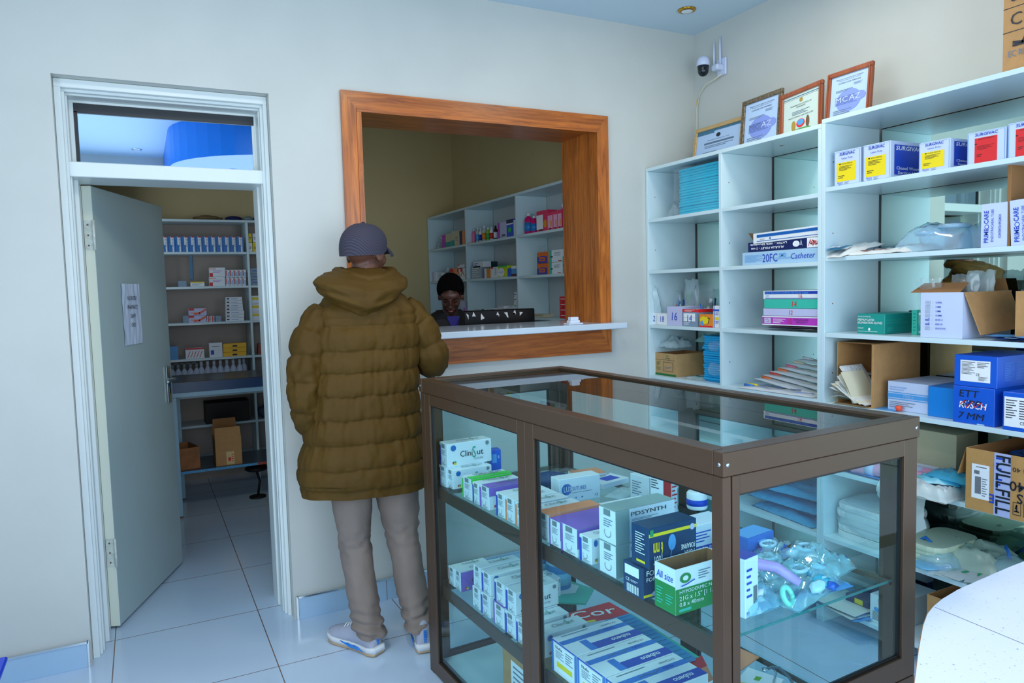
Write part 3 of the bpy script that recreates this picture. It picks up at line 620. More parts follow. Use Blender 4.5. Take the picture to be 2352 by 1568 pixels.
mb.build('torn_flap', o, (.0, at(1730, 545, 0, 2.618).y+1.192, .05))
# -- right bay third shelf
zb = z1(2)
mb = MB(); paper_fan(mb, [PAPERW, WRAPW, PB], (2.74, -1.03, zb), .2, .30, 5, 3, .014, .06, .02)
tag(mb.build('sterile_packet'), 'thin white packets lying under the purple box of the numbered stack', 'packet')
z_ = zb+.026
R2 = lambda s, u: ('E', ('t', s, u, .2, .6, REDINK, None, None, None, .05))
o, z_ = lbox('catheter_box', 'purple and white box marked 10 in red, lowest box of its stack', 1751, 725, z_, MAG, [('E', ('r', 0, 0, 1, .1, PRTW)), ('E', ('r', 0, .88, 1, 1, PRTW)), ('E', ('r', .04, .2, .16, .8, LAV)), ('E', ('c', [(.06, .6), (.1, .7), (.13, .4), (.08, .35)], REDINK, .0008)), ('E', ('l', .2, .2, .42, .75, 4, PRTW)), ('E', ('t', 'FOLEY BALLOON CATHETER', .56, .58, .18, INK, .25)), ('E', ('l', .6, .3, .8, .5, 2, INK)), R2('10', .44)])
o, z_ = lbox('catheter_box', 'plain lavender box marked 12 in red above the purple box', 1753, 708, z_, LAV, [R2('12', .46)])
o, z_ = lbox('catheter_box', 'sea green box marked 14 in red in the middle of its stack', 1755, 687, z_, SEA, [R2('14', .5)])
o, z_ = lbox('catheter_box', 'white box with a blue Foley balloon catheter stripe, top of its stack', 1753, 668, z_, WHITE, [('E', ('r', .03, .58, 1, .93, SURB)), ('E', ('t', 'FOLEY BALLOON CATHETER-100% Silicone Coated', .04, .64, .22, LBLUE, .76, None, None, 0, .02)), ('E', ('r', .04, .06, 1, .12, SURB)), ('E', ('t', '16', .63, .12, .5, REDINK)), ('E', ('l', .05, .2, .12, .5, 3, LBLUE))])
# -- right bay fourth shelf: fanned catheter packs, each one a thing
zb = z1(3); rnd = random.Random(4)
CATH = sheet('catheter_film', (.92, .95, .97), (.88, .92, .95), .6, .25)
specs = [('blue-capped', BLC, 'lying flat along the shelf edge'), ('yellow-capped', YEL, 'lying just behind the blue-capped one'), ('orange-capped', M('orange_cap', (240, 120, 60), .4), 'at the left of the fanned pile'), ('red-capped', REDC, 'in the middle of the fanned pile'),
         ('orange-capped', MC['orange_cap'], 'on top of the fanned pile'), ('pink-capped', M('pink_cap', (235, 130, 150), .4), 'at the upper right of the fanned pile'), ('cream-capped', CREAMP, 'leaning at the back of the fanned pile'), ('white-capped', WHITE, 'at the far back against the mirror')]
for i, (cn, cm, where) in enumerate(specs):
    L_ = .44 if i < 2 else .40; yc = -.90-(.03*i if i > 1 else 0); xx = 2.64+.028*i; a = radians(90+(2 if i < 2 else -6+i*2.5)); zz = zb+.0006+(.0 if i < 2 else .024*(i-1)*.8)
    e = empty('suction_catheter', (xx, yc if i > 1 else -.93, zz), a, '%s catheter in a printed peel pouch %s' % (cn, where), 'catheter', 'catheters in peel pouches')
    mb = MB(); pillow(mb, CATH, (0, 0, 0), L_, .075, .020, .35, i+3, 12, 0, 7)
    for q in range(3): mb.T = Matrix.Identity(4); mb.quad((-.12+.09*q, -.02, .0205), (-.06+.09*q, -.02, .0205), (-.06+.09*q, -.008, .0205), (-.12+.09*q, -.008, .0205), M('catheter_print', (60, 110, 190), .5))
    mb.build('pouch', e); mb = MB(); mb.tube([(L_/2-.02, 0, .012), (L_/2-.075, 0, .013)], [.009, .006], cm, 8); mb.tube([(L_/2-.075, 0, .012), (-.1, .012, .01), (-L_/2+.03, -.01, .01)], .003, cm if i == 0 else CREAMP, 6); mb.build('cap', e)
    if i > 1: e.rotation_euler = (0, radians(-7), a)
# -- second unit, top shelf: wound suction boxes
zb = z2(0); SUB = M('suction_box_card', (198, 212, 238), .4); SBL = M('label_deep_blue', (25, 65, 185), .4)
def surgi(i, pxl, pxr, top, red, label, side=True):
    lab = RED if red else YEL; d = [('E', ('t', 'SURGIVAC', .5, .86, .085, SURB, .6, 'C', None, .15, .03)), ('E', ('r', .1 if not red else .2, .12 if not red else .0, .82 if not red else .78, .66 if not red else .80, lab)),
        ('E', ('t', 'AKACIA MEDICAL', .5, .60 if not red else .74, .035, INK, .42, 'C')), ('E', ('l', .2 if not red else .26, .42, .7, .56, 4, INK if not red else M('dark_red_ink', (120, 20, 25), .5))), ('E', ('l', .16 if not red else .26, .2, .4, .3, 2, INK)), ('E', ('r', .2, .6, .26, .635, INK)), ('E', ('r', .015, .015, .985, .025, LBLUE)), ('E', ('r', .015, .965, .985, .972, LBLUE)), ('E', ('r', .02, .02, .03, .97, LBLUE)), ('E', ('r', .965, .02, .975, .97, LBLUE))]
    if not red: d += [('E', ('t', 'Latex Free', .5, .75, .05, SURB, .42, 'C')), ('E', ('t', 'Akacia', .12, .065, .05, SURB, .22, 'L', None, .2)), ('E', ('t', 'Medical', .18, .02, .035, SURB, .16)), ('E', ('l', .4, .02, .58, .1, 3, GREYINK))]
    d += [('F', ('r', .1, .1, .92, .9, SBL)), ('F', ('t', 'SURGIVAC', .5, .76, .11, PRTW, .74, 'C', None, .15, .03)), ('F', ('t', 'Closed Wound', .5, .24, .08, PRTW, .7, 'C', None, 0, .02)), ('F', ('t', 'Suction Unit', .5, .12, .08, PRTW, .62, 'C', None, 0, .02))]
    wcarton('suction_box', label, 'box', pxl, pxr, top, zb, SUB, d, .215, 2.625, 'closed wound suction boxes')
surgi(0, 1916, 1976, (1976, 337), 0, 'yellow-labelled wound suction box at the left end of the row')
surgi(1, 1982, 2045, (2045, 322), 0, 'yellow-labelled wound suction box with its whole blue side showing')
surgi(2, 2110, 2182, (2182, 316), 0, 'yellow-labelled wound suction box right beside the red-labelled ones')
surgi(3, 2221, 2310, (2310, 290), 1, 'red-labelled wound suction box standing fully in view on the top shelf')
surgi(4, 2314, 2408, (2350, 278), 1, 'red-labelled wound suction box cut by the right edge of the photo')
# -- second unit, second shelf
zb = z2(1)
LAR = M('laryngeal_print', (20, 110, 150), .5)
def pouch_thing(name, label, O, L, W_, rz, seed, dec=None, h=.03, tilt=0, m=None):
    e = empty(name, O, rz, label, 'packet'); e.rotation_euler = (0, tilt, rz); mb = MB(); pillow(mb, m or PAPERW, (0, 0, 0), L, W_, h, .5, seed, 12, 0, 5)
    if dec: dec(mb)
    mb.build('pouch', e); return e
pouch_thing('airway_packet', 'white packet lettered LARYNG curling up at the left end of the shelf', (2.70, ysol(1942, 2.66, zb), zb+.02), .22, .15, radians(-15), 3, lambda q: (q.quad((-.10, -.05, .030), (-.03, -.05, .033), (-.03, .05, .038), (-.10, .05, .034), LAR), q.text('LARYNG', (-.085, .045, .0385), (0, -1, 0), (1, 0, .05), .03, PRTW, w=.09, bold=.02)), .03, radians(-14))
pouch_thing('airway_packet', 'flat white airway packet with blue print in the middle of the shelf', (2.73, ysol(2010, 2.68, zb), zb), .2, .22, radians(12), 6, lambda q: (q.quad((-.05, -.03, .031), (.0, -.03, .031), (.0, .04, .031), (-.05, .04, .031), LAR)), .035)
pouch_thing('airway_packet', 'white airway packet tucked half under the clear mask bag', (2.72, ysol(2075, 2.68, zb), zb), .2, .17, radians(-8), 9, lambda q: q.quad((-.06, .0, .03), (-.02, .0, .03), (-.02, .05, .03), (-.06, .05, .03), BLUEINK), .04)
pouch_thing('airway_packet', 'long white packet with a red stripe hanging a little over the shelf front', (2.66, ysol(1990, 2.63, zb), zb), .09, .26, radians(4), 12, lambda q: q.quad((-.02, -.08, .02), (.0, -.08, .02), (.0, .04, .02), (-.02, .04, .02), REDINK), .022)
ICE = sheet('ice_blue_plastic', (.72, .90, .98), (.7, .88, .98), .28, .08, 1.4)
e = empty('mask_bag', (2.75, ysol(2140, 2.68, zb), zb), 0, 'bulging clear bag of breathing masks beside the tracheal tube boxes', 'bag')
mb = MB(); pillow(mb, ICE, (0, 0, 0), .24, .27, .17, .16, 3, 22, 0, 4); mb.build('film', e); mb = MB()
for q in range(2): mb.tube([(-.05+.05*cos(a*pi/8), .02-.09*q+.045*sin(a*pi/8), .07+.02*q) for a in range(17)], .008, ICE, 8)
blob(mb, ICE, (.0, .03, .06), (.06, .06, .05), .1, 2, 2, 3, .004); mb.build('contents', e)
e = empty('mask_bag', (2.80, ysol(2222, 2.70, zb)-.03, zb), 0, 'second clear bag pressed between the mask bag and the tracheal tube boxes', 'bag')
mb = MB(); pillow(mb, ICE, (0, 0, 0), .18, .16, .17, .16, 6, 20, 0, 4); mb.build('film', e); mb = MB(); blob(mb, ICE, (0, -.0, .06), (.05, .05, .05), .15, 6, 3, 3, .004); mb.build('contents', e)
PCW = M('prime_box_card', (200, 212, 238), .4)
def prime(pxl, pxr, top, label, x, rx=0):
    d = [('E', ('t', 'PRIME', .30, .10, .17, SBL, .33, 'L', 90, 0, .02)), ('E', ('o', .235, .475, .085, .055, SBL)), ('E', ('o', .235, .475, .062, .040, PCW)), ('E', ('r', .225, .425, .245, .525, SBL)), ('E', ('r', .16, .47, .31, .48, SBL)), ('E', ('t', 'CARE', .30, .54, .17, SBL, .30, 'L', 90, 0, .02)),
         ('E', ('t', 'ENDOTRACHEAL TUBE', .50, .12, .10, SBL, .74, 'L', 90)), ('E', ('t', 'CONTENTS:10PCS/BOX', .78, .2, .085, SBL, .54, 'L', 90, 0, .03))]
    return wcarton('tube_box', label, 'box', pxl, pxr, top, zb, PCW, d, .2, x, 'endotracheal tube boxes', tilt=(rx, 0))
prime(2252, 2312, (2312, 463), 'upright white endotracheal tube box with blue lettering, fully in view', 2.635)
prime(2322, 2392, (2352, 454), 'white endotracheal tube box leaning at the right edge of the photo', 2.63, radians(-3))
mb = MB(); mb.box((0, 0, 0), (.19, .012, .285), CARDD, .001); o = mb.build('cardboard_sheet'); o.location = (2.64, ysol(2320, 2.64, zb)+.001, zb); tag(o, 'strip of brown cardboard standing between the two tracheal tube boxes', 'cardboard')
# -- second unit, third shelf
zb = z2(2)
GD = [('E', ('t', 'NATURAL POWDER-FREE', .05, .82, .07, PRTW, .46)), ('E', ('t', 'PREMIUM LATEX', .04, .64, .11, PRTW, .6, None, None, 0, .02)), ('E', ('t', 'EXAMINATION GLOVES', .04, .49, .11, PRTW, .88, None, None, 0, .02)), ('E', ('t', 'MEDIUM', .05, .24, .07, PRTW, .2)), ('E', ('o', .46, .22, .04, .07, PRTW)), ('E', ('l', .05, .08, .75, .13, 1, PRTW)),
      ('F', ('t', 'PREMIUM LATEX', .03, .64, .09, SEA, .4)), ('F', ('t', 'EXAMINATION GLOVES', .03, .5, .09, SEA, .55)), ('F', ('l', .06, .15, .25, .36, 4, SEA)), ('F', ('o', .93, .85, .02, .07, PRTW))]
wcarton('glove_box', 'green latex examination glove box standing alone on the shelf', 'box', 1968, 2032, (2032, 721), zb, TGREEN, GD, .24, 2.665)
wcarton('glove_box', 'green glove box partly hidden behind the big white carton', 'box', 2094, 2135, (2110, 712), zb, TGREEN, [('E', ('r', .0, 0, .3, 1, SEA)), ('E', ('l', .08, .1, .24, .9, 6, TGREEN)), ('E', ('o', .45, .85, .06, .06, PRTW)), ('E', ('l', .4, .06, .8, .16, 2, PRTW))], .2, 2.72)
TY = [('TYPE', 'CUFFED'), ('SIZE', '7.5MM'), ('I.D.', '7.5MM'), ('O.D.', '10.2MM'), ('', '2018-11'), ('', '2023-10'), ('LOT', '1810121910')]
d = []
for i, (a, b) in enumerate(TY):
    v = .76-.095*i
    if a: d += [('E', ('t', a, .18, v, .032, GREYINK, .07, 'C')), ('E', ('r', .125, v-.02, .235, v-.014, GREYINK)), ('E', ('r', .125, v+.045, .235, v+.051, GREYINK)), ('E', ('r', .125, v-.02, .130, v+.05, GREYINK)), ('E', ('r', .23, v-.02, .235, v+.05, GREYINK))]
    else: d += [('E', ('c', [(.14, v), (.22, v), (.22, v+.045), (.18, v+.02), (.14, v+.03), (.14, v)], BLUEINK, .001))]
    d += [('E', ('t', ':', .29, v, .045, INK)), ('E', ('t', b, .37, v, .036, BLUEINK, .028*len(b)*.9, None, None, 0, .02))]
bigw = wcarton('tube_carton', 'big open white carton with a brown flap hanging down its side', 'box', 2114, 2210, (2210, 671), zb, PCW, d, .30, 2.622, open_top=True)
bb, bh = None, None
dm = bigw.dimensions; yb0 = bigw.location.y
mb = MB()  # hanging flap: starts at the open top edge, hangs outward
hgt = at(2210, 671, 0, 2.622).z-zb
mb.add([(.002, -.002, hgt), (.28, -.004, hgt), (.29, -.05, .03), (.03, -.045, .015), (.002, -.006, hgt), (.28, -.008, hgt), (.29, -.054, .03), (.03, -.049, .015)], [(0, 1, 2, 3), (7, 6, 5, 4), (0, 3, 7, 4), (3, 2, 6, 7), (2, 1, 5, 6), (1, 0, 4, 5)], CARD)
mb.build('side_flap', bigw)
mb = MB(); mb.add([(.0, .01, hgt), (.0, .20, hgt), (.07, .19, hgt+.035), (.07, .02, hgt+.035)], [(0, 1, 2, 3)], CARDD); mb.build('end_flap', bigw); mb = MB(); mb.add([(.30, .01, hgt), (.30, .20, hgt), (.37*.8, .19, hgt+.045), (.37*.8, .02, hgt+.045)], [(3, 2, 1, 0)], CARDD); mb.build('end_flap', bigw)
for i, (dx, dy, lab) in enumerate(((.06, .15, 'clear packet rising from the left of the big white carton'), (.10, .05, 'clear packet with white paper rising from the middle of the big white carton'), (.2, .06, 'greenish packet rising at the back of the big white carton'))):
    standing_bag('tube_packet', lab, (2.622+dx, yb0+dy, zb+.035), .10, .185+.012*i, .03, CLEAR if i < 2 else FILM2, 20+i, None, -.05+.04*i)
# brown carton further right on the same shelf
wcarton('flat_carton', 'brown carton standing behind the hanging flap at the right edge', 'box', 2330, 2420, (2352, 668), zb, CARD, [], .22, 2.66)
for i in range(3): mb = MB(); paper_fan(mb, [LBLUE, ROYAL, PB], (2.67, yb0-.16-.05*i, zb), .10, .12, 4, 30+i, .012, .3, .01); tag(mb.build('blue_sheet'), 'blue paper sheet %s on the shelf beside the big white carton' % ('lying nearest the carton', 'lying second from the carton', 'lying furthest from the carton')[i], 'paper', 'blue sheets beside the carton')
# -- second unit, fourth shelf
zb = z2(3)
y1_, y0_ = ysol(1915, 2.625, zb), ysol(2003, 2.625, zb); hh = .262
e = empty('open_carton', (2.625, y0_, zb), 0, 'brown carton on its side, open to the front and stuffed with paper pouches', 'box')
mb = MB(); w_ = y1_-y0_; t = .004
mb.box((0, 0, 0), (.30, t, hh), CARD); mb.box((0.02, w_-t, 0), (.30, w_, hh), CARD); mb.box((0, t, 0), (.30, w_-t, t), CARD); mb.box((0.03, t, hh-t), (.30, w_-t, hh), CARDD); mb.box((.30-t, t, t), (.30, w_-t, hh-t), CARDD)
mb.build('carton_body', e)
mb = MB(); mb.box((.0, -.006, .0), (.295, -.0005, hh-.002), CARD); mb.build('folded_flap', e)
rnd = random.Random(11)
for i in range(22):
    m = (PAPERW, CREAMP, PAPERW, WRAPW)[i % 4]; f = i/21
    a = radians(4+62*f); Lp = .13+.05*rnd.random(); xo = rnd.uniform(-.012, .010); piv = (.012, .012+.0022*i, .012)
    q = MB(); vs = []; fs = []; n = 6
    for p in range(n+1):
        for r_ in range(n+1):
            u = p/n*Lp; v = (r_/n)*.14-.028+xo+.010*sin(u*18+i); bend = .010*sin(u*22+f*2.5)
            yy = piv[1]+u*cos(a)+bend*sin(a); zz = piv[2]+u*sin(a)+bend*cos(a)
            vs.append((v, min(max(yy, .006), w_-.006), min(max(zz, .006), hh-.01)))
    for p in range(n):
        for r_ in range(n): fs.append((p*(n+1)+r_, (p+1)*(n+1)+r_, (p+1)*(n+1)+r_+1, p*(n+1)+r_+1))
    q.add(vs, fs, m, True); ob = q.build('paper_pouch'); ob.location = (2.625, y0_, zb)
    tag(ob, 'white or cream paper pouch fanned inside the open brown carton', 'pouch', 'paper pouches stuffed in the open carton')
wcarton('sterile_box', 'white box with a blue band lettered STERILE, left of the plain blue box', 'box', 2039, 2131, (2131, 884), zb, PCW, [('E', ('t', 'NON TOXIC NON PYROGENIC', .06, .78, .05, LBLUE, .42)), ('E', ('t', 'FOR ONE TIME USE ONLY', .06, .70, .05, LBLUE, .36)), ('E', ('r', 0, .44, 1, .58, LBLUE)), ('E', ('t', 'STERILE', .4, .46, .09, PB, .26)), ('E', ('r', 0, .38, 1, .41, LBLUE)), ('E', ('r', 0, .61, 1, .64, LBLUE)), ('E', ('l', .05, .08, .7, .32, 4, GREYINK))], .27, 2.665)
wcarton('blue_carton', 'plain bright blue box between the sterile box and the marked stack', 'box', 2131, 2192, (2180, 892), zb, M('bright_blue_card', (20, 130, 215), .4), [], .25, 2.650)
bx1, bx0 = ysol(2188, 2.615, zb), ysol(2283, 2.615, zb)
h1 = at(2188, 884, 0, 2.615).z-zb
o = carton('airway_tube_carton', 'blue carton scrawled ETT and 7MM over white brand lettering, lower of two', 'box', (2.615, bx0, zb), (.28, bx1-bx0, h1), ROYAL, [('E', ('t', 'ETT', .14, .72, .19, INK, .5, None, None, .1)), ('E', ('t', 'RÜSCH', .15, .42, .17, PRTW, .68, None, None, .15, .03)), ('E', ('c', [(.18, .5), (.3, .62), (.34, .42), (.5, .62), (.55, .45), (.7, .6), (.78, .45)], REDINK, .0012)), ('E', ('t', 'SPR', .2, .48, .16, INK, .5, None, None, .3)), ('E', ('t', '7 MM', .12, .12, .18, INK, .66, None, None, .2)), ('E', ('r', .6, .0, .78, .03, PB))])
o = carton('airway_tube_carton', 'blue carton with a large white data label, upper of two', 'box', (2.62, bx0-.004, zb+h1+.001), (.28, bx1-bx0+.004, at(2188, 813, 0, 2.62).z-zb-h1-.001), ROYAL, [('E', ('r', .15, .16, .85, .84, PRTW)), ('E', ('l', .18, .38, .5, .8, 10, INK)), ('E', ('l', .55, .6, .82, .8, 4, INK)), ('E', ('t', 'CE', .52, .36, .08, INK)), ('E', ('l', .58, .2, .8, .34, 4, INK)), ('F', ('l', .15, .2, .32, .8, 11, M('pale_ink', (90, 150, 230), .5))), ('F', ('l', .4, .2, .6, .8, 11, MC['pale_ink'])), ('F', ('l', .68, .2, .9, .8, 11, MC['pale_ink']))])
wcarton('airway_tube_carton', 'blue carton with a white data label at the right edge of the photo', 'box', 2302, 2400, (2345, 903), zb, ROYAL, [('E', ('r', .04, .1, .8, .88, PRTW)), ('E', ('l', .08, .3, .35, .82, 8, INK)), ('E', ('l', .4, .3, .7, .82, 8, INK)), ('E', ('t', 'CE', .42, .18, .08, INK))], .26, 2.605)
mb = MB(); mb.box((0, 0, 0), (.12, .17, .0012), LBLUE); o = mb.build('blue_sheet'); o.location = (2.63, ysol(2055, 2.63, zb), zb); tag(o, 'blue card lying flat between the open carton and the sterile box', 'paper')
mb = MB(); blob(mb, M('orange_plastic', (240, 80, 50), .4), (0, 0, .012), (.012, .014, .011), .6, 3, 4, 2, .0003); o = mb.build('orange_clip'); o.location = (2.64, ysol(2060, 2.63, zb), zb+.0015); tag(o, 'small orange plastic clip lying on the blue card', 'clip')
# -- things on top of the shelves
FR1 = wood('pale_oak_frame', (176, 140, 88), (206, 172, 118), 'Y', 1.5, .5, .1); FR2 = M('mottled_brown_frame', (105, 92, 72), .5, noise_s=90, noise_a=.5); FR3 = wood('red_brown_frame', (128, 62, 34), (160, 86, 50), 'Z', 1, .35, .4)
CERT = M('certificate_paper', (176, 202, 236), .35); CERT2 = M('certificate_cream', (196, 214, 208), .35); WM = M('watermark_blue', (130, 150, 220), .4); WMW = M('watermark_white', (190, 205, 240), .4); TEALB = M('teal_band', (60, 110, 140), .4)
def cert(name, label, pl, pr, topl, x, z, lean, fm, paper, w, dec, H=None, roll=0):
    """framed certificate standing on the shelf top, facing the room (-x) and leaning back"""
    y1, y0 = ysol(pl, x, z), ysol(pr, x, z); wd = y1-y0; h = H or (at(topl[0], topl[1], 0, x).z-z)/cos(lean)
    e = empty(name, (x, y0, z), 0, label, 'picture frame', 'framed certificates'); e.rotation_euler = (roll, lean, 0)
    mb = MB()
    mb.box((0, 0, 0), (.018, wd, w), fm, .003); mb.box((0, 0, h-w), (.018, wd, h), fm, .003); mb.box((0, 0, w), (.018, w, h-w), fm, .003); mb.box((0, wd-w, w), (.018, wd, h-w), fm, .003)
    mb.box((-.003, w*.35, w*.35), (0, w*.6, h-w*.35), fm); mb.box((-.003, wd-w*.6, w*.35), (0, wd-w*.35, h-w*.35), fm); mb.build('frame', e)
    mb = MB(); mb.T = Matrix.Translation((.008, w, w)); mb.box((0, 0, 0), (.004, wd-2*w, h-2*w), paper)
    for i_, (f, d) in enumerate(dec): decal(mb, f, (.004, wd-2*w, h-2*w), d, .00006*i_)
    mb.build('certificate', e)
    mb = MB(); mb.box((.012, w, w), (.016, wd-w, h-w), CARDD); mb.build('backing', e); return e
zt1, zt2 = 2.1606, 2.1766
def mcaz(t):
    return [('E', ('t', 'Medicines Control Authority of Zimbabwe', .5, .90, .025, INK, .74, 'C')), ('E', ('t', 'Medicines and Allied Substances Control Act', .5, .865, .018, INK, .6, 'C')), ('E', ('t', t, .5, .80, .03, INK, .6, 'C')), ('E', ('l', .62, .7, .85, .76, 3, GREYINK)),
            ('E', ('o', .5, .38, .34, .26, WM)), ('E', ('o', .82, .42, .14, .10, WM)), ('E', ('r', .5, .32, .84, .52, WM)), ('E', ('t', 'MC', .14, .36, .13, WMW if t.endswith('NS') else M('mcaz_grey', (95, 110, 160), .4), .34)), ('E', ('t', 'AZ', .52, .36, .13, WMW, .3)), ('E', ('l', .14, .6, .6, .66, 2, GREYINK)), ('E', ('l', .14, .3, .8, .5, 7, M('fine_ink', (70, 90, 150), .5))), ('E', ('l', .1, .08, .6, .2, 3, GREYINK))]
cert('certificate_frame', 'pale oak framed certificate nearest the room corner, lowest of the four frames', 1588, 1700, (1697, 264), 2.80, zt1, radians(8), FR1, CERT, .021, [('E', ('r', 0, .92, 1, 1, TEALB)), ('E', ('r', 0, .86, .4, .93, TEALB)), ('E', ('t', 'Association of', .5, .62, .03, INK, .5, 'C')), ('E', ('o', .5, .76, .05, .07, INK)), ('E', ('r', .18, .50, .86, .56, M('grey_band', (95, 115, 140), .5))), ('E', ('l', .2, .36, .85, .46, 2, GREYINK)), ('E', ('l', .15, .1, .5, .25, 3, GREYINK))])
cert('certificate_frame', 'mottled dark brown framed licence with a large MCAZ mark', 1697, 1789, (1790, 197), 2.74, zt1, radians(7), FR2, CERT, .023, mcaz('LICENCE FOR PREMISES'), roll=radians(-2))
arms = [('E', ('r', 0, .93, 1, .95, TEALB)), ('E', ('r', 0, .90, 1, .905, INK)), ('E', ('o', .5, .84, .05, .05, M('crest_gold', (170, 140, 60), .5))), ('E', ('t', 'PHARMACISTS COUNCIL OF', .5, .72, .03, INK, .6, 'C')), ('E', ('t', 'ZIMBABWE', .5, .67, .03, INK, .26, 'C')), ('E', ('l', .25, .5, .75, .6, 3, GREYINK)),
        ('E', ('o', .5, .28, .12, .10, RED)), ('E', ('o', .5, .30, .09, .07, LBLUE)), ('E', ('o', .3, .25, .06, .13, MC['crest_gold'])), ('E', ('o', .7, .27, .05, .14, M('crest_brown', (110, 85, 60), .5))), ('E', ('o', .5, .10, .3, .06, M('crest_green', (90, 150, 80), .5))), ('E', ('t', 'PRACTISING CERTIFICATE', .5, .44, .03, INK, .7, 'C'))]
cert('certificate_frame', 'red-brown framed certificate with a coloured coat of arms, tilted slightly', 1788, 1886, (1888, 175), 2.735, zt1, radians(7), FR3, CERT2, .022, arms, roll=radians(-4.5))
cert('certificate_frame', 'tallest red-brown framed licence at the step between the two shelf units', 1892, 1996, (1998, 135), 2.72, zt2, radians(6), FR3, CERT, .021, mcaz('LICENCE FOR PERSONS'), roll=radians(-.5))
# big brown carton on top at the right edge
yb1 = ysol(2302, 2.615, zt2)
d = [('E', ('t', s, .05, .70-.085*i, .05, INK, w_, None, None, 0, .015)) for i, (s, w_) in enumerate((('3.Keep away from heat', .9), ('4.Recommended', .7), ('5.Electro static', .7), ('6.Destroy after use', .8)))] + [('E', ('r', .0, .405, 1, .41, INK)), ('E', ('t', 'CE', .05, .29, .08, INK, .16)), ('E', ('t', 'FDA', .3, .30, .09, INK, .3)), ('E', ('r', .0, .25, 1, .255, INK)), ('E', ('r', .245, .25, .25, .41, INK)), ('E', ('c', [(.08, .16), (.18, .16), (.18, .22), (.15, .17), (.08, .18)], INK, .004)), ('E', ('t', 'Shandong', .25, .20, .035, INK, .3)), ('E', ('l', .25, .05, .9, .18, 4, INK)), ('E', ('t', 'EC REP', .04, .09, .04, GREYINK, .16))]
o = carton('shipping_carton', 'big brown cardboard carton printed with handling rules on top of the shelves', 'box', (2.615, yb1-.42, zt2), (.33, .42, .50), CARD, d)
# -- low shelves, seen through the case end and to its right
zb = z2(4)
PINK = M('pink_roll', (226, 160, 190), .6)
def roll(label, O, L, r, rz, m=PINK):
    e = empty('pink_roll', O, rz, label, 'roll', 'pink wrapped rolls'); mb = MB(); mb.lathe([(r*.35, 0), (r*.97, 0), (r, .003), (r, L-.003), (r*.97, L), (r*.35, L)], m, (0, 0, r), 18, ax='X'); mb.build('roll_body', e)
    mb = MB(); mb.lathe([(r*.34, -.001), (r*.34, .02)], M('roll_core', (50, 60, 80), .6), (0, 0, r), 12, ax='X'); mb.lathe([(r*1.01, L*.35), (r*1.01, L*.6)], M('roll_band', (200, 205, 235), .5), (0, 0, r), 18, ax='X'); mb.build('label_band', e)
for i, (px, dz, lab) in enumerate(((2042, 0, 'pink roll lying nearest the glass end, its hollow core facing out'), (2058, .0, 'pink roll lying second from the left on the low shelf'), (2118, .0, 'pink roll lying behind the corner post of the display case'), (2150, .0, 'pink roll furthest right in the heap on the low shelf'))):
    roll(lab, (2.655+.072*(i % 2)+.01*(i > 1), ysol(px, 2.655+.072*(i % 2), zb)-.0*i, zb+dz), .15, .030, radians(98))
mb = MB(); paper_fan(mb, [LBLUE, ROYAL, PB], (2.70, ysol(2000, 2.66, zb), zb), .16, .30, 6, 41, .012, .2, .01); tag(mb.build('blue_sheet'), 'loose blue sheets on the low shelf left of the pink rolls', 'paper')
mb = MB(); paper_fan(mb, [ROYAL, LBLUE], (2.80, ysol(2150, 2.75, zb), zb), .2, .25, 6, 43, .02, .4, .02); tag(mb.build('blue_sheet'), 'loose blue sheets on the low shelf behind the cyan pouches', 'paper')
carton('paper_carton', 'cream carton with a lifted white flap standing at the back of the low shelf', 'box', (2.78, ysol(2195, 2.78, zb), zb), (.14, .32, .2), M('cream_carton', (206, 196, 160), .6), [('E', ('r', 0, .0, 1, .3, PRTW))])
for i, (px, x, lab) in enumerate(((2155, 2.66, 'flat white and cyan pouch at the front of the low shelf'), (2190, 2.66, 'bright cyan pouch with blue tubing beside the tipped carton'))):
    pouch_thing('cyan_pouch', lab, (x+.02*i, ysol(px, x, zb), zb+.03+.02*i), .16, .17, radians(20-30*i), 50+i, None, .05, radians(10), BLUEFILM if i else M('cyan_white_film', (120, 205, 225), .3))
GAUZE = sheet('gauze_bag_film', (.8, .9, .88), (.8, .88, .86), .6, .3)
bag('swab_bag', 'lumpy clear bag of white swabs drooping over the low shelf edge', (2.63, ysol(2135, 2.60, zb)-.01, zb-.0), .22, .20, .075, GAUZE, .5, 61, 0, 16, 7, inside=lambda q: [blob(q, WHITE, (random.uniform(-.06, .06), random.uniform(-.06, .06), .025), (.03, .03, .02), .2, i, 3, 2, .002) for i in range(9)])
mb = MB()
def droop(q, m, y0, y1, x, ztop, drop, seed):
    vs = []; fs = []; n = 10
    for i in range(n+1):
        for j in range(n+1):
            u, v = i/n, j/n; y = y0+(y1-y0)*u; z = ztop-drop*v*(1-.55*abs(u*1.6-.5)**1.3); vs.append((x-.012-.02*sin(v*3)+.008*noise.noise(Vector((u*5, v*5, seed))), y, z))
    for i in range(n):
        for j in range(n): fs.append((i*(n+1)+j, (i+1)*(n+1)+j, (i+1)*(n+1)+j+1, i*(n+1)+j+1))
    q.add(vs, fs, m, True)
sb_ = [o for o in bpy.data.objects if o.get('label', '').startswith('lumpy clear bag of white swabs')][0]
droop(mb, GAUZE, -1.70, -1.50, 2.60, .70, .18, 3); hf = mb.build('hanging_film', sb_); hf.location = -sb_.location
bag('swab_bag', 'second bag of dressings with dark print under the tipped carton', (2.76, ysol(2215, 2.70, zb), zb), .2, .22, .06, FILM2, .5, 64)
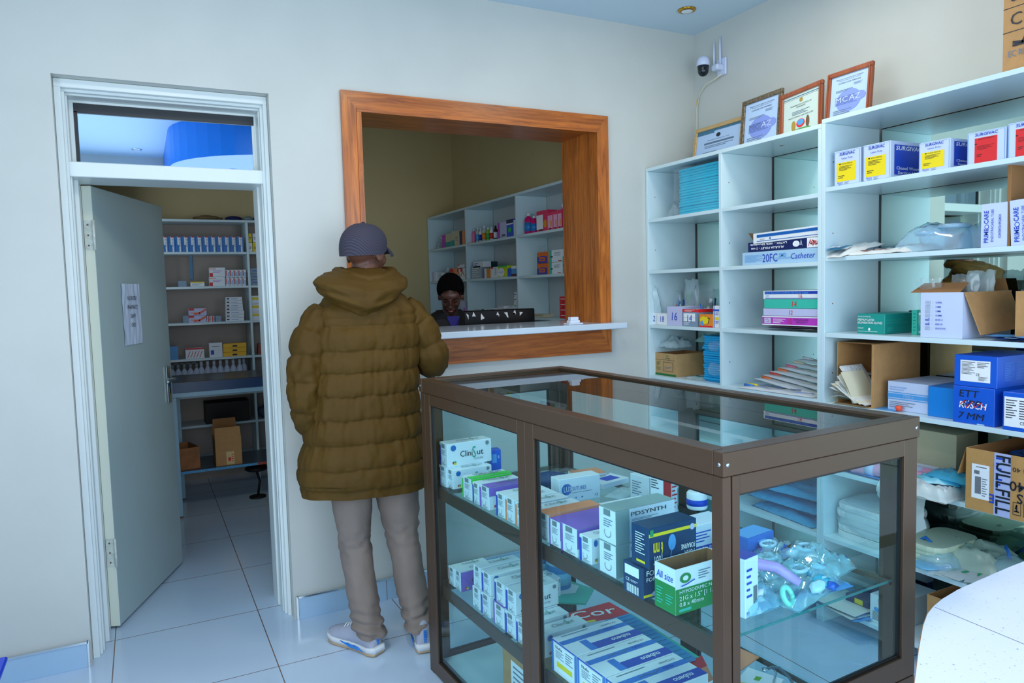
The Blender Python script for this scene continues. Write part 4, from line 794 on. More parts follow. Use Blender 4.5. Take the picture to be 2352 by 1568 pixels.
# tipped shipping carton
FUL = M('fullfil_card', (190, 142, 82), .75, noise_s=30, noise_a=.05); TAPE = M('printed_tape', (176, 186, 226), .3)
tx = 2.545; ty = ysol(2217, tx, .70); tdims = (.36, .40, .215)
o = carton('shipping_carton', 'open brown carton with taped seam and upside-down print on the low shelf', 'box', (tx, ty-.40, .6895), tdims, FUL, [(f_, rescale_u(d_, .74)) for f_, d_ in [
    ('E', ('r', .07, .2, .27, .76, PRTW)), ('E', ('b', .11, .28, .18, .56, INK)), ('E', ('l', .19, .24, .25, .55, 8, GREYINK)), ('E', ('b', .10, .6, .16, .66, INK)), ('E', ('l', .12, .70, .24, .73, 1, INK)),
    ('E', ('r', .32, .0, .50, 1, TAPE)), ('E', ('t', 'FULLFILL', .345, .98, .115, INK, .95, None, -90, 0, .02)), ('E', ('l', .34, .45, .41, .95, 6, BLUEINK)), ('E', ('t', 'E', .335, .32, .14, BLUEINK, None, None, 180, 0, .03)), ('E', ('t', 'mini 40', .52, .82, .07, INK, .26, 'R', 180)), ('E', ('t', 'mini 40', .49, .60, .15, INK, .5, 'R', 180, 0, .02)), ('E', ('t', 'FUSIONS', .57, .42, .15, INK, .6, 'R', 180, 0, .02)), ('E', ('r', .53, .08, .535, .28, INK)), ('E', ('r', .61, .08, .615, .28, INK)), ('E', ('r', .53, .08, .615, .09, INK)), ('E', ('r', .53, .27, .615, .28, INK)), ('E', ('c', [(.55, .14), (.595, .14), (.572, .14), (.572, .24), (.56, .18)], INK, .002)),
    ('E', ('r', .64, .08, .645, .28, INK)), ('E', ('r', .72, .08, .725, .28, INK)), ('E', ('r', .64, .08, .725, .09, INK)), ('E', ('r', .64, .27, .725, .28, INK)), ('E', ('o', .68, .17, .02, .05, INK))]], open_top=True)
mb = MB(); a_, b_, h_ = tdims
mb.quad((.0, b_, h_), (a_, b_, h_), (a_, b_+.03, h_-.10), (0, b_+.03, h_-.10), FUL); mb.quad((a_, 0, h_), (a_, b_, h_), (a_+.02, b_, h_+.045), (a_+.02, 0, h_+.045), FUL); mb.build('top_flap', o)
for i in range(5):
    mb = MB(); paper_fan(mb, [M('dark_blue_pouch', (20, 70, 140), .4), ROYAL], (tx+.10+.05*i, ty-.22, .6895+.15+.006*i), .12, .30, 3, 70+i, .02, .3, .1)
    tag(mb.build('blue_packet'), 'dark blue packet heaped inside the open brown carton on the low shelf', 'packet', 'blue packets in the open carton')
# shelf below: bedding bag, folded gauze, masks, pouches
zb = z2(5)
e = empty('bedding_bag', (2.765, ysol(1975, 2.72, zb)-.07, zb), 0, 'large clear bag of folded white linen seen through the end of the display case', 'bag')
mb = MB(); slabs(mb, WRAPW, .24, .30, .15, 5, 3, .06, .006); mb.build('linen', e); mb = MB(); blob(mb, FILM2, (0, 0, .085), (.145, .19, .10), .08, 8, 5, 4, .0005); mb.build('film', e)
e = empty('linen_pile', (2.77, ysol(2150, 2.74, zb), zb), 0, 'pile of folded cream cloths right beside the corner post of the case', 'linen'); mb = MB(); slabs(mb, M('cream_cloth', (206, 222, 196), .8), .28, .17, .085, 4, 5, .05, .006); mb.build('cloths', e)
e = bag('gauze_bag', 'long greenish bag of gauze sloping across the back of the lower shelf', (2.80, ysol(2235, 2.80, zb), zb), .22, .34, .12, sheet('gauze_green_film', (.7, .88, .8), (.72, .86, .74), .6, .25), .4, 77, 0, 16, 6)
def mask(label, O, rz, s=1.0):
    e = empty('face_mask', O, rz, label, 'breathing mask', 'clear breathing masks'); mb = MB(); R = []
    for i, (r, z) in enumerate(((.055, 0), (.06, .006), (.05, .03), (.03, .05), (.012, .058))): R.append([(r*s*1.35*cos(a*pi/8), r*s*sin(a*pi/8), z*s) for a in range(16)])
    mb.rings(R, ICE); mb.build('mask_shell', e); mb = MB(); mb.tube([(.0, 0, .05*s), (.03*s, .02, .075*s), (.09*s, .03, .03*s), (.12*s, .05, .006)], .006, BLC, 8); mb.build('tubing', e)
mask('clear mask with blue tubing at the front of the lower shelf', (2.69, ysol(2140, 2.66, zb), zb+.003), radians(70), 1.25)
mask('clear mask with coiled tubing lying at the right edge of the lower shelf', (2.80, ysol(2320, 2.80, zb), zb+.003), radians(20), 1.3)
mb = MB(); blob(mb, M('translucent_blue_lid', (120, 190, 225), .3), (0, 0, .01), (.12, .07, .012), .1, 4, 3, 3, .0003); o = mb.build('blister_tray'); o.location = (2.70, ysol(2140, 2.66, zb)-.0, zb); tag(o, 'thin blue blister tray under the mask at the front of the lower shelf', 'tray'); o.location.z -= 0
GP = sheet('paper_pouch_film', (.8, .9, .88), (.8, .9, .9), .75, .3)
for i in range(7):
    q = MB(); pillow(q, GP, (0, 0, 0), .20, .075, .008, .3, 80+i, 8, 0, 5); q.quad((-.03, -.01, .0085), (.0, -.01, .0085), (.0, .004, .0085), (-.03, .004, .0085), M('green_print', (40, 170, 110), .5))
    ob = q.build('sterile_pouch'); ob.location = (2.675+.006*i, ysol(2165+26*i, 2.66, zb)+.01, zb+.001+.0035*i); ob.rotation_euler = (0, 0, radians(25-14*(i % 3)))
    tag(ob, 'translucent peel pouch with green print spread along the lower shelf', 'pouch', 'peel pouches on the lower shelf')
zb = z1(5)
for i in range(3):
    e = empty('drape_pack', (2.78, -.95+.02*i, zb+.056*i), radians(6*i-5), '%s shiny blue drape pack behind the glass end of the display case' % ('lowest', 'middle', 'topmost')[i], 'drape pack', 'shiny blue packs on the low shelf')
    mb = MB(); pillow(mb, M('shiny_blue_film', (60, 165, 212), .2, bump=.9, bump_s=30), (0, 0, 0), .27, .40, .06, .4, 90+i, 14, 0, 6); mb.build('pack', e)
zb = z2(6)
wcarton('glove_carton', 'white box with a big pink figure 8 drawn on it on the bottom shelf', 'box', 1998, 2060, (2030, 1374), zb, WHITE, [('E', ('c', [(.62+.28*sin(t*pi/12)*(1 if t < 100 else 1), .5+.36*sin(t*pi/24+0)*1.0) for t in range(0, 49)], M('pink_marker', (240, 70, 130), .4), .002)), ('E', ('o', .25, .5, .1, .08, LBLUE)), ('E', ('l', .1, .1, .6, .42, 7, INK)), ('E', ('l', .3, .8, .8, .9, 2, INK))], .25, 2.62)
wcarton('needle_carton', 'navy and yellow box beside the box marked with a pink 8', 'box', 1942, 1995, (1970, 1372), zb, NAVY, [('E', ('r', .4, .5, .75, .9, YEL))], .2, 2.66)
mb = MB(); paper_fan(mb, [PB, LBLUE, PAPERW], (2.66, ysol(1935, 2.62, zb), zb), .2, .26, 6, 95, .02, .3, .02); tag(mb.build('lined_paper'), 'lined blue papers spread on the bottom shelf behind the case', 'paper')
wcarton('open_carton', 'small brown open carton on the bottom shelf by the white table', 'box', 2128, 2215, (2160, 1375), zb, CARD, [], .25, 2.61, open_top=True)
# ================= GOODS IN THE DISPLAY CASE =================
def ssol(px, t, z):
    a, b = -.3, 2.2
    for _ in range(40):
        m = (a+b)/2
        if proj(cw(t, m, z))[0] > px: a = m
        else: b = m
    return (a+b)/2
PURP = M('purple_card', (140, 105, 200), .4); SOR = M('salmon_card', (240, 150, 105), .4); SGRY = M('silver_green_card', (150, 175, 172), .4); PALE = M('suture_white_card', (230, 238, 244), .35); GREEN2 = M('lime_print', (60, 215, 60), .4); LEAF = M('leaf_blue', (20, 110, 185), .4); TAB = M('tab_grey', (120, 135, 140), .5); TEALS = M('logo_teal', (30, 175, 140), .4)
def sdec(stripe=None, full=None, rbl=False):
    d = [('E', ('r', .30, .78, .72, .97, TAB)), ('E', ('l', .28, .48, .85, .72, 5, GREYINK)), ('E', ('c', [(.5+.18*cos(a*pi/6), .28+.14*sin(a*pi/6)) for a in range(-7, 2)], INK, .0005)), ('E', ('l', .3, .04, .9, .12, 2, GREYINK))]
    if stripe: d.append(('E', ('r', .02, 0, .2, .88, stripe)))
    if full: d += [('T', ('r', 0, 0, 1, 1, full)), ('E', ('r', .0, .0, .12, 1, full)), ('F', ('r', 0, .3, 1, 1, full))]
    else: d += [('F', ('o', .14, .80, .06, .13, LEAF)), ('F', ('t', 'Clini', .28, .38, .26, INK, .28)), ('F', ('t', 'S', .55, .28, .5, TEALS, .09)), ('F', ('t', 'ut', .65, .38, .26, INK, .16)), ('F', ('t', 'SUTURE', .6, .18, .09, GREYINK, .2)), ('F', ('o', .14, .16, .03, .06, REDINK)), ('F', ('o', .17, .12, .03, .06, YEL)), ('F', ('o', .17, .18, .025, .05, TEALS)), ('F', ('o', .9, .85, .04, .09, TAB)), ('T', ('t', 'CliniSut', .3, .4, .3, TAB, .5)), ('T', ('t', 'S', .62, .35, .5, TEALS, .06))]
    return d
WRAPCL = sheet('shrink_wrap', (.95, .98, .99), (.95, .98, 1), .06, .06, 1.4)
def suture(label, t, s, z, dims=(.165, .058, .078), dec=None, mat=None, group='suture boxes in the display case', rz=0, topm=None):
    o = carton('suture_box', label, 'box', cw(t, s, z), dims, mat or PALE, dec if dec is not None else sdec(), CYAW+rz, group, topm)
    return o
def row(z, t, pl, pr, label, h=.078, a=.165, **k):
    s0 = ssol(pr, t, z); s1 = ssol(pl, t, z); return suture(label, t, s0, z, (a, s1-s0-.0012, h), **k), s0, s1
z = UZ; t0 = .047
o, s0, s1 = row(z, t0, 1009, 1026, 'white suture box with a blue edge under the box lettered CliniSut', dec=sdec(BLUEINK))
suture('white suture box lettered CliniSut on top at the far left of the upper glass shelf', t0+.004, s0-.004, z+.0785, (.19, s1-s0, .088), sdec(BLUEINK))
row(z, t0+.01, 1027, 1041, 'white suture box second from the far end of the upper glass shelf', .072)
row(z, t0, 1063, 1083, 'white suture box with a lime green edge on the upper glass shelf', dec=sdec()+[('T', ('r', 0, .0, 1, .5, GREEN2)), ('E', ('r', .0, .0, .1, .9, GREEN2)), ('F', ('r', 0, .80, 1, 1, GREEN2)), ('T', ('t', 'SURGICAL SUTURES', .2, .6, .25, INK, .7))])
row(z, t0, 1086, 1101, 'white suture box between the lime-edged and the purple-topped boxes', .074, dec=sdec(BLUEINK)+[('T', ('t', 'SURGICAL SUTURES', .2, .6, .25, INK, .7))])
row(z, t0, 1102, 1124, 'white suture box with a purple lid just left of the case mullion', dec=sdec(PURP)+[('T', ('r', 0, 0, 1, .75, PURP)), ('F', ('r', 0, .62, 1, 1, PURP))])
row(z, t0, 1140, 1160, 'white suture box with a blue strip beside the mullion on the upper shelf', dec=sdec(BLUEINK))
row(z, t0, 1161, 1182, 'white suture box with an orange strip beside the mullion on the upper shelf', dec=sdec(SOR))
row(z, t0, 1184, 1206, 'white suture box hidden mostly behind the mullion on the upper shelf', dec=sdec(SOR))
row(z, t0, 1211, 1232, 'white suture box just right of the mullion on the upper shelf', dec=sdec())
row(z, t0, 1236, 1261, 'orange-topped suture box in the middle of the front row', .082, .19, dec=sdec(None, SOR))
row(z, t0, 1262, 1287, 'purple-topped suture box next to the orange one', .076, .19, dec=sdec(None, PURP))
row(z, t0, 1289, 1326, 'wider purple-topped suture box right of the first purple one', .08, .20, dec=sdec(None, PURP))
row(z, t0+.002, 1331, 1359, 'small white suture box with a blue strip in front of the silver-grey stack', .072, .10, dec=sdec(BLUEINK))
pd = [('E', ('r', .3, .80, .7, .99, TAB)), ('E', ('l', .3, .45, .85, .72, 4, GREYINK)), ('E', ('c', [(.55+.2*cos(a*pi/6), .3+.14*sin(a*pi/6)) for a in range(-7, 2)], INK, .0006)), ('F', ('r', 0, .0, .22, 1, SGRY)), ('F', ('t', 'PDSYNTH', .24, .78, .12, INK, .6)), ('F', ('l', .26, .62, .7, .7, 2, GREYINK)), ('F', ('l', .26, .2, .7, .4, 3, GREYINK)), ('T', ('r', 0, 0, 1, 1, SGRY))]
o, s0, s1 = row(z, t0, 1377, 1415, 'silver-grey suture box lettered PDSYNTH, lower of two', .083, .2, dec=pd)
suture('silver-grey suture box lettered PDSYNTH, upper of two', t0+.004, s0+.004, z+.084, (.2, s1-s0, .088), pd)
NB = M('needle_box_navy', (8, 58, 98), .3)
fd = lambda big: [('F', ('t', 'FORA', .95 if big else .08, .25 if big else .74, .16, PRTW, .22 if big else .5, None, 180 if big else None, 0, .03)), ('F', ('t', 'FORAFINE', .96 if big else .08, .42 if big else .56, .12, PRTW, .3 if big else .7, None, 180 if big else None, 0, .03))]
t, s = c_at(1478, 1380, z)
carton('needle_box', 'small navy pen needle box with a white patch and barcode', 'box', cw(t, s, z), (.10, ssol(1432, t, z)-s, .078), NB, fd(0)+[('E', ('r', .1, .62, .8, .92, PRTW)), ('E', ('t', 'CE', .15, .42, .1, PRTW, .2)), ('E', ('l', .4, .42, .75, .5, 2, PRTW)), ('E', ('b', .2, .08, .8, .34, PRTW)), ('F', ('r', 0, .08, 1, .16, YEL)), ('F', ('o', .45, .15, .2, .1, LAV))], CYAW)
t, s = c_at(1491, 1309, z+.079); b2_ = ssol(1451, t, z+.079)-s
carton('needle_box', 'large navy pen needle box with a yellow band and upside-down lettering', 'box', cw(t, s, z+.079), (.15, b2_, .098), NB, fd(1)+[('F', ('r', .0, .78, 1, .86, YEL)), ('F', ('t', '6 mm', .28, .62, .34, YEL, .0+.2, None, 180, 0, .03)), ('F', ('t', '100T', .28, .3, .2, PRTW, .2, None, 180, 0, .02)), ('F', ('o', .47, .55, .08, .2, LBLUE)), ('F', ('c', [(.47, .5), (.42, .1)], LBLUE, .001)), ('F', ('o', .9, .82, .05, .08, LAV)), ('E', ('l', .25, .3, .8, .85, 9, PRTW)), ('E', ('r', .3, .1, .8, .16, YEL)), ('F', ('r', .02, .80, .09, .96, M('cross_green', (30, 150, 90), .4)))], CYAW)
t, s = c_at(1552, 1414, z)
hg = M('needle_green', (20, 135, 60), .4)
b_ = ssol(1505, t, z)-s
o = carton('needle_carton', 'open white and green hypodermic needles carton scrawled All size', 'box', cw(t, max(s, .046), z), (.165, b_, .105), WHITE, [('E', ('r', 0, 0, 1, .62, hg)), ('E', ('t', 'All size', .1, .70, .16, BLUEINK, .8, None, None, .1)), ('E', ('l', .1, .1, .4, .5, 6, SEA)), ('E', ('l', .55, .15, .9, .4, 4, SEA)), ('F', ('r', 0, 0, 1, .56, hg)), ('F', ('t', 'HYPODERMIC Needles', .06, .45, .075, PRTW, .82)), ('F', ('t', '21G x 1.5" [1 1/2"]', .06, .30, .10, PRTW, .74)), ('F', ('t', '0.8 x 40mm', .06, .17, .09, PRTW, .45)), ('F', ('r', .06, .05, .28, .11, SEA)), ('F', ('o', .18, .78, .10, .11, hg)), ('F', ('o', .18, .78, .05, .055, WHITE)), ('F', ('l', .42, .66, .64, .88, 4, GREYINK)), ('F', ('l', .72, .66, .92, .88, 4, GREYINK)), ('F', ('c', [(.1, .62), (.2, .64), (.34, .7)], BLUEINK, .0012))], CYAW, open_top=True)
# back of the upper shelf
def cbox(name, label, px, py, dims, mat, dec=(), rz=0, z=UZ, **k):
    t, s = c_at(px, py, z); t = min(max(t, .05), CW-.06-dims[0]*.0); return carton(name, label, 'box', cw(t, s, z), dims, mat, dec, CYAW+rz, **k)
carton('medicine_box', 'slim upright blue and white box at the back of the upper glass shelf', 'box', cw(*c_at(1127, 1100, UZ), UZ), (.045, .045, .115), ROYAL, [('E', ('r', 0, 0, 1, 1, PALE)), ('F', ('r', .2, .55, .6, .85, LBLUE)), ('F', ('t', 'S', .7, .7, .1, PRTW))], CYAW-.2)
cbox('suture_box', 'white box lettered LUX SUTURES with a blue disc logo', 1285, 1158, (.165, .06, .085), PALE, [('F', ('o', .18, .56, .12, .23, LEAF)), ('F', ('t', 'LUX', .10, .46, .22, PRTW, .22)), ('F', ('t', 'SUTURES', .31, .48, .16, LEAF, .34)), ('F', ('l', .3, .36, .8, .41, 1, GREYINK)), ('F', ('c', [(.06, .14), (.1, .2), (.13, .14)], LEAF, .0015)), ('F', ('o', .25, .17, .02, .03, LEAF)), ('F', ('o', .4, .17, .02, .03, LEAF)), ('F', ('o', .55, .17, .02, .03, LEAF)), ('F', ('t', 'CE', .86, .13, .1, INK, .08))], -.08)
mb = MB(); blob(mb, M('navy_neoprene', (15, 60, 105), .6), (0, 0, .028), (.075, .045, .028), .15, 4, 3, 3, .0005); o = mb.build('blue_pouch'); t, s = c_at(1262, 1118, UZ); o.location = cw(t, s, UZ); tag(o, 'dark blue soft pouch lying left behind the LUX SUTURES box', 'pouch')
cbox('medicine_box', 'flat white box with an orange top at the back of the upper shelf', 1328, 1104, (.125, .09, .018), PALE, [('T', ('r', 0, 0, 1, 1, SOR)), ('F', ('l', .1, .2, .8, .7, 1, INK))], -.15)
cbox('suture_box', 'flat white box with a blue panel lying beside the orange-topped one', 1385, 1124, (.14, .10, .02), PALE, [('T', ('r', .3, .2, .8, .7, BLUEINK)), ('T', ('l', .1, .75, .9, .95, 2, GREYINK))], .15)
cbox('suture_box', 'flat white shrink-wrapped box, upper of the pair behind the silver-grey stack', 1398, 1192, (.165, .06, .034), PALE, [], -.05, z=UZ+.0365)
cbox('suture_box', 'flat white shrink-wrapped box with a blue leaf, lower of the pair behind the silver-grey stack', 1398, 1206, (.165, .065, .036), PALE, [('F', ('o', .16, .5, .07, .3, LEAF))], -.05)
bag('glove_packet', 'thin clear packet lying at the far corner of the upper shelf', cw(*c_at(1285, 1085, UZ), UZ), .14, .10, .012, CLEAR, .6, 5)
bag('glove_packet', 'thin clear packet of gauze before the upright red and white box', cw(*c_at(1428, 1133, UZ), UZ), .14, .07, .014, FILM2, .6, 9, rz=.5)
cbox('suture_box', 'white suture box with a blue leaf standing left of the red-striped box', 1492, 1165, (.05, .09, .10), PALE, [('E', ('l', .1, .3, .6, .8, 6, GREYINK)), ('F', ('o', .4, .7, .3, .12, LEAF)), ('F', ('o', .3, .1, .12, .05, REDINK))], .1)
cbox('medicine_box', 'tall white box with a red stripe at the back of the upper glass shelf', 1523, 1186, (.07, .055, .135), PALE, [('F', ('r', .05, .02, .55, .98, REDINK)), ('F', ('l', .6, .1, .95, .9, 8, REDINK)), ('E', ('l', .1, .62, .7, .92, 5, INK)), ('E', ('l', .15, .1, .8, .5, 5, GREYINK))], .1)
cbox('glove_box', 'white box with a dark blue base band at the right back of the pane', 1590, 1280, (.14, .08, .085), PALE, [('F', ('r', 0, 0, 1, .3, SURB)), ('F', ('l', .05, .4, .5, .8, 4, BLUEINK)), ('F', ('t', 'DENTAL FLOSS', .08, .12, .14, PRTW, .6)), ('E', ('r', 0, 0, 1, .3, SURB))], .0)
mb = MB(); mb.lathe([(.0, 0), (.028, 0), (.03, .004), (.03, .045), (.026, .05), (.0, .05)], WHITE, n=20); mb.lathe([(.0305, .012), (.0305, .03)], BLUEINK, n=20); o = mb.build('tape_roll'); t, s = c_at(1590, 1235, UZ); o.location = cw(t+.02, s, UZ+.0865); tag(o, 'white plaster roll with a blue band on top of the white and dark blue box', 'roll')
# right end, seen through the short pane
cbox('suture_box', 'white box with print under the translucent blue box near the glass end', 1742, 1300, (.085, .07, .036), PALE, [('F', ('l', .2, .2, .8, .8, 4, GREYINK)), ('E', ('l', .2, .2, .8, .8, 4, LEAF))], .25)
t, s = c_at(1742, 1300, UZ)
carton('medicine_box', 'translucent blue lidded box on the white printed box', 'box', cw(t-.035, s+.002, UZ+.037), (.11, .065, .042), M('blue_box_plastic', (15, 110, 205), .25), [('F', ('r', .38, .3, .64, .7, LBLUE)), ('T', ('r', .03, .05, .97, .95, LBLUE))], CYAW+.1)
cbox('medicine_box', 'tall white box with a blue top standing at the left of the short pane', 1712, 1422, (.05, .045, .135), PALE, [('T', ('r', 0, 0, 1, 1, SURB)), ('F', ('l', .1, .3, .5, .85, 5, BLUEINK)), ('F', ('b', .6, .2, .9, .5, INK)), ('F', ('r', .1, .06, .3, .1, BLUEINK))], .15)
# heap of masks and bags on a blue tray paper
t, s = c_at(1900, 1330, UZ)
mb = MB(); paper_fan(mb, [LBLUE, M('tray_paper', (150, 205, 235), .5)], (0, 0, 0), .30, .20, 3, 7, .006, .15, .0); o = mb.build('paper_sheet'); o.location = cw(.36, .17, UZ); o.rotation_euler = (0, 0, CYAW); tag(o, 'blue and white paper sheets under the heap of clear bags in the case', 'paper')
ICE2 = M('milky_ice_plastic', (185, 225, 240), .15); CYT = M('cyan_plastic_part', (60, 190, 225), .2); BLC2 = M('royal_plastic_part', (25, 100, 205), .2)
CRINK = sheet('crinkled_clear_film', (.80, .96, .99), (.5, .88, .98), .34, .08, 2.2)
HP = [(.22, .15, .12, .16, .05, 'crumpled clear bag at the left of the heap behind the short pane'), (.34, .18, .14, .18, .06, 'clear bag with blue parts in the middle of the heap'), (.46, .16, .15, .16, .06, 'clear bag of masks at the right of the heap'), (.36, .10, .20, .10, .05, 'low clear bag at the front of the heap'), (.42, .24, .2, .12, .055, 'pale clear bag at the back of the heap')]
for i, (t, s, L_, W_, H_, lab) in enumerate(HP):
    def ins(q, i=i):
        rr = random.Random(i)
        for k in range(11):
            m = (ICE2, ICE, BLC2, ICE, WHITE, CYT, ICE2)[(k+i) % 7]; blob(q, m, (rr.uniform(-.055, .055), rr.uniform(-.05, .05), rr.uniform(.014, .036)), (rr.uniform(.012, .030), rr.uniform(.008, .02), rr.uniform(.006, .014)), .9, k*3+i, 6, 2, .003)
        q.tube([(.02+.024*cos(a*pi/6), .02+.018*sin(a*pi/6), .045) for a in range(13)], .005, ICE2, 8)
        q.tube([(-.05, .01, .02), (0, .03, .035), (.05, 0, .015)], .004, (BLC, M('pink_tube', (215, 150, 215), .4), ICE)[i % 3], 6)
    bag('mask_bag', lab, cw(t, s, UZ+.006+.008*(i % 3)), L_*1.15, W_, H_*1.15, CRINK, .45, 20+i, CYAW+.07*i, 16, 7, inside=ins, group='clear bags heaped in the case')
mb = MB(); mb.tube([(.013*cos(a*pi/12), .019*sin(a*pi/12), .004) for a in range(25)], .0065, M('seafoam_ring', (130, 225, 205), .3), 10); o = mb.build('mouth_ring'); t, s = c_at(1806, 1398, UZ); o.location = cw(t, max(s, .06), UZ+.03); o.rotation_euler = (radians(62), 0, CYAW); tag(o, 'pale green oval ring leaning at the front of the heap of clear bags', 'ring')
mb = MB(); mb.tube([(-.06, .03, .05), (-.02, .0, .062), (.03, -.03, .05), (.06, -.07, .02)], [.012, .014, .013, .010], M('lilac_tube', (195, 165, 225), .35), 10); o = mb.build('airway_tube'); o.location = cw(.24, .13, UZ+.035); o.rotation_euler = (0, 0, CYAW); tag(o, 'lilac plastic airway lying across the clear bags', 'airway')
# lower glass shelf
z = LZ
t, s = c_at(1057, 1359, z); suture('white suture box with an orange line at the far left of the lower shelf', max(t, .047), s+.05, z, (.15, .05, .07), sdec(SOR)); suture('white suture box with a deep purple side at the far left of the lower shelf', max(t, .047)+.002, s-.004, z, (.16, .052, .074), sdec()+[('F', ('r', 0, 0, 1, 1, PURP)), ('T', ('r', .0, 0, 1, 1, PALE))])
for (pl, pr, lo_l, hi_l, st) in ((1086, 1103, 'white suture box, lower one of the stack left in the lower row', 'white suture box, upper one of the stack left in the lower row', None), (1105, 1126, 'white leaf logo suture box, lower in the second stack of the lower row', 'white leaf logo suture box, upper in the second stack of the lower row', BLUEINK),
                                (1134, 1158, 'purple-topped suture box at the bottom of the stack near the mullion', 'blue-striped suture box on the purple-topped one near the mullion', PURP), (1160, 1184, 'white suture box under its twin right beside the mullion', 'white suture box on top of its twin right beside the mullion', BLUEINK)):
    o, s0, s1 = row(z, t0, pl, pr, lo_l, .074, dec=sdec(st) if st is not PURP else sdec(None, PURP)[:-1]); suture(hi_l, t0+.006, s0+.003, z+.0755, (.165, s1-s0-.004, .075), sdec(BLUEINK if st else None))
row(z, t0, 1186, 1208, 'white suture box standing alone behind the mullion in the lower row', .074, dec=sdec(BLUEINK))
row(z, t0+.012, 1226, 1250, 'white suture box just right of the mullion in the lower row', .074, dec=sdec(PURP))
row(z, t0+.25, 1232, 1262, 'white suture box set back beside the blue tins', .075, .05, dec=sdec())
TIN = M('blue_tin_label', (30, 125, 185), .3)
for i, (px, py, r, h) in enumerate(((1240, 1334, .038, .115), (1284, 1350, .046, .10))):
    t, s = c_at(px, py, z); e = empty('milk_tin', cw(t, s, z), 0, ('taller blue tin half hidden by the mullion on the lower glass shelf', 'wider blue tin standing on white papers on the lower glass shelf')[i], 'tin')
    mb = MB(); mb.lathe([(r*.96, 0), (r, .003), (r, h-.006), (r*.97, h)], TIN, n=28); mb.lathe([(r*1.004, h*.25), (r*1.004, h*.7)], M('tin_panel', (110, 180, 210), .4), n=28); mb.build('tin_body', e); mb = MB(); mb.lathe([(0, h-.002), (r*.99, h-.002), (r*1.03, h), (r*1.03, h+.008), (r*.98, h+.010), (0, h+.010)], M('tin_lid', (140, 190, 215), .25), n=28); mb.build('lid', e)
def flat(name, label, cat, corners, z, th, m, side=None, extra=None, base=None):
    P_ = [at(px, py, 2, z) for px, py in corners]; c = sum(P_, Vector())/4; mb = MB(); Q = [(p.x-c.x, p.y-c.y) for p in P_]
    ar = sum(Q[i][0]*Q[(i+1) % 4][1]-Q[(i+1) % 4][0]*Q[i][1] for i in range(4))
    if ar < 0: Q = Q[::-1]
    mb.prism(Q, -th, 0, side or m); mb.add([(x, y, .0004) for x, y in Q], [(0, 1, 2, 3)], m)
    if extra: extra(mb, [Vector((p.x-c.x, p.y-c.y, .0006)) for p in P_])
    o = mb.build(name); o.location = c; return tag(o, label, cat)
def q2(mb, P, u0, v0, u1, v1, m, off=0.0):
    """rectangle on a patch P = corners (0,0),(1,0),(1,1),(0,1)"""
    f = lambda u, v: tuple((P[0]*(1-u)*(1-v)+P[1]*u*(1-v)+P[2]*u*v+P[3]*(1-u)*v)+Vector((0, 0, off)))
    a = [f(u0, v0), f(u1, v0), f(u1, v1), f(u0, v1)]
    n = (Vector(a[1])-Vector(a[0])).cross(Vector(a[3])-Vector(a[0]))
    if n.z < 0: a = a[::-1]
    mb.quad(*a, m)
flat('green_folder', 'sea green folder lying under papers on the lower glass shelf', 'folder', [(1226, 1380), (1345, 1386), (1364, 1352), (1270, 1320)], z+.006, .005, SEA)
flat('paper_sheet', 'white paper sheets on the green folder beside the blue tins', 'paper', [(1240, 1370), (1322, 1360), (1330, 1345), (1262, 1325)], z+.009, .002, PAPERW)
def cor(mb, P):
    q2(mb, P, .0, .0, .5, .12, YEL, .0004); u = (P[1]-P[0]).normalized(); v = Vector((0, 0, 1)).cross(u); mb.text('Cor', tuple(P[0]+u*.06+v*.035), u, v, .05, PRTW, w=.17, bold=.008, off=.001)
flat('picture_booklet', 'red booklet with big white letters beginning Cor on the lower glass shelf', 'booklet', [(1284, 1441), (1453, 1412), (1399, 1382), (1262, 1420)], z+.012, .010, REDINK, PRTW, cor)
def lines(n, m):
    def f(mb, P):
        for i in range(n): q2(mb, P, .05, (i+.4)/n, .95, (i+.5)/n, m, .0006)
    return f
flat('teal_folder', 'teal folder sticking out beneath the blue lined papers', 'folder', [(1500, 1545), (1606, 1508), (1450, 1408), (1400, 1425)], z+.008, .006, SEA)
flat('lined_paper', 'blue lined paper pad on the lower glass shelf behind the cannula boxes', 'paper', [(1508, 1538), (1598, 1510), (1446, 1408), (1392, 1424)], z+.018, .008, M('blue_paper', (40, 150, 205), .6), LBLUE, lines(14, M('paper_rule', (25, 110, 170), .6)))
flat('picture_booklet', 'orange and red magazine lettered RICH at the lower right of the long pane', 'booklet', [(1560, 1600), (1640, 1560), (1612, 1505), (1545, 1530)], z+.006, .006, SOR, PRTW, lambda mb, P: (q2(mb, P, 0, .55, 1, 1, REDINK, .0004), mb.text('RICH', tuple(P[0]*.7+P[3]*.3), (P[1]-P[0]).normalized(), Vector((0, 0, 1)).cross((P[1]-P[0]).normalized()), .03, BLUEINK, w=.10, off=.001)))
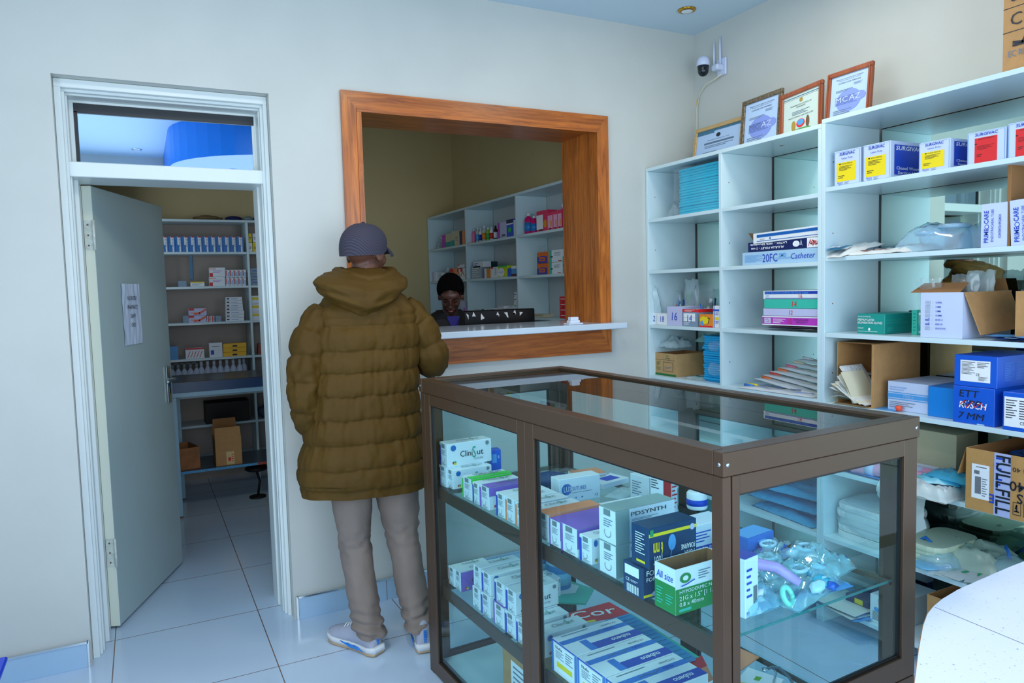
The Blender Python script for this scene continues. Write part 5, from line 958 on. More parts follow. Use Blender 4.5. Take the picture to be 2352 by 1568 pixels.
# cannula boxes: big white and blue cartons
CB = M('cannula_blue', (40, 120, 205), .4); CBD = M('cannula_deep', (25, 70, 175), .4)
def cannula(label, c, i):
    zt = z+.100; P_ = [at(px, py, 2, zt) for px, py in c]; L_ = ((P_[1]-P_[0]).length+(P_[2]-P_[3]).length)/2; Wd = ((P_[3]-P_[0]).length+(P_[2]-P_[1]).length)/2
    # footprint in case coordinates: near corner = c[3]
    dx, dy = P_[3].x-CX, P_[3].y-CY; t, s = dx*cos(CYAW)+dy*sin(CYAW), -dx*sin(CYAW)+dy*cos(CYAW)
    return t, s, L_, Wd
cs = [((1245, 1465), (1392, 1427), (1447, 1463), (1309, 1510)), ((1309, 1510), (1451, 1465), (1523, 1512), (1382, 1562))]
t_, s_, L_, Wd = cannula('', cs[0], 0)
for i in range(3):
    s2 = s_-i*(Wd+.003)
    o = carton('cannula_box', ('white and blue cannula carton lettered nubeno, furthest of three on the lower shelf', 'white and blue cannula carton lettered nubeno, middle of three on the lower shelf', 'white and blue cannula carton nearest the corner of the display case')[i], 'box',
        cw(max(t_, .047), s2, z), (max(L_, .24), Wd, .098), WHITE, [('T', ('r', 0, .55, 1, .72, CB)), ('T', ('r', .30, .02, 1, .30, CBD)), ('T', ('t', 'nubeno', .86, .22, .14, PRTW, .28, None, 180, 0, .03)), ('T', ('t', 'Nufix', .80, .68, .1, BLUEINK, .16, None, 180, .15)), ('T', ('t', 'I.V Cannula', .9, .86, .07, INK, .22, None, 180)), ('T', ('l', .1, .86, .5, .93, 1, GREYINK)), ('T', ('c', [(.3, .62), (.4, .66), (.5, .58), (.6, .7)], GREYINK, .0012)), ('T', ('r', .22, .02, .32, .5, CB)),
            ('E', ('r', 0, .0, .06, 1, CB)), ('E', ('r', .0, .95, 1, 1, CBD)), ('E', ('r', .12, .1, .9, .92, PRTW)), ('E', ('t', 'Nufix', .16, .78, .1, INK, .28)), ('E', ('l', .16, .5, .5, .74, 5, GREYINK)), ('E', ('r', .2, .24, .82, .40, YEL)), ('E', ('l', .56, .5, .85, .86, 5, GREYINK)), ('E', ('r', .92, 0, 1, 1, CB))], CYAW, 'cannula cartons')
# through the short pane, lower shelf
flat('envelope', 'orange envelope on the lower shelf at the left of the short pane', 'envelope', [(1660, 1555), (1700, 1540), (1744, 1508), (1690, 1484)], z+.004, .003, SOR)
flat('picture_booklet', 'white and yellow booklet with a small leaf mark below the orange envelope', 'booklet', [(1660, 1600), (1770, 1600), (1800, 1560), (1718, 1532)], z+.006, .005, PRTW, PRTW, lambda mb, P: (q2(mb, P, .0, .0, 1, .5, YEL, .0004), q2(mb, P, .35, .65, .5, .8, M('leaf_green', (120, 180, 60), .5), .0004)))
mb = MB(); pts = [Vector(at(px, py, 2, z+.02)) for px, py in ((1757, 1528), (1775, 1522), (1790, 1524), (1812, 1545), (1826, 1568), (1836, 1600), (1846, 1640))]; c0 = pts[0].copy(); c0.z = z
mb.tube([p-c0 for p in pts], .004, M('grey_rubber_tube', (70, 100, 115), .4), 8); mb.lathe([(0, 0), (.008, 0), (.009, .006), (.0, .008)], CHR, tuple(pts[0]-c0-Vector((0, 0, .004))), 12); mb.tube([pts[1]-c0, Vector(at(1782, 1535, 2, z+.02))-c0, Vector(at(1776, 1560, 2, z+.02))-c0, Vector(at(1800, 1600, 2, z+.02))-c0], .003, CHR, 8)
o = mb.build('stethoscope'); o.location = c0; o.location.z = z-.012; tag(o, 'stethoscope with grey tubing on the lower glass shelf', 'stethoscope')
# bottom of the case
t, s = c_at(1197, 1555, BZ)
carton('shipping_box', 'brown cardboard box with a white data label on the floor of the display case', 'box', cw(.10, .84, BZ), (.34, .30, .20), CARD, [('E', ('r', .2, .15, .95, .9, PRTW)), ('E', ('l', .25, .3, .7, .85, 6, GREYINK)), ('E', ('r', .6, .5, .8, .75, YEL))], CYAW)
carton('shipping_box', 'brown cardboard box lower right on the floor of the display case', 'box', cw(.10, .35, BZ), (.34, .35, .14), CARD, [], CYAW)
# ================= PHARMACY STORE BEHIND THE WALL =================
PBACK = M('store_shelf_back', (200, 205, 205), .5)
shelf_unit('store_shelf', 'pale shelf unit along the side wall seen through the serving hatch', [3.105, 2.215, 1.303, .40], [[1.866, 1.573, 1.28, .98, .5]]*3, 2.185, 2.44, 2.695, False, PBACK)
u = shelf_unit('store_shelf', 'pale shelf unit on the far wall seen through the open doorway', [0, -.87, -1.45], [[1.835, 1.567, 1.285, 1.003, .712, .474, .19]]*2, 2.105, 0, .29, False, M('store_back_panel', (176, 160, 150), .6)); u.location = (-.08, 2.80, 0); u.rotation_euler = (0, 0, pi/2)
def bottle(name, label, O, r, h, body, capm, labm=None, group=None, nozzle=False, cat='bottle'):
    e = empty(name, O, 0, label, cat, group); mb = MB(); mb.lathe([(r*.9, 0), (r, .004), (r, h*.68), (r*.8, h*.77), (r*.4, h*.84), (r*.38, h*.88)], body, n=14)
    if labm: mb.lathe([(r*1.02, h*.14), (r*1.02, h*.55)], labm, n=14)
    mb.build('bottle_body', e); mb = MB(); mb.lathe([(r*.45, h*.86), (r*.45, h), (0, h)], capm, n=12)
    if nozzle: mb.tube([(0, 0, h*.98), (-r*.4, -r*.2, h*1.03), (-r*1.1, -r*.5, h*1.01)], r*.16, capm, 6)
    mb.build('cap', e); return e
def sgood(kind, label, pl, pr, top, lev, mat, dec=(), depth=.08, x=2.46, group=None, H=None): return wcarton(kind, label, 'box', pl, pr, top, lev, mat, dec, depth, x, group, H)
zl = [1.866+T+.0006, 1.573+T+.0006, 1.28+T+.0006]
zb = zl[0]
bag('medicine_bag', 'grey clear bag of medicines at the left end of the top hatch shelf', (2.54, ysol(1010, 2.5, zb), zb), .10, .17, .15, FILM2, .25, 3, 0, 12, 5, inside=lambda q: (blob(q, BLUEINK, (-.02, 0, .04), (.02, .04, .03), .1, 1, 2, 2, .003), blob(q, WHITE, (.0, .03, .09), (.02, .04, .03), .1, 2, 2, 2, .003)))
CRB = M('cream_box', (205, 200, 170), .5)
for i, (pl, pr, ty, m, dc, lb) in enumerate(((1016, 1023, 540, MAG, [], 'slim white and maroon box leaning by the grey bag'), (1024, 1036, 538, CRB, [('E', ('r', 0, 0, 1, .4, TEALP))], 'cream box with a green base, left of the pair on the top hatch shelf'), (1037, 1044, 531, CRB, [('E', ('r', 0, 0, 1, .4, TEALP))], 'taller cream box with a green base on the top hatch shelf'),
        (1045, 1055, 531, CRB, [('E', ('l', .2, .3, .8, .6, 3, GREYINK))], 'cream medicine box in the middle of the top hatch shelf'), (1056, 1061, 531, NAVY, [], 'dark blue box beside the first hatch shelf upright'), (1062, 1068, 530, SOR, [], 'orange box against the first hatch shelf upright'))):
    sgood('medicine_box', lb, pl, pr, (pl, ty), zb, m, dc)
CL2 = sheet('pale_bottle_plastic', (.8, .85, .8), (.7, .75, .7), .7, .2)
for i, (px, ty, w, b, c, l, lb) in enumerate(((1089, 525, 8, M('pink_lotion', (235, 120, 165), .4), WHITE, None, 'pink bottle at the left of the hatch shelf row'), (1098, 522, 8, CL2, WHITE, LBLUE, 'clear bottle with a pale blue label second in the row'), (1105, 524, 7, WHITE, WHITE, SURB, 'small white bottle with a dark blue label'),
        (1113, 518, 9, CL2, WHITE, ORG, 'tall clear bottle with an orange label'), (1122, 522, 8, M('lime_liquid', (150, 200, 40), .4), WHITE, GRN, 'yellow and green bottle in the hatch shelf row'), (1130, 520, 8, WHITE, WHITE, REDINK, 'white bottle with a red-edged label'), (1139, 518, 8, M('amber_bottle', (60, 20, 12), .3), M('black_cap', (15, 15, 18), .4), PRTW, 'dark amber bottle with a black cap'))):
    y = ysol(px, 2.50, zb); h = at(px, ty, 0, 2.50).z-zb; bottle('syrup_bottle', lb, (2.50, y, zb), w*.0022*.95, h, b, c, l)
sgood('medicine_box', 'lavender box with a maroon edge beside the dark amber bottle', 1144, 1163, (1144, 512), zb, LAV, [('E', ('r', 0, 0, .35, 1, MAG)), ('E', ('r', .25, 0, .45, 1, LAV)), ('E', ('b', .5, .1, .9, .22, INK))])
sgood('medicine_box', 'tall blue box with a green plant picture by the second upright', 1164, 1179, (1164, 505), zb, ROYAL, [('E', ('r', 0, .7, 1, .78, PRTW)), ('E', ('o', .5, .4, .25, .15, GRN)), ('E', ('r', 0, .78, 1, 1, NAVY))])
sgood('medicine_box', 'slim pale box squeezed against the second hatch shelf upright', 1180, 1186, (1180, 505), zb, PALE)
PKB = M('pink_syrup', (215, 15, 110), .3)
for i, (px, ty, w, lb) in enumerate(((1215, 489, 17, 'larger pink syrup bottle with a blue label'), (1228, 495, 14, 'smaller pink syrup bottle with a blue label'))):
    bottle('syrup_bottle', lb, (2.50, ysol(px, 2.50, zb), zb), w*.0018, at(px, ty, 0, 2.5).z-zb, PKB, WHITE, M('syrup_label_blue', (40, 130, 205), .4))
HPK = M('hot_pink_card', (230, 50, 100), .4); OY = M('orange_figure', (230, 150, 40), .5)
for i, (pl, pr, ty, lb) in enumerate(((1233, 1258, 486, 'pink and white carton with a barcode beside the pink syrups'), (1259, 1271, 487, 'pink carton second right of the pink syrups'), (1272, 1281, 484, 'pink carton with an orange figure, left of the last two'), (1282, 1291, 482, 'pink carton with an orange figure, close to the wooden frame'))):
    sgood('medicine_box', lb, pl, pr, (pl, ty), zb, HPK, [('E', ('r', 0, .1, .9 if i else .6, .8, M('pale_pink', (240, 175, 205), .4) if i else PRTW)), ('E', ('o', .6 if i else .8, .35, .15, .2, OY)), ('E', ('b', .25, .02, .6, .12, INK))], group='pink cartons on the top hatch shelf')
bottle('syrup_bottle', 'pink liquid bottle with a white cap half hidden by the wooden frame', (2.50, ysol(1296, 2.5, zb), zb), .03, .16, M('pink_liquid', (235, 120, 190), .3), WHITE, PRTW)
# second hatch shelf
zb = zl[1]
L2 = [(983, 989, 626, RED, 'red box at the far left of the second hatch shelf'), (990, 996, 625, LAV, 'lavender box next to the red one'), (997, 1001, 625, PALE, 'pale box left of the green cup'), (1013, 1021, 626, PALE, 'pale striped box right of the green cup'), (1022, 1028, 624, GRYB, 'grey box behind the woman\'s head on the second shelf')]
for pl, pr, ty, m, lb in L2: sgood('medicine_box', lb, pl, pr, (pl, ty), zb, m)
mb = MB(); mb.lathe([(.018, 0), (.028, .075), (.026, .075), (.017, .004)], M('green_cup_plastic', (20, 120, 70), .4), n=18); o = mb.build('measuring_cup'); o.location = (2.50, ysol(1007, 2.5, zb), zb); tag(o, 'green plastic cup on the second hatch shelf', 'cup')
bottle('pill_jar', 'white lidded jar on the second hatch shelf', (2.52, ysol(1031, 2.52, zb), zb), .03, .115, WHITE, WHITE)
for pl, pr, ty, m, lb in ((1034, 1050, 617, SOR, 'orange and white carton above the woman\'s hair'), (1051, 1057, 618, PALE, 'white and red carton beside the orange one'), (1058, 1068, 616, PALE, 'white and red carton against the first upright')):
    sgood('medicine_box', lb, pl, pr, (pl, ty), zb, m, [('E', ('r', 0, .7, .5, 1, REDINK)), ('E', ('c', [(.1, .3), (.5, .7), (.9, .3)], ORG, .006))])
o = sgood('medicine_box', 'white carton standing on the orange and white carton', 1051, 1066, (1051, 607), zb+.105, PALE, [('E', ('r', 0, .7, .3, 1, REDINK))]); o.location.z = zb+.10
BST = M('blister_silver', (170, 190, 210), .3, metal=.4)
sgood('medicine_box', 'silver blister-wrapped carton at the left of the middle bay', 1083, 1104, (1083, 612), zb, BST, [('E', ('l', .1, .1, .9, .9, 5, PALE))])
sgood('medicine_box', 'small pale box lying on the silver carton', 1087, 1110, (1087, 602), zb+.0885, PALE, [('E', ('l', .1, .2, .5, .8, 2, BLUEINK))], .07)
DG = M('dark_green_card', (18, 62, 66), .4)
for k in range(5):
    sgood('medicine_box', '%s dark green box in the stack behind the orange box' % ['lowest', 'second', 'third', 'fourth', 'topmost'][k], 1106+(k > 2)*3, 1120+(k > 2)*8, (1106, 630), zb+.0272*k, DG, [('E', ('l', .1, .3, .8, .7, 1, SEA))], .06, 2.55, H=.0265)
for i, (pl, pr, ty, m, dc, lb) in enumerate(((1113, 1126, 617, ORG, [('E', ('r', 0, 0, .4, 1, PALE))], 'orange and white box in the middle bay'), (1127, 1134, 614, PALE, [('E', ('r', .2, .85, .9, 1, REDINK))], 'white box with a red corner in the middle bay'), (1135, 1143, 613, PALE, [('E', ('l', .2, .2, .8, .9, 8, GREYINK))], 'white box with fine print in the middle bay'),
        (1144, 1165, 611, M('lime_yellow', (190, 215, 30), .4), [('E', ('o', .35, .42, .38, .4, PRTW)), ('E', ('o', .85, .4, .1, .2, YEL)), ('E', ('t', 'Loperid', .05, .4, .12, SURB, .5)), ('E', ('r', 0, .88, 1, 1, GRN))], 'lime green and white carton in the middle bay'), (1166, 1174, 616, ROYAL, [], 'blue box right of the lime green carton'), (1175, 1187, 611, LBLUE, [('E', ('r', 0, .75, 1, 1, PRTW)), ('E', ('r', 0, 0, 1, .25, M('wine_card', (90, 30, 70), .4)))], 'blue and white carton against the second upright'))):
    sgood('medicine_box', lb, pl, pr, (pl, ty), zb, m, dc)
SPR = M('orange_snack_print', (225, 110, 40), .4)
for i in range(2):
    h0 = .076; o = sgood('tablet_pack', 'orange and blue packet, %s of the pair in the right bay' % ('lower', 'upper')[i], 1234, 1260, (1234, 600), zb+i*(h0+.0012), SPR, [('E', ('r', .0, .0, .9, .6, M('violet_print', (70, 70, 160), .4))), ('E', ('r', .2, .2, .7, .9, SPR)), ('E', ('l', .3, .2, .7, .7, 2, BLUEINK))], .08, H=h0)
mb = MB(); [mb.tube([(.0, .05*cos(a*pi/8+k)*(1+.1*k), .045*abs(sin(a*pi/8))+.001) for a in range(0, 9)], .0012, CLEAR, 5) for k in range(3)]; o = mb.build('plastic_loop'); o.location = (2.50, ysol(1246, 2.5, zb), zb+.155); tag(o, 'clear plastic carrier loops standing on the orange packets', 'plastic loop')
for i, (pl, pr, ty, z0, lb) in enumerate(((1262, 1290, 617, 0, 'white and green carton, lower one beside the orange packets'), (1261, 1292, 586, .078, 'white and green carton with a black code, upper one beside the orange packets'), (1293, 1312, 588, 0, 'tall white carton disappearing behind the wooden frame'))):
    o = sgood('medicine_box', lb, pl, pr, (pl, ty), zb+z0, PALE, [('E', ('r', 0, 0, .22, 1, SEA)), ('E', ('r', .1, .4, .3, .5, INK)), ('E', ('l', .4, .5, .9, .8, 3, GREYINK)), ('E', ('r', .7, .05, .95, .12, REDINK))], H=(.0765, .08, None)[i])
# third level (desk height)
zb = zl[2]
for i, px in enumerate((1086, 1093, 1100, 1118)):
    bottle('pill_jar', '%s small pale jar behind the monitor' % ORD[i], (2.49, ysol(px, 2.49, zb), zb), .014, .05, CL2, WHITE, None, 'pale jars behind the monitor')
bottle('pill_jar', 'small green jar behind the monitor', (2.49, ysol(1109, 2.49, zb), zb), .014, .05, M('green_jar', (25, 110, 60), .4), WHITE)
for i, (pl, pr, zz, h) in enumerate(((1122, 1145, 0, .028), (1146, 1163, 0, .028), (1125, 1140, .029, .027), (1141, 1162, .029, .027), (1143, 1158, .057, .018), (1164, 1177, 0, .03), (1165, 1180, .031, .025), (1170, 1179, .057, .02), (1179.5, 1187, 0, .05), (1180.5, 1187, .0505, .05), (1181, 1187, .101, .04), (1181.5, 1187, .1415, .035))):
    y1, y0 = ysol(pl, 2.46, zb+zz), ysol(pr, 2.46, zb+zz)
    carton('medicine_box', 'small pale carton, %s counted from the left in the heap behind the monitor' % ORD[i], 'box', (2.46, y0, zb+zz), (.08, y1-y0, h), PALE, [('E', ('l', .1, .3, .8, .7, 1, BLUEINK if i % 3 else SEA))], group='pale cartons heaped behind the monitor')
sgood('medicine_box', 'lavender box behind the woman\'s ear', 1058, 1068, (1058, 692), zb, LAV, [('E', ('r', .7, 0, 1, .5, MAG))])
sgood('medicine_box', 'bluish box at the far left behind the woman', 981, 991, (981, 693), zb, GRYB)
y1, y0 = ysol(1285, 2.40, 1.30), ysol(1310, 2.40, 1.30)
for k in range(4):
    z0 = 1.3+.0005; o = carton('tablet_box', 'bright red box, %s of the red stack beside the wooden frame' % ('lowest', 'second', 'third', 'topmost')[k], 'box', (2.46, ysol(1313, 2.46, zb), zb+.036*k), (.07, ysol(1286, 2.46, zb)-ysol(1313, 2.46, zb), .035), RED, [('E', ('l', .1, .3, .9, .7, 1, PRTW))], group='red boxes beside the wooden frame')
carton('wooden_block', 'low cream box on the shelf right of the monitor', 'box', (2.46, ysol(1249, 2.46, zb), zb), (.08, ysol(1222, 2.46, zb)-ysol(1249, 2.46, zb), .022), CRB, [('E', ('l', .1, .3, .9, .7, 1, CARDD))])
# desk, monitor
mb = MB(); mb.box((1.30, .462, .92), (2.40, .80, .95), CT); 
for x, y in ((1.33, .49), (2.33, .49), (1.33, .76), (2.33, .76)): mb.box((x, y, 0), (x+.04, y+.03, .92), FRAMEP)
tag(mb.build('work_desk'), 'narrow white desk standing behind the serving hatch', 'desk')
BLK = M('monitor_black', (14, 15, 18), .3)
my = .62; mx0, mx1 = at(1062, 712, 1, my).x, at(1225, 709, 1, my).x; mzt = (at(1062, 712, 1, my).z+at(1225, 709, 1, my).z)/2
e = empty('computer_monitor', ((mx0+mx1)/2, my, .9505), 0, 'back of a black monitor with torn white stickers behind the counter', 'monitor')
w2 = (mx1-mx0)/2; H_ = mzt-.9505
mb = MB(); mb.box((-w2, -.02, .10), (w2, .012, H_), BLK, .006); mb.box((-w2*.55, -.045, .12), (w2*.55, -.02, H_-.08), BLK, .01); mb.text('SAMSUNG', (.0, -.0455, H_-.097), (1, 0, 0), (0, 0, 1), .010, GREYINK, align='C', w=.09)
rr = random.Random(5)
for k in range(9):
    x = (-.95+.22*k)*w2; zz = H_-.012-rr.uniform(0, .02); pts = [(x+rr.uniform(-.012, .02), -.0204, zz+rr.uniform(-.03, .01)) for _ in range(5)]
    c = Vector((x, -.0206, zz)); pts = sorted(pts, key=lambda p: math.atan2(p[2]-zz, p[0]-x)); 
    if k not in (3, 8): mb.add(pts, [tuple(range(5))], PRTW)
mb.build('display', e); mb = MB(); mb.box((-.03, -.01, .01), (.03, .01, .14), BLK); mb.build('stand_neck', e); mb = MB(); mb.box((-.13, -.08, 0), (.13, .09, .012), BLK, .004); mb.build('stand_base', e)
# card holder on the counter
e = empty('card_holder', (at(1317, 742, 1, -.05).x, -.05, 1.3005), 0, 'small white plastic desk block near the right end of the counter', 'desk block'); WP = M('white_plastic', (225, 232, 245), .3)
mb = MB(); mb.box((-.045, -.03, 0), (.045, .03, .008), WP, .002); mb.build('base', e); mb = MB(); mb.box((-.03, -.02, .0085), (.03, .02, .022), WP, .002); mb.box((-.024, -.016, .0222), (.024, .016, .040), WP, .002); mb.build('block', e)
# ---- far shelf seen through the doorway
yb_ = 2.81; lv = [v+T+.0006 for v in (1.835, 1.567, 1.285, 1.003, .712, .474, .19)]
def xat(px, z, y=yb_): return at(px, 600, 1, y).x if False else xsol(px, y, z)
def fgood(name, label, pl, pr, top, z, mat, dec=(), depth=.08, y=yb_, group=None, H=None, cat='box'):
    x0, x1 = xsol(pl, y, z), xsol(pr, y, z); h = H or at(pl, top, 1, y).z-z
    return carton(name, label, cat, (x0, y, z), (x1-x0, depth, h), mat, dec, group=group)
DB = M('blue_carton_print', (25, 115, 195), .4)
for i in range(13):
    pl = 357+15.7*i; fgood('medicine_carton', '%s blue and white carton from the left on the top store shelf' % ORD[i], pl, pl+15, 543, lv[0], PALE, [('F', ('r', 0, 0, .3, 1, DB)), ('F', ('r', .3, .0, .55, .45, DB)), ('F', ('r', .4, .93, .8, 1, REDINK)), ('F', ('r', .8, 0, 1, 1, DB)), ('F', ('l', .55, .3, .75, .85, 6, GREYINK))], .1, group='blue and white cartons on the top store shelf')
for i, (pl, pr, tp, z0, m) in enumerate(((571, 580, 541, 0, PALE), (581, 592, 543, 0, YEL), (571, 579, 541, .075, YEL), (581, 592, 541, .075, PALE))):
    fgood('medicine_box', '%s box right of the store shelf upright, %s layer' % (('white', 'yellow')[m is YEL], ('lower', 'upper')[i > 1]), pl, pr, tp, lv[0]+z0, m, [('F', ('l', .2, .3, .8, .6, 2, INK))], H=.072)
# folded cloths and hat on top
for i, (px, w_, m, lb) in enumerate(((478, .17, M('straw_brown', (120, 100, 65), .8), 'crumpled brown sack on top of the store shelves'), (537, .11, M('navy_cloth', (25, 30, 90), .8), 'folded navy cloth on top of the store shelves'), (570, .07, M('pale_tub', (130, 150, 155), .6), 'pale tub on top of the store shelves'), (590, .05, M('teal_tub', (30, 100, 125), .6), 'teal tub on top of the store shelves'))):
    mb = MB(); blob(mb, m, (0, 0, .018), (w_/2*1.2, .05, .022), .35 if i == 0 else .05, i, 5, 3, .0004); o = mb.build(('sack', 'folded_cloth', 'plastic_tub', 'plastic_tub')[i]); o.location = (xsol(px, 2.9, 2.106), 2.9, 2.1056); tag(o, lb, ('sack', 'cloth', 'tub', 'tub')[i])
zb = lv[1]
mb = MB(); mb.box((-.013, 0, -.19), (.013, .006, .0), M('blue_grey_strip', (60, 110, 145), .4), .003); o = mb.build('shoe_horn'); o.location = (xsol(440, 2.802, 1.7), 2.794, 1.83); tag(o, 'narrow blue strip hanging from the second store shelf', 'strip')
fgood('medicine_box', 'white and red box cut off by the door edge', 357, 371, 615, zb, PALE, [('F', ('r', .5, 0, .8, 1, REDINK))])
fgood('medicine_box', 'small pale blue box near the hanging strip', 410, 429, 645, zb, GRYB); fgood('medicine_box', 'white box with a yellow lid line below the hanging strip', 438, 470, 647, zb, PALE, [('F', ('r', 0, .75, 1, 1, YEL)), ('F', ('l', .1, .2, .8, .6, 2, GREYINK))])
for k in range(2): fgood('medicine_box', '%s white and red carton of the pair left of the striped packs' % ('lower', 'upper')[k], 482, 518, 636, zb+.073*k, PALE, [('F', ('r', 0, .0, .2, .4, REDINK)), ('F', ('l', .2, .4, .8, .7, 2, MAG)), ('F', ('r', .0, .8, .4, .9, SOR))], H=.072)
for k in range(10):
    r_, c_ = divmod(k, 5); fgood('medicine_box', 'small striped box, %s in the %s row of packs' % (ORD[c_], ('lower', 'upper')[r_]), 519.5+9.4*c_, 528+9.4*c_, 640, zb+.064*r_, PALE, [('F', ('r', .1, .2, .35, .9, REDINK)), ('F', ('r', .6, .1, .8, .7, LBLUE))], H=.062, group='striped packs on the second store shelf')
for k in range(3): fgood('medicine_box', '%s grey box right of the store upright on the second shelf' % ('lowest', 'middle', 'top')[k], 575, 602, 640, zb+.046*k, GRYB, [('F', ('l', .2, .3, .8, .7, 1, BLUEINK))], H=.045)
zb = lv[2]
fgood('medicine_box', 'plain pale box left of the orange-striped pair', 421, 434, 725, zb, GRYB)
for k in range(2): fgood('medicine_box', '%s orange and lavender striped carton on the third store shelf' % ('lower', 'upper')[k], 434, 475, 725, zb+.056*k, LAV, [('F', ('r', .0, .7, .3, 1, REDINK)), ('F', ('c', [(.3, .2), (.6, .3), (.95, .8)], M('red_orange', (230, 80, 40), .4), .007)), ('F', ('l', .1, .2, .5, .5, 1, ORG))], H=.055)
for k in range(4): fgood('medicine_box', 'tiny white and red box, %s %s in the block of four' % (('lower', 'upper')[k // 2], ('left', 'right')[k % 2]), 476+9*(k % 2), 484+9*(k % 2), 730, zb+.024*(k // 2), PALE, [('F', ('r', .3, 0, .7, 1, REDINK))], H=.023)
fgood('medicine_box', 'pale grey box right of the tiny boxes', 495, 509, 725, zb, GRYB)
for k in range(7): fgood('medicine_box', 'white flat box, %s from the bottom of the tall stack by the upright' % ORD[k], 519, 561-(.8*k if k > 2 else 0), 740, zb+.0275*k, PALE, [('F', ('r', .05, .3, .2, .7, INK)), ('F', ('l', .3, .3, .7, .6, 1, BLUEINK))], H=.0265, group='tall stack of flat white boxes')
for k in range(3): fgood('medicine_box', '%s white and yellow box right of the store upright on the third shelf' % ('lowest', 'middle', 'top')[k], 578, 606, 725, zb+.066*k, PALE, [('F', ('r', .0, .5, .6, .8, YEL))], H=.065)
zb = lv[3]
fgood('medicine_box', 'olive box beside the door handle', 376, 383, 795, zb, M('olive_card', (90, 100, 50), .5)); fgood('medicine_box', 'teal square box beside the door handle', 384, 410, 796, zb, GRYB, [('F', ('r', 0, 0, 1, 1, LBLUE))])
fgood('medicine_box', 'white box with red diagonal stripes on the fourth store shelf', 427, 470, 800, zb, PALE, [('F', ('r', 0, .85, 1, 1, REDINK))]+[('F', ('c', [(.1+.16*k, .1), (.25+.16*k, .7)], REDINK, .002)) for k in range(5)])
fgood('medicine_box', 'white upright box left of the yellow cartons', 482, 512, 788, zb, PALE, [('F', ('r', .1, .2, .35, .5, BLUEINK)), ('F', ('l', .2, .7, .8, .8, 1, INK))])
for k in range(3): fgood('medicine_box', '%s bright yellow carton on the fourth store shelf' % ('lowest', 'middle', 'top')[k], 513, 566, 790, zb+.0345*k, M('bright_yellow_card', (250, 190, 5), .4), [('F', ('r', .4, .2, .6, .6, INK))], H=.0335)
for k in range(4): fgood('medicine_box', '%s brick red box right of the upright on the fourth shelf' % ORD[k], 593, 612, 800, zb+.022*k, M('brick_card', (150, 70, 55), .5), [], H=.021)
zb = lv[4]
BT = M('bottle_white', (205, 215, 235), .35)
for i in range(8):
    px = 466+14.6*i if i < 7 else 566; bottle('spirit_bottle', '%s white screw-cap bottle from the left above the store table' % ORD[i], (xsol(px, 2.87, zb), 2.87 if i < 7 else 2.95, zb), .026, .262, BT, WHITE, M('lab_violet', (190, 180, 220), .4), 'white bottles above the store table')
for i in range(6):
    px = 385+14*i; bottle('spray_bottle', '%s white spray bottle from the left above the store table' % ORD[i], (xsol(px, 2.86, zb), 2.86, zb), .027, .25, BT, M('grey_nozzle', (150, 165, 175), .4), LBLUE, 'spray bottles above the store table', True)
fgood('storage_tin', 'flat blue tin right of the upright above the store table', 577, 612, 860, zb, M('dark_blue_tin', (15, 60, 110), .4), H=.12)
zb = lv[5]
o = fgood('black_crate', 'long black box on the shelf under the store table top', 474, 574, 927, zb, M('black_box', (16, 14, 14), .6), [], .2)
mb = MB(); blob(mb, M('grey_bundle', (70, 85, 110), .8), (0, 0, .045), (.06, .06, .045), .2, 3, 5, 3, .0005); o = mb.build('cloth_bundle'); o.location = (xsol(608, 2.9, zb), 2.91, zb+.001); tag(o, 'grey folded bundle on the shelf right of the black box', 'cloth')
# store table
TT = M('dark_table_top', (62, 66, 70), .3, noise_s=60, noise_a=.2); TBL = M('table_blue_edge', (20, 60, 105), .35); TFR = M('pale_blue_steel', (150, 190, 212), .35)
e = empty('store_table', (.13, 1.98, 0), 0, 'steel-legged table with a dark top in the store room doorway', 'table')
mb = MB(); mb.box((-.02, 0, .895), (1.15, .52, .93), TT, .002); mb.box((-.02, -.003, .86), (1.15, -.0005, .925), TBL); mb.box((-.02, 0, .86), (1.15, .52, .8945), TBL); mb.build('tabletop', e)
mb = MB(); mb.box((.0, .002, .828), (1.12, .03, .8595), TFR, .002); mb.box((.0, .49, .828), (1.12, .515, .8595), TFR, .002); mb.box((.0, .031, .828), (.03, .489, .8595), TFR); mb.build('frame', e)
for (x, y) in ((.02, .004), (.06, .488), (1.08, .004), (1.08, .488)): mb = MB(); mb.box((x, y, .012), (x+.028, y+.028, .827), TFR, .002); mb.box((x, y, 0), (x+.028, y+.028, .0118), M('rust_foot', (110, 85, 70), .7)); mb.build('leg', e)
GRAN = M('speckled_granite', (70, 84, 98), .25, noise_s=220, noise_a=.6)
mb = MB(); mb.box((.05, .034, .295), (1.07, .486, .312), GRAN); mb.box((.05, .0335, .2949), (.55, .0339, .312), M('chipped_blue_edge', (70, 150, 200), .5, noise_s=120, noise_a=.4)); mb.box((.55, .0335, .2949), (1.07, .0339, .312), M('chipped_red_edge', (160, 70, 50), .5, noise_s=120, noise_a=.4)); mb.build('lower_shelf', e)
zt = .3125
x0, x1 = xsol(414, 2.05, zt), xsol(456, 2.05, zt)
carton('open_carton', 'worn brown open carton at the left of the table\'s lower shelf', 'box', (x0, 2.05, zt), (x1-x0+.02, .24, .15), M('old_cardboard', (150, 98, 60), .8, noise_s=14, noise_a=.2), [], .25, open_top=True)
x0, x1 = xsol(497, 2.05, zt), xsol(557, 2.05, zt)
o = carton('open_carton', 'pale brown open carton with raised flaps and a red logo sticker', 'box', (x0, 2.05, zt), (x1-x0, .22, .19), CARD, [('F', ('r', .4, .02, .7, .5, M('beige_sticker', (220, 190, 130), .5))), ('F', ('o', .52, .22, .06, .08, REDINK)), ('F', ('l', .6, .1, .68, .42, 4, REDINK))], open_top=True)
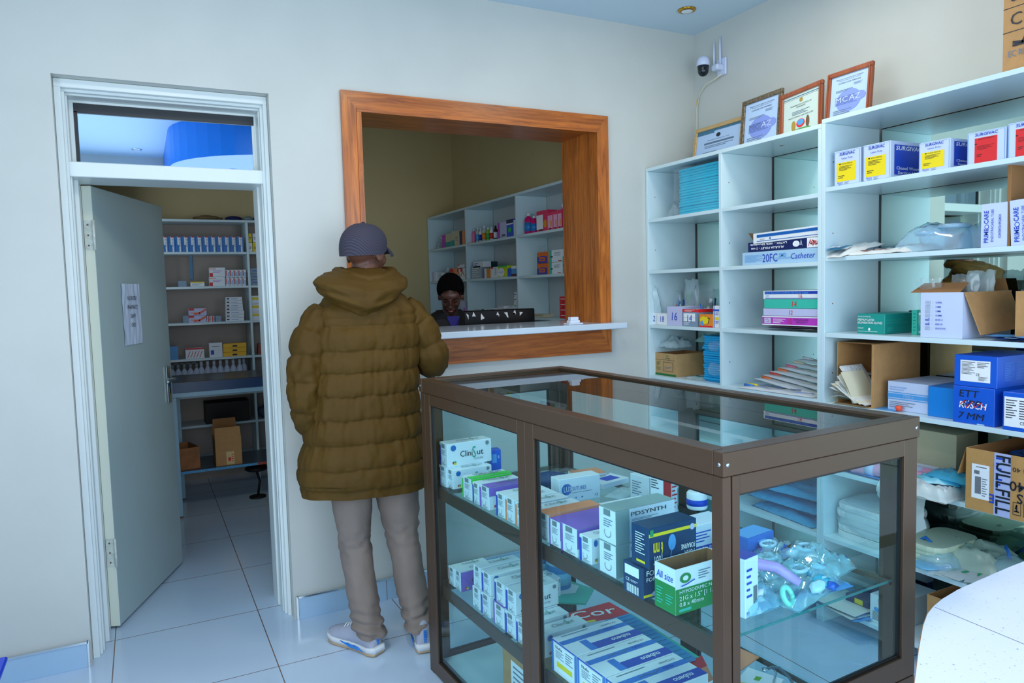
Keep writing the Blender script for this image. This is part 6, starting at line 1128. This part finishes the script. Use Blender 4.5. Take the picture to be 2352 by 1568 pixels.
w_ = x1-x0; mb = MB(); mb.add([(0, .003, .19), (w_, .003, .19), (w_-.004, .03, .265), (.004, .03, .265)], [(0, 1, 2, 3)], CARD); mb.build('flap', o); mb = MB(); mb.add([(0, .217, .19), (w_, .217, .19), (w_-.01, .235, .30), (.01, .235, .30)], [(0, 1, 2, 3)], CARDD); mb.build('flap', o)
e = empty('desk_lamp', (xsol(590, 2.25, .15), 2.25, 0.0), 0, 'black round fan lying low under the table\'s lower shelf', 'fan'); mb = MB(); mb.lathe([(0, .20), (.07, .205), (.085, .22), (.07, .24), (0, .245)], M('matte_black', (10, 11, 13), .6), n=22); mb.build('fan_head', e); mb = MB(); mb.tube([(0, 0, .0), (.02, .0, .12), (0, 0, .2)], .009, MC['matte_black']); mb.lathe([(0, 0), (.06, 0), (.06, .01), (0, .014)], MC['matte_black']); mb.build('stand', e)
# ================= PEOPLE =================
SKIN = M('dark_brown_skin', (98, 62, 48), .5, bump=.05, bump_s=200); SKIN2 = M('deep_brown_skin', (88, 56, 46), .42, bump=.04, bump_s=200)
def ell(mb, C, R, m, rot=None, sub=2):
    bm = bmesh.new(); bmesh.ops.create_icosphere(bm, subdivisions=sub, radius=1); q = rot or Matrix.Identity(3)
    vs = [tuple(Vector(C)+q @ Vector((v.co.x*R[0], v.co.y*R[1], v.co.z*R[2]))) for v in bm.verts]; bm.verts.index_update()
    mb.add(vs, [[v.index for v in f.verts] for f in bm.faces], m, True); bm.free()
def limb(mb, P, R, m, n=12):
    P = [Vector(p) for p in P]
    for a, b, ra, rb in zip(P, P[1:], R, R[1:]):
        k = max(2, int((b-a).length/.02)); mb.tube([a.lerp(b, i/k) for i in range(k+1)], [ra+(rb-ra)*i/k for i in range(k+1)], m, n)
    for p, r in zip(P, R): ell(mb, p, (r, r, r), m)
def head_shape(mb, T, m, s=1.0):
    """T: 4x4 head matrix, +y is where the face looks, origin between the ears"""
    def e(c, r, rx=0, rz=0): ell(mb, T @ Vector([v*s for v in c]), [v*s for v in r], m, T.to_3x3() @ (Matrix.Rotation(rz, 3, 'Z') @ Matrix.Rotation(rx, 3, 'X')), 3)
    e((0, -.012, .03), (.073, .094, .086)); e((0, .022, -.008), (.064, .072, .078)); e((0, .040, -.050), (.050, .050, .052)); e((0, .066, -.088), (.024, .020, .020))
    e((0, .062, .036), (.060, .034, .030)); e((0, .086, .022), (.044, .012, .010))   # forehead, brow
    e((0, .101, -.008), (.0085, .016, .028), radians(-14)); e((0, .112, -.026), (.0125, .012, .010)); e((.012, .104, -.029), (.008, .009, .007)); e((-.012, .104, -.029), (.008, .009, .007))  # nose
    for q in (1, -1):
        e((.036*q, .064, -.022), (.022, .026, .026)); e((.030*q, .082, .008), (.0165, .010, .008))  # cheek, lid
        e((.076*q, -.004, -.008), (.008, .021, .032), radians(10), radians(-18*q)); e((.074*q, .006, -.014), (.010, .014, .018))
    e((0, .090, -.054), (.024, .012, .014)); e((0, .096, -.050), (.021, .009, .0055)); e((0, .094, -.0605), (.019, .010, .0065))  # mouth
def hand_shape(mb, W_, D, Nn, m, side=1, curl=.5, s=1.0):
    """W_: wrist, D: finger direction, Nn: back-of-hand normal"""
    D = Vector(D).normalized(); N = Vector(Nn).normalized(); X = D.cross(N).normalized()*side; N = X.cross(D)*side if side > 0 else (D.cross(X)); W_ = Vector(W_)
    N = Vector(Nn).normalized()
    for i in range(4):  # palm strips merge into one
        o = W_+X*(-.030+.02*i)*s; limb(mb, [W_+X*(-.012+.008*i)*s, o*1.0+D*.045*s, o+D*.088*s], [.017*s, .015*s, .0125*s], m, 8)
    for i, L_ in enumerate((.072, .080, .074, .058)):
        b = W_+X*(-.031+.0205*i)*s+D*.092*s; d1 = (D*cos(curl*.5)-N*sin(curl*.5)); d2 = (D*cos(curl*1.3)-N*sin(curl*1.3)); d3 = (D*cos(curl*2)-N*sin(curl*2)); q = b+d1*L_*.45*s; r = q+d2*L_*.32*s; t = r+d3*L_*.23*s
        limb(mb, [b, q, r, t], [.0095*s, .0088*s, .008*s, .007*s], m, 8)
    tb = W_-X*.028*s+D*.025*s; td = (D*.62-X*.70-N*.25).normalized(); a = tb+td*.040*s; b = a+(td*.7+D*.5).normalized()*.032*s
    limb(mb, [tb, a, b], [.013*s, .0105*s, .009*s], m, 8)
def remesh(o, v=.0055, it=3):
    r = o.modifiers.new('fuse', 'REMESH'); r.mode = 'VOXEL'; r.voxel_size = v; r.use_smooth_shade = True
    s = o.modifiers.new('soften', 'SMOOTH'); s.factor = .5; s.iterations = it
def hmat(C, yaw, pitch, roll=0): return Matrix.Translation(C) @ Matrix.Rotation(-yaw, 4, 'Z') @ Matrix.Rotation(pitch, 4, 'X') @ Matrix.Rotation(roll, 4, 'Y')
NZ = lambda x, y, z: noise.noise(Vector((x, y, z)))
# ---------------- the customer, seen from behind ----------------
MX, MY = .83, -.345
man = empty('person', (MX, MY, 0), 0, 'man in a quilted olive parka and grey cap standing with his back turned', 'person')
ml = lambda p: (p[0]-MX, p[1]-MY, p[2])
mb = MB(); HM = hmat(ml((.862, -.325, 1.668)), radians(50), radians(-4))
head_shape(mb, HM, SKIN, 1.04)
limb(mb, [ml(p) for p in ((.85, -.34, 1.44), (.852, -.335, 1.54), (.862, -.33, 1.62))], [.075, .060, .058], SKIN, 14)
for cz, cx, a, b in ((1.38, .84, .13, .09), (1.30, .84, .17, .11), (1.18, .83, .15, .10), (1.05, .82, .15, .11), (.93, .82, .165, .12), (.86, .82, .16, .12)): ell(mb, ml((cx, -.34, cz)), (a, b, .09), SKIN, None, 3)
limb(mb, [ml(p) for p in ((.70, -.33, 1.38), (.605, -.37, 1.16), (.605, -.27, 1.0), (.66, -.19, .93))], [.05, .042, .036, .026], SKIN)
limb(mb, [ml(p) for p in ((1.00, -.33, 1.38), (1.125, -.35, 1.19), (1.115, -.19, 1.30), (1.09, -.135, 1.350))], [.05, .042, .034, .026], SKIN)
for hx, kx, ax_, hy, ky, ay in ((.75, .760, .775, -.34, -.35, -.43), (.92, .965, .975, -.34, -.37, -.49)):
    limb(mb, [ml((hx, hy, .88)), ml((kx, ky, .47)), ml((ax_, ay, .10)), ml((ax_, ay+.03, .06))], [.078, .052, .036, .034], SKIN, 12)
hand_shape(mb, ml((.66, -.19, .93)), (.25, .35, -.9), (-.9, .3, -.1), SKIN, 1, .7)
hand_shape(mb, ml((1.09, -.135, 1.350)), (-.55, .83, -.10), (0, 0, 1), SKIN, 1, .25)
bd = mb.build('body', man); remesh(bd)
# jacket
OL = M('olive_nylon', (80, 58, 20), .6, spec=.15, bump=.25, bump_s=45, noise_s=4, noise_a=.10); OLD = M('olive_lining', (74, 56, 28), .6, bump=.2, bump_s=60)
def interp(tab, z):
    tab = sorted(tab)
    if z <= tab[0][0]: return tab[0][1:]
    for a, b in zip(tab, tab[1:]):
        if a[0] <= z <= b[0]:
            t = (z-a[0])/(b[0]-a[0]); t = t*t*(3-2*t); return [u+(v-u)*t for u, v in zip(a[1:], b[1:])]
    return tab[-1][1:]
TAB = [(.665, .815, .272, .185), (.75, .815, .268, .182), (.90, .822, .242, .165), (1.05, .828, .224, .152), (1.2, .838, .222, .148), (1.32, .845, .226, .146), (1.42, .850, .212, .132), (1.475, .852, .170, .112), (1.52, .853, .112, .090), (1.56, .855, .082, .080), (1.575, .856, .070, .072)]
SEAMZ = [.70, .785, .885, .985, 1.08, 1.175, 1.265, 1.365]
R = []; nR, nS = 200, 216
for i in range(nR+1):
    z0 = .665+(1.575-.665)*i/nR; cx, a, b = interp(TAB, z0); ring = []
    for j in range(nS):
        th = 2*pi*j/nS; ca, sa = cos(th), sin(th); p = 2.5 if z0 < 1.4 else 2.2
        rr = (abs(ca)**p+abs(sa)**p)**(-1/p); zz = z0+.012*NZ(ca*1.5, sa*1.5, 2)
        below = [s for s in SEAMZ if s <= zz]; above = [s for s in SEAMZ if s > zz]
        if z0 < 1.40 and below and above:
            lo, hi = below[-1], above[0]; t = (zz-lo)/(hi-lo); puff = (sin(pi*t**.8))**.55*.013
            wr = NZ(th*5, lo*30, 1)*NZ(th*11, lo*17, 5)*(.5+.5*abs(2*t-1))*.022+.006*NZ(th*14, zz*9, 7)*abs(2*t-1)**3
        else:
            puff = .011*(1-math.exp(-max(0, zz-1.365)/.014))*(1 if z0 < 1.42 else max(.3, 1-(z0-1.42)*8)); wr = NZ(th*4, z0*14, 3)*.006
        wr += .010*NZ(ca*2.5, sa*2.5, z0*5)+.004*NZ(ca*8, sa*8, z0*20)
        seam = 0
        d = puff+wr
        ring.append(ml((cx+(a*rr*ca+d*ca), -.345+(b*rr*sa+d*sa)-.0*z0, z0+.006*NZ(ca*2, sa*2, 9)+(.018*(ca-0)*-.5 if z0 < .72 else 0))))
    R.append(ring)
mb = MB(); mb.rings(R, OL, cap0=False, cap1=False)
R2_ = [[(x*.0+(x-(.815-MX))*.97+(.815-MX), y*.97, z+.004) for x, y, z in R[0]], [(x*.96, y*.96, z+.05) for x, y, z in R[0]]]
mb.rings([R[0], *R2_], OLD, False, False); jk = mb.build('jacket', man)
def sleeve(P, Rr, seed, name='sleeve', m=OL, seam=.105, amp=.012, par=man, loc=ml):
    P = [Vector(p) for p in P]; pts = []; rad = []
    # Catmull-Rom through the joints
    Q = [P[0]*2-P[1]]+P+[P[-1]*2-P[-2]]; RQ = [Rr[0]]+list(Rr)+[Rr[-1]]; N = 26
    for k in range(1, len(Q)-2):
        for i in range(N):
            t = i/N; a, b, c, d = Q[k-1], Q[k], Q[k+1], Q[k+2]
            pts.append(.5*((2*b)+(c-a)*t+(2*a-5*b+4*c-d)*t*t+(3*b-a-3*c+d)*t**3)); rad.append(RQ[k]+(RQ[k+1]-RQ[k])*t)
    L_ = 0; rings = []; n = 44; up = Vector((0, 1, 0)); prev = None
    for i, p in enumerate(pts):
        if i: L_ += (p-pts[i-1]).length
        t = (pts[min(i+1, len(pts)-1)]-pts[max(i-1, 0)]).normalized(); a = t.cross(up).normalized(); b = t.cross(a); f = (L_ % seam)/seam; puff = (sin(pi*f)**.5)*amp if amp else 0
        ring = []
        for j in range(n):
            th = 2*pi*j/n; w = NZ(th*2+seed, L_*30, 1)*.010*(1.3-.6*sin(pi*f))+NZ(cos(th)*3, sin(th)*3+seed, L_*14)*.010
            ring.append(tuple(Vector(loc(p+(a*cos(th)+b*sin(th))*(rad[i]+puff+w)))))
        rings.append(ring)
    mb = MB(); mb.rings(rings, m, True, True); return mb.build(name, par)
sleeve([(.690, -.34, 1.425), (.625, -.355, 1.33), (.588, -.37, 1.20), (.578, -.375, 1.08), (.600, -.335, .98), (.64, -.26, .93)], [.060, .070, .066, .060, .055, .040], 2)
sleeve([(1.000, -.34, 1.435), (1.070, -.35, 1.35), (1.120, -.365, 1.24), (1.145, -.335, 1.185), (1.135, -.24, 1.235), (1.105, -.145, 1.375)], [.060, .074, .070, .064, .050, .038], 7)
# hood, thrown back
rings = []; nz_, n_ = 34, 56
HT = [(0, .02, .02), (.06, .10, .06), (.2, .165, .10), (.45, .195, .118), (.65, .190, .108), (.82, .160, .085), (.95, .10, .05), (1, .04, .02)]
for i in range(nz_+1):
    t = i/nz_; a, b = interp(HT, t); ring = []
    for j in range(n_):
        th = 2*pi*j/n_; ca, sa = cos(th), sin(th); xx = a*ca; w = .010*NZ(ca*2, sa*2, t*5)+.006*NZ(ca*6, sa*6, t*11)+(-.010 if abs(ca) < .06 and sa < 0 else 0)
        zz = 1.395+.215*t+ .35*abs(xx)*(1-t)*1.2-.10*xx*(1-t)
        yy = -.405-.035*(1-t)+b*sa*(1+.0)+.06*t*t
        ring.append(ml((.795+.055*t+xx+w*ca, yy+w*sa, zz)))
    rings.append(ring)
mb = MB(); mb.rings(rings, OL); hd = mb.build('hood', man)
mb = MB(); rim = []
for i in range(41):
    a = radians(-50+280*i/40); rim.append(ml((.855+.115*cos(a), -.345-.105*sin(a)*1.0, 1.575-.015*sin(a)+.01*cos(2*a))))
mb.tube(rim, [.026+.004*NZ(i*.3, 0, 1) for i in range(41)], OL, 10); mb.build('collar', man)
# trousers
TAUPE = M('taupe_twill', (128, 114, 106), .75, bump=.15, bump_s=90, noise_s=6, noise_a=.05)
def leg(P, Rr, seed):
    P = [Vector(p) for p in P]; rings = []; n = 40; N = 110
    for i in range(N+1):
        t = i/N*(len(P)-1); k = min(int(t), len(P)-2); u = t-k; p = P[k].lerp(P[k+1], u*u*(3-2*u)*.5+u*.5); r = Rr[k]+(Rr[k+1]-Rr[k])*u
        low = max(0, 1-p.z/.26); knee = math.exp(-((p.z-.47)/.09)**2); ring = []
        for j in range(n):
            th = 2*pi*j/n; ca, sa = cos(th), sin(th)
            w = .010*low*sin(p.z*150+3*sin(th+seed)+seed)+.014*low*NZ(ca*2+seed, sa*2, p.z*22)+.008*knee*NZ(ca*2, sa*2+seed, p.z*38)+.006*NZ(ca*1.5, sa*1.5+seed, p.z*12)
            ring.append(ml((p.x+(r+w)*ca, p.y+(r*1.12+w)*sa, p.z+.006*NZ(ca, sa, seed) if i > 2 else p.z+.010*sa)))
        rings.append(ring)
    return rings
mb = MB(); mb.rings(leg([(.780, -.455, .078), (.775, -.43, .13), (.762, -.385, .33), (.758, -.355, .47), (.757, -.345, .66), (.775, -.345, .86)], [.066, .062, .064, .070, .088, .11], 1), TAUPE, False, True); mb.build('trouser_leg', man)
mb = MB(); mb.rings(leg([(.985, -.520, .085), (.978, -.48, .13), (.967, -.42, .33), (.960, -.375, .47), (.955, -.345, .66), (.915, -.345, .86)], [.068, .064, .066, .074, .098, .115], 5), TAUPE, False, True); mb.build('trouser_leg', man)
# shoes
KN = M('grey_knit', (168, 172, 190), .85, bump=.4, bump_s=320); MID = M('midsole_white', (215, 218, 222), .5); OUT = M('tan_outsole', (190, 160, 125), .6); SBLUE = M('shoe_blue', (20, 130, 225), .5)
def shoe(H, rz):
    e = empty('shoe', ml((H[0], H[1], 0)), rz); e.parent = man
    L_ = .285; ST = [(0, .026, .03), (.04, .034, .06), (.12, .037, .095), (.3, .036, .092), (.45, .038, .080), (.62, .044, .060), (.8, .047, .045), (.93, .038, .033), (1, .016, .022)]
    rings = []; sole = []; outs = []
    for i in range(29):
        t = i/28; w, h = interp(ST, t); y = -.0+L_*t; ring = []; cx = .006*sin(t*pi)
        for j in range(24):
            th = 2*pi*j/24; ca, sa = cos(th), sin(th); z = .028+(h*max(sa, 0)**.75 if sa > 0 else 0); x = cx+w*ca*(1 if sa < .3 else .92+.0*sa); ring.append((x, y, z))
        rings.append(ring)
        g = 1.10+.08*(t < .12); zb_ = .004+.012*max(0, (t-.75))*2+.006*max(0, .1-t)*8; mid = []; ou = []
        for j in range(16):
            th = 2*pi*j/16; ca, sa = cos(th), sin(th); mid.append((cx+w*g*ca, y+(-.012*(1-t*20) if t < .05 else 0), zb_+.006+(.026 if sa > 0 else 0)-(.002 if abs(sa) < .01 else 0))); ou.append((cx+w*g*.98*ca, y+(-.01*(1-t*20) if t < .05 else 0), zb_-.003+(.009 if sa > 0 else 0)))
        sole.append(mid); outs.append(ou)
    mb = MB(); mb.rings(rings, KN); mb.build('upper', e); mb = MB(); mb.rings(sole, MID); mb.build('midsole', e); mb = MB(); mb.rings(outs, OUT); mb.build('outsole', e)
    mb = MB()
    for k in range(6): z = .045+.009*k; mb.box((-.004, -.0025-.001*k*0, z), (.008, .004, z+.005), SBLUE)
    for sd in (1, -1):
        for k in range(3): mb.tube([(sd*.040, .05+.03*k, .014), (sd*.0415, .075+.035*k, .026), (sd*.043, .10+.04*k, .032)], [.002, .0035, .002], SBLUE, 6)
    mb.build('blue_trim', e)
    mb = MB()
    for k in range(5): y = .105+.018*k; zt_ = .03+interp(ST, y/L_)[1]+.001; mb.tube([(-.018, y, zt_-.006), (0, y+.006, zt_), (.018, y, zt_-.006)], .0025, WHITE, 6)
    mb.build('laces', e); return e
shoe((.795, -.515), radians(28)); shoe((.972, -.60), radians(-12))
# cap
def capmat():
    m = bpy.data.materials.new('pinstripe_cap_cloth'); m.use_nodes = True; nt = m.node_tree; b = nt.nodes['Principled BSDF']; tc = nt.nodes.new('ShaderNodeTexCoord'); w = nt.nodes.new('ShaderNodeTexWave'); w.wave_type = 'BANDS'; w.bands_direction = 'DIAGONAL'; w.inputs['Scale'].default_value = 42; w.inputs['Distortion'].default_value = .4
    n = nt.nodes.new('ShaderNodeTexNoise'); n.inputs['Scale'].default_value = 9; nt.links.new(tc.outputs['Object'], n.inputs[0])
    nt.links.new(tc.outputs['Object'], w.inputs['Vector']); cr = nt.nodes.new('ShaderNodeValToRGB'); e = cr.color_ramp.elements; e[0].color = (*lin((28, 36, 52)), 1); e[1].color = (*lin((64, 76, 100)), 1); e[0].position = .3
    nt.links.new(w.outputs[0], cr.inputs[0]); mx = nt.nodes.new('ShaderNodeMix'); mx.data_type = 'RGBA'; mx.inputs[7].default_value = (*lin((58, 48, 62)), 1); nt.links.new(cr.outputs[0], mx.inputs[6]); nt.links.new(n.outputs[0], mx.inputs[0]); nt.links.new(mx.outputs[2], b.inputs['Base Color']); b.inputs['Roughness'].default_value = .85; return m
CAPM = capmat(); rings = []
for i in range(19):
    t = i/18; zz = -.010+.138*t; k = (1-t**3.0)**.5 if t < 1 else .02; fl = 1+.04*sin(pi*t)
    rings.append([tuple(HM @ Vector(((.0885*k*fl+.002)*cos(a), (.112*k*fl+.002)*sin(a)-.010, zz+.040*sin(a)*(1-t)**.8*(1 if sin(a) > 0 else .35)))) for a in [2*pi*j/36 for j in range(36)]])
mb = MB(); mb.rings(rings, CAPM, False, True); cp_ = mb.build('cap', man)
mb = MB(); vs = []; fs = []; n = 14
for lay in (0, 1):
    for i in range(n+1):
        for j in range(7):
            a = radians(24+132*i/n); r = j/6; x = cos(a)*.090; y = sin(a)*.104+r*.082*sin(a)**.7-.004; vs.append(tuple(HM @ Vector((x*(1-.05*r), y, .046-.030*r*r-.030*abs(cos(a))**1.5+.004*lay))))
for lay in (0, 1):
    for i in range(n):
        for j in range(6): a = lay*(n+1)*7+i*7+j; q = (a, a+7, a+8, a+1); fs.append(q if lay else q[::-1])
mb.add(vs, fs, CAPM, True); mb.build('brim', cp_)
mb = MB(); ell(mb, HM @ Vector((0, -.010, .129)), (.008, .008, .004), CAPM); mb.build('button', cp_)
# ---------------- the woman behind the counter ----------------
WX, WY = 1.78, 1.00
wom = empty('person', (WX, WY, 0), 0, 'woman with short black hair looking down behind the black monitor', 'person')
wl = lambda p: (p[0]-WX, p[1]-WY, p[2])
HC = Vector(wl((1.775, .955, 1.470))); HW = hmat(HC, radians(205), radians(-30), radians(0))
mb = MB(); head_shape(mb, HW, SKIN2, .98)
limb(mb, [wl((1.79, 1.03, 1.28)), wl((1.785, 1.0, 1.38)), wl((1.78, .98, 1.44))], [.06, .05, .05], SKIN2, 14)
for cz, a, b in ((1.24, .15, .09), (1.12, .145, .10), (1.0, .13, .09), (.88, .15, .11), (.80, .16, .12)): ell(mb, wl((1.80, 1.06, cz)), (a, b, .09), SKIN2, None, 3)
for q in (1, -1):
    limb(mb, [wl((1.80+.16*q, 1.05, 1.25)), wl((1.80+.22*q, 1.0, 1.03)), wl((1.80+.13*q, .89, 1.0))], [.045, .038, .026], SKIN2); hand_shape(mb, wl((1.80+.13*q, .89, 1.0)), (-.2*q, -1, -.04), (0, 0, 1), SKIN2, 1 if q < 0 else -1, .35, .92)
    limb(mb, [wl((1.80+.09*q, 1.06, .84)), wl((1.80+.09*q, 1.05, .46)), wl((1.80+.09*q, 1.07, .08)), wl((1.80+.09*q, .97, .035))], [.075, .05, .035, .03], SKIN2)
remesh(mb.build('body', wom))
HAIR = M('black_hair', (7, 6, 7), .95, spec=.1, bump=1.0, bump_s=160); mb = MB(); bm = bmesh.new(); bmesh.ops.create_icosphere(bm, subdivisions=5, radius=1); keep = []
for v in bm.verts:
    p = v.co; q = Vector((p.x*.088, p.y*.108-.014, p.z*.100+.040))*(1+.03*NZ(p.x*9, p.y*9, p.z*9))
    face_ = p.y > .25 and p.z < .42-.25*abs(p.x)
    if face_ : q = Vector((q.x*.80, min(q.y, .055), q.z*.9+.008))
    if p.z < -.55: q.z = max(q.z, -.03)
    v.co = HW @ q
bm.verts.index_update(); mb.add([tuple(v.co) for v in bm.verts], [[v.index for v in f.verts] for f in bm.faces], HAIR, True); bm.free(); mb.build('hair', wom)
mb = MB()
for q in (1, -1): mb.tube([HW @ Vector((.017*q, .0935, .0045)), HW @ Vector((.030*q, .0945, .0010)), HW @ Vector((.044*q, .088, .0045))], [.001, .0018, .001], HAIR, 6); mb.tube([HW @ Vector((.014*q, .098, .024)), HW @ Vector((.030*q, .0965, .029)), HW @ Vector((.048*q, .085, .024))], [.0015, .0028, .0012], HAIR, 6)
mb.build('lashes_and_brows', wom)
mb = MB(); LIP = M('lip_pink', (168, 92, 88), .4); ell(mb, HW @ Vector((0, .0985, -.0592)), (.0165, .0075, .0042), LIP, HW.to_3x3()); mb.build('lips', wom)
JB = M('black_jacket_cloth', (18, 18, 22), .7, bump=.2, bump_s=50); VS = M('violet_shirt', (52, 48, 150), .7)
TB2 = [(.72, .19, .14), (.9, .18, .13), (1.1, .17, .12), (1.24, .195, .115), (1.30, .185, .10), (1.345, .13, .085), (1.375, .080, .07)]
rings = []
for i in range(61):
    z = .72+.655*i/60; a, b = interp(TB2, z); rings.append([wl((1.80+(a+.008*NZ(cos(t)*3, sin(t)*3, z*9))*cos(t), 1.05+(b+.008*NZ(cos(t)*3, sin(t)*3, z*9))*sin(t), z)) for t in [2*pi*j/40 for j in range(40)]])
mb = MB(); mb.rings(rings, JB, False, False); mb.build('jacket', wom)
for q in (1, -1): sleeve([(1.80+.165*q, 1.05, 1.27), (1.80+.21*q, 1.03, 1.16), (1.80+.225*q, .98, 1.04), (1.80+.15*q, .90, 1.02)], [.062, .06, .055, .045], 3+q, 'sleeve', JB, 1.0, 0, wom, wl)
mb = MB(); mb.add([wl((1.74, .955, 1.335)), wl((1.83, .948, 1.335)), wl((1.79, .925, 1.20)), wl((1.785, .930, 1.27))], [(0, 1, 3), (1, 2, 3), (2, 0, 3)], VS); mb.build('shirt_front', wom)
for q in (1, -1):
    rr_ = []
    for i in range(24):
        z = .09+.75*i/23; r = .055+.035*(i/23); rr_.append([wl((1.80+.09*q+r*cos(t), 1.06+r*sin(t), z)) for t in [2*pi*j/20 for j in range(20)]])
    mb = MB(); mb.rings(rr_, JB, False, True); mb.build('trouser_leg', wom)
    mb = MB(); mb.rings([[wl((1.80+.09*q+w*cos(t), 1.10-.26*u, .03+h*max(sin(t), 0)+.028*min(sin(t), 0))) for t in [2*pi*j/16 for j in range(16)]] for u, w, h in ((0, .02, .02), (.1, .038, .06), (.45, .04, .055), (.8, .045, .03), (1, .02, .015))], BLK); mb.build('shoe', wom)
# ================= SECURITY CAMERA, TABLE, CHAIR =================
cz = at(1615, 180, 0, 2.875).z; cy_ = at(1615, 150, 0, 2.875).y
e = empty('security_camera', (2.967, -.235, 2.70), 0, 'white and black dome security camera with two aerials on the right wall', 'security camera'); LC = M('camera_white', (205, 215, 240), .35); LB = M('camera_black', (14, 22, 32), .15)
mb = MB(); mb.box((-.012, -.035, -.045), (0, .035, .05), LC, .004); mb.box((-.06, -.02, -.02), (-.010, .03, .012), LC, .006); mb.build('wall_bracket', e)
oc = (2.875-2.967, cy_+.235, at(1615, 150, 0, 2.875).z-2.70)
mb = MB(); mb.lathe([(.034, -.004), (.0365, .0), (.0365, .014), (.033, .030), (.024, .043), (.010, .049), (0, .050)], LC, oc, 28); mb.build('housing', e)
mb = MB(); mb.lathe([(.033, -.005), (.030, -.018), (.030, -.030), (.028, -.042), (.020, -.054), (.008, -.060), (0, -.061)], LB, oc, 28); mb.lathe([(.0, 0), (.009, .001), (.009, .004), (0, .006)], LB, (oc[0]-.034, oc[1]-.008, oc[2]-.040), 14, ax='X'); mb.build('lens_dome', e)
for y, z1_ in ((.045, .150), (-.002, .165)): mb = MB(); mb.tube([(-.022, y, .0), (-.022, y, z1_*.6), (-.022, y, z1_)], [.006, .0055, .0045], LC, 8); mb.lathe([(.007, -.01), (.007, .012)], LC, (-.022, y, 0), 10); mb.build('aerial', e)
CABW = M('cable_white', (215, 212, 195), .5); mb = MB()
pts = [(2.95, -.245, 2.66), (2.945, -.20, 2.645), (2.94, -.13, 2.635), (2.955, -.06, 2.60), (2.960, -.030, 2.52), (2.962, -.026, 2.36), (2.962, -.030, 2.25), (2.962, -.05, 2.165)]
mb.tube([(p[0]-2.967, p[1]+.235, p[2]-2.70) for p in pts], .004, CABW, 8); mb.box((-.012, .198, -.42), (-.002, .212, -.385), LC, .002); mb.build('cable', e)
mb = MB(); G_ = M('yellow_glue', (225, 185, 90), .6)
for y, z in ((-.02, 2.56), (-.02, 2.48), (-.019, 2.42), (-.02, 2.33), (-.012, 2.27)): mb.box((2.9665, y-.004, z-.02), (2.9675, y+.002, z+.015), G_)
o = mb.build('glue_marks'); o.parent = e; o.location = (-2.967, .235, -2.70); 
# white speckled table in the foreground
def speck():
    m = bpy.data.materials.new('speckled_white_top'); m.use_nodes = True; nt = m.node_tree; b = nt.nodes['Principled BSDF']; tc = nt.nodes.new('ShaderNodeTexCoord'); v = nt.nodes.new('ShaderNodeTexNoise'); v.inputs['Scale'].default_value = 160; v.inputs['Detail'].default_value = 3; nt.links.new(tc.outputs['Object'], v.inputs[0])
    cr = nt.nodes.new('ShaderNodeValToRGB'); e = cr.color_ramp.elements; e[0].position = .26; e[1].position = .34; e[0].color = (*lin((165, 175, 200)), 1); e[1].color = (*lin((250, 252, 254)), 1); nt.links.new(v.outputs[0], cr.inputs[0]); nt.links.new(cr.outputs[0], b.inputs['Base Color']); b.inputs['Roughness'].default_value = .3; return m
tz = .80; TX, TY_ = 1.55, -2.75
tp = [at(px, py, 2, tz) for px, py in ((2420, 1262), (2320, 1300), (2253, 1329), (2197, 1354), (2162, 1375), (2142, 1392), (2128, 1409), (2118, 1437), (2109, 1488), (2099, 1568), (2085, 1700))]
poly = [(p.x-TX, p.y-TY_) for p in tp]+[(1.02-TX, -3.1-TY_), (2.35-TX, -3.1-TY_), (2.35-TX, -2.5-TY_)]
e = empty('reception_table', (TX, TY_, 0), 0, 'white speckled table top with a rounded brown-edged corner at the lower right', 'table')
cc = (sum(p[0] for p in poly)/len(poly), sum(p[1] for p in poly)/len(poly)); inner = [(cc[0]+(x-cc[0])*.992, cc[1]+(y-cc[1])*.985) for x, y in poly]
mb = MB(); mb.prism(poly[::-1], tz-.032, tz-.001, M('brown_edging', (178, 130, 84), .6)); mb.build('edge_band', e)
mb = MB(); mb.prism(inner[::-1], tz-.0008, tz+.001, speck())
A_, B_ = at(2142, 1393, 2, tz), at(2352, 1480, 2, tz); d_ = (B_-A_).normalized(); q_ = Vector((-d_.y, d_.x, 0))*.0008; A2, B2 = A_+d_*.004, B_+d_*.25
mb.add([(p.x-TX, p.y-TY_, tz+.0013) for p in (A2-q_, B2-q_, B2+q_, A2+q_)], [(0, 1, 2, 3)], M('seam_grey', (90, 100, 120), .6)); mb.build('top_surface', e)
for x, y in ((.10, .02), (.70, .10), (.70, -.30), (-.40, -.30)): mb = MB(); mb.box((x-.02, y-.02, 0), (x+.02, y+.02, tz-.033), FRAMEP, .002); mb.build('leg', e)
# blue plastic chair at the left edge
CB_ = M('blue_chair_plastic', (10, 60, 200), .35); e = empty('plastic_chair', (-.63, -1.0, 0), 0, 'royal blue plastic chair peeping in at the lower left corner', 'chair')
mb = MB(); mb.box((-.21, -.21, .425), (.213, .203, .44), CB_, .004); mb.build('seat', e); mb = MB(); mb.box((-.225, -.20, .50), (-.21, .20, .80), CB_, .004); mb.build('backrest', e)
for x, y in ((.19, .18), (.19, -.18), (-.19, .18), (-.19, -.18)): mb = MB(); mb.tube([(x*.92, y*.92, .424), (x, y, 0)], .014, M('chair_leg_steel', (150, 155, 160), .3, metal=.8), 8); mb.build('leg', e)
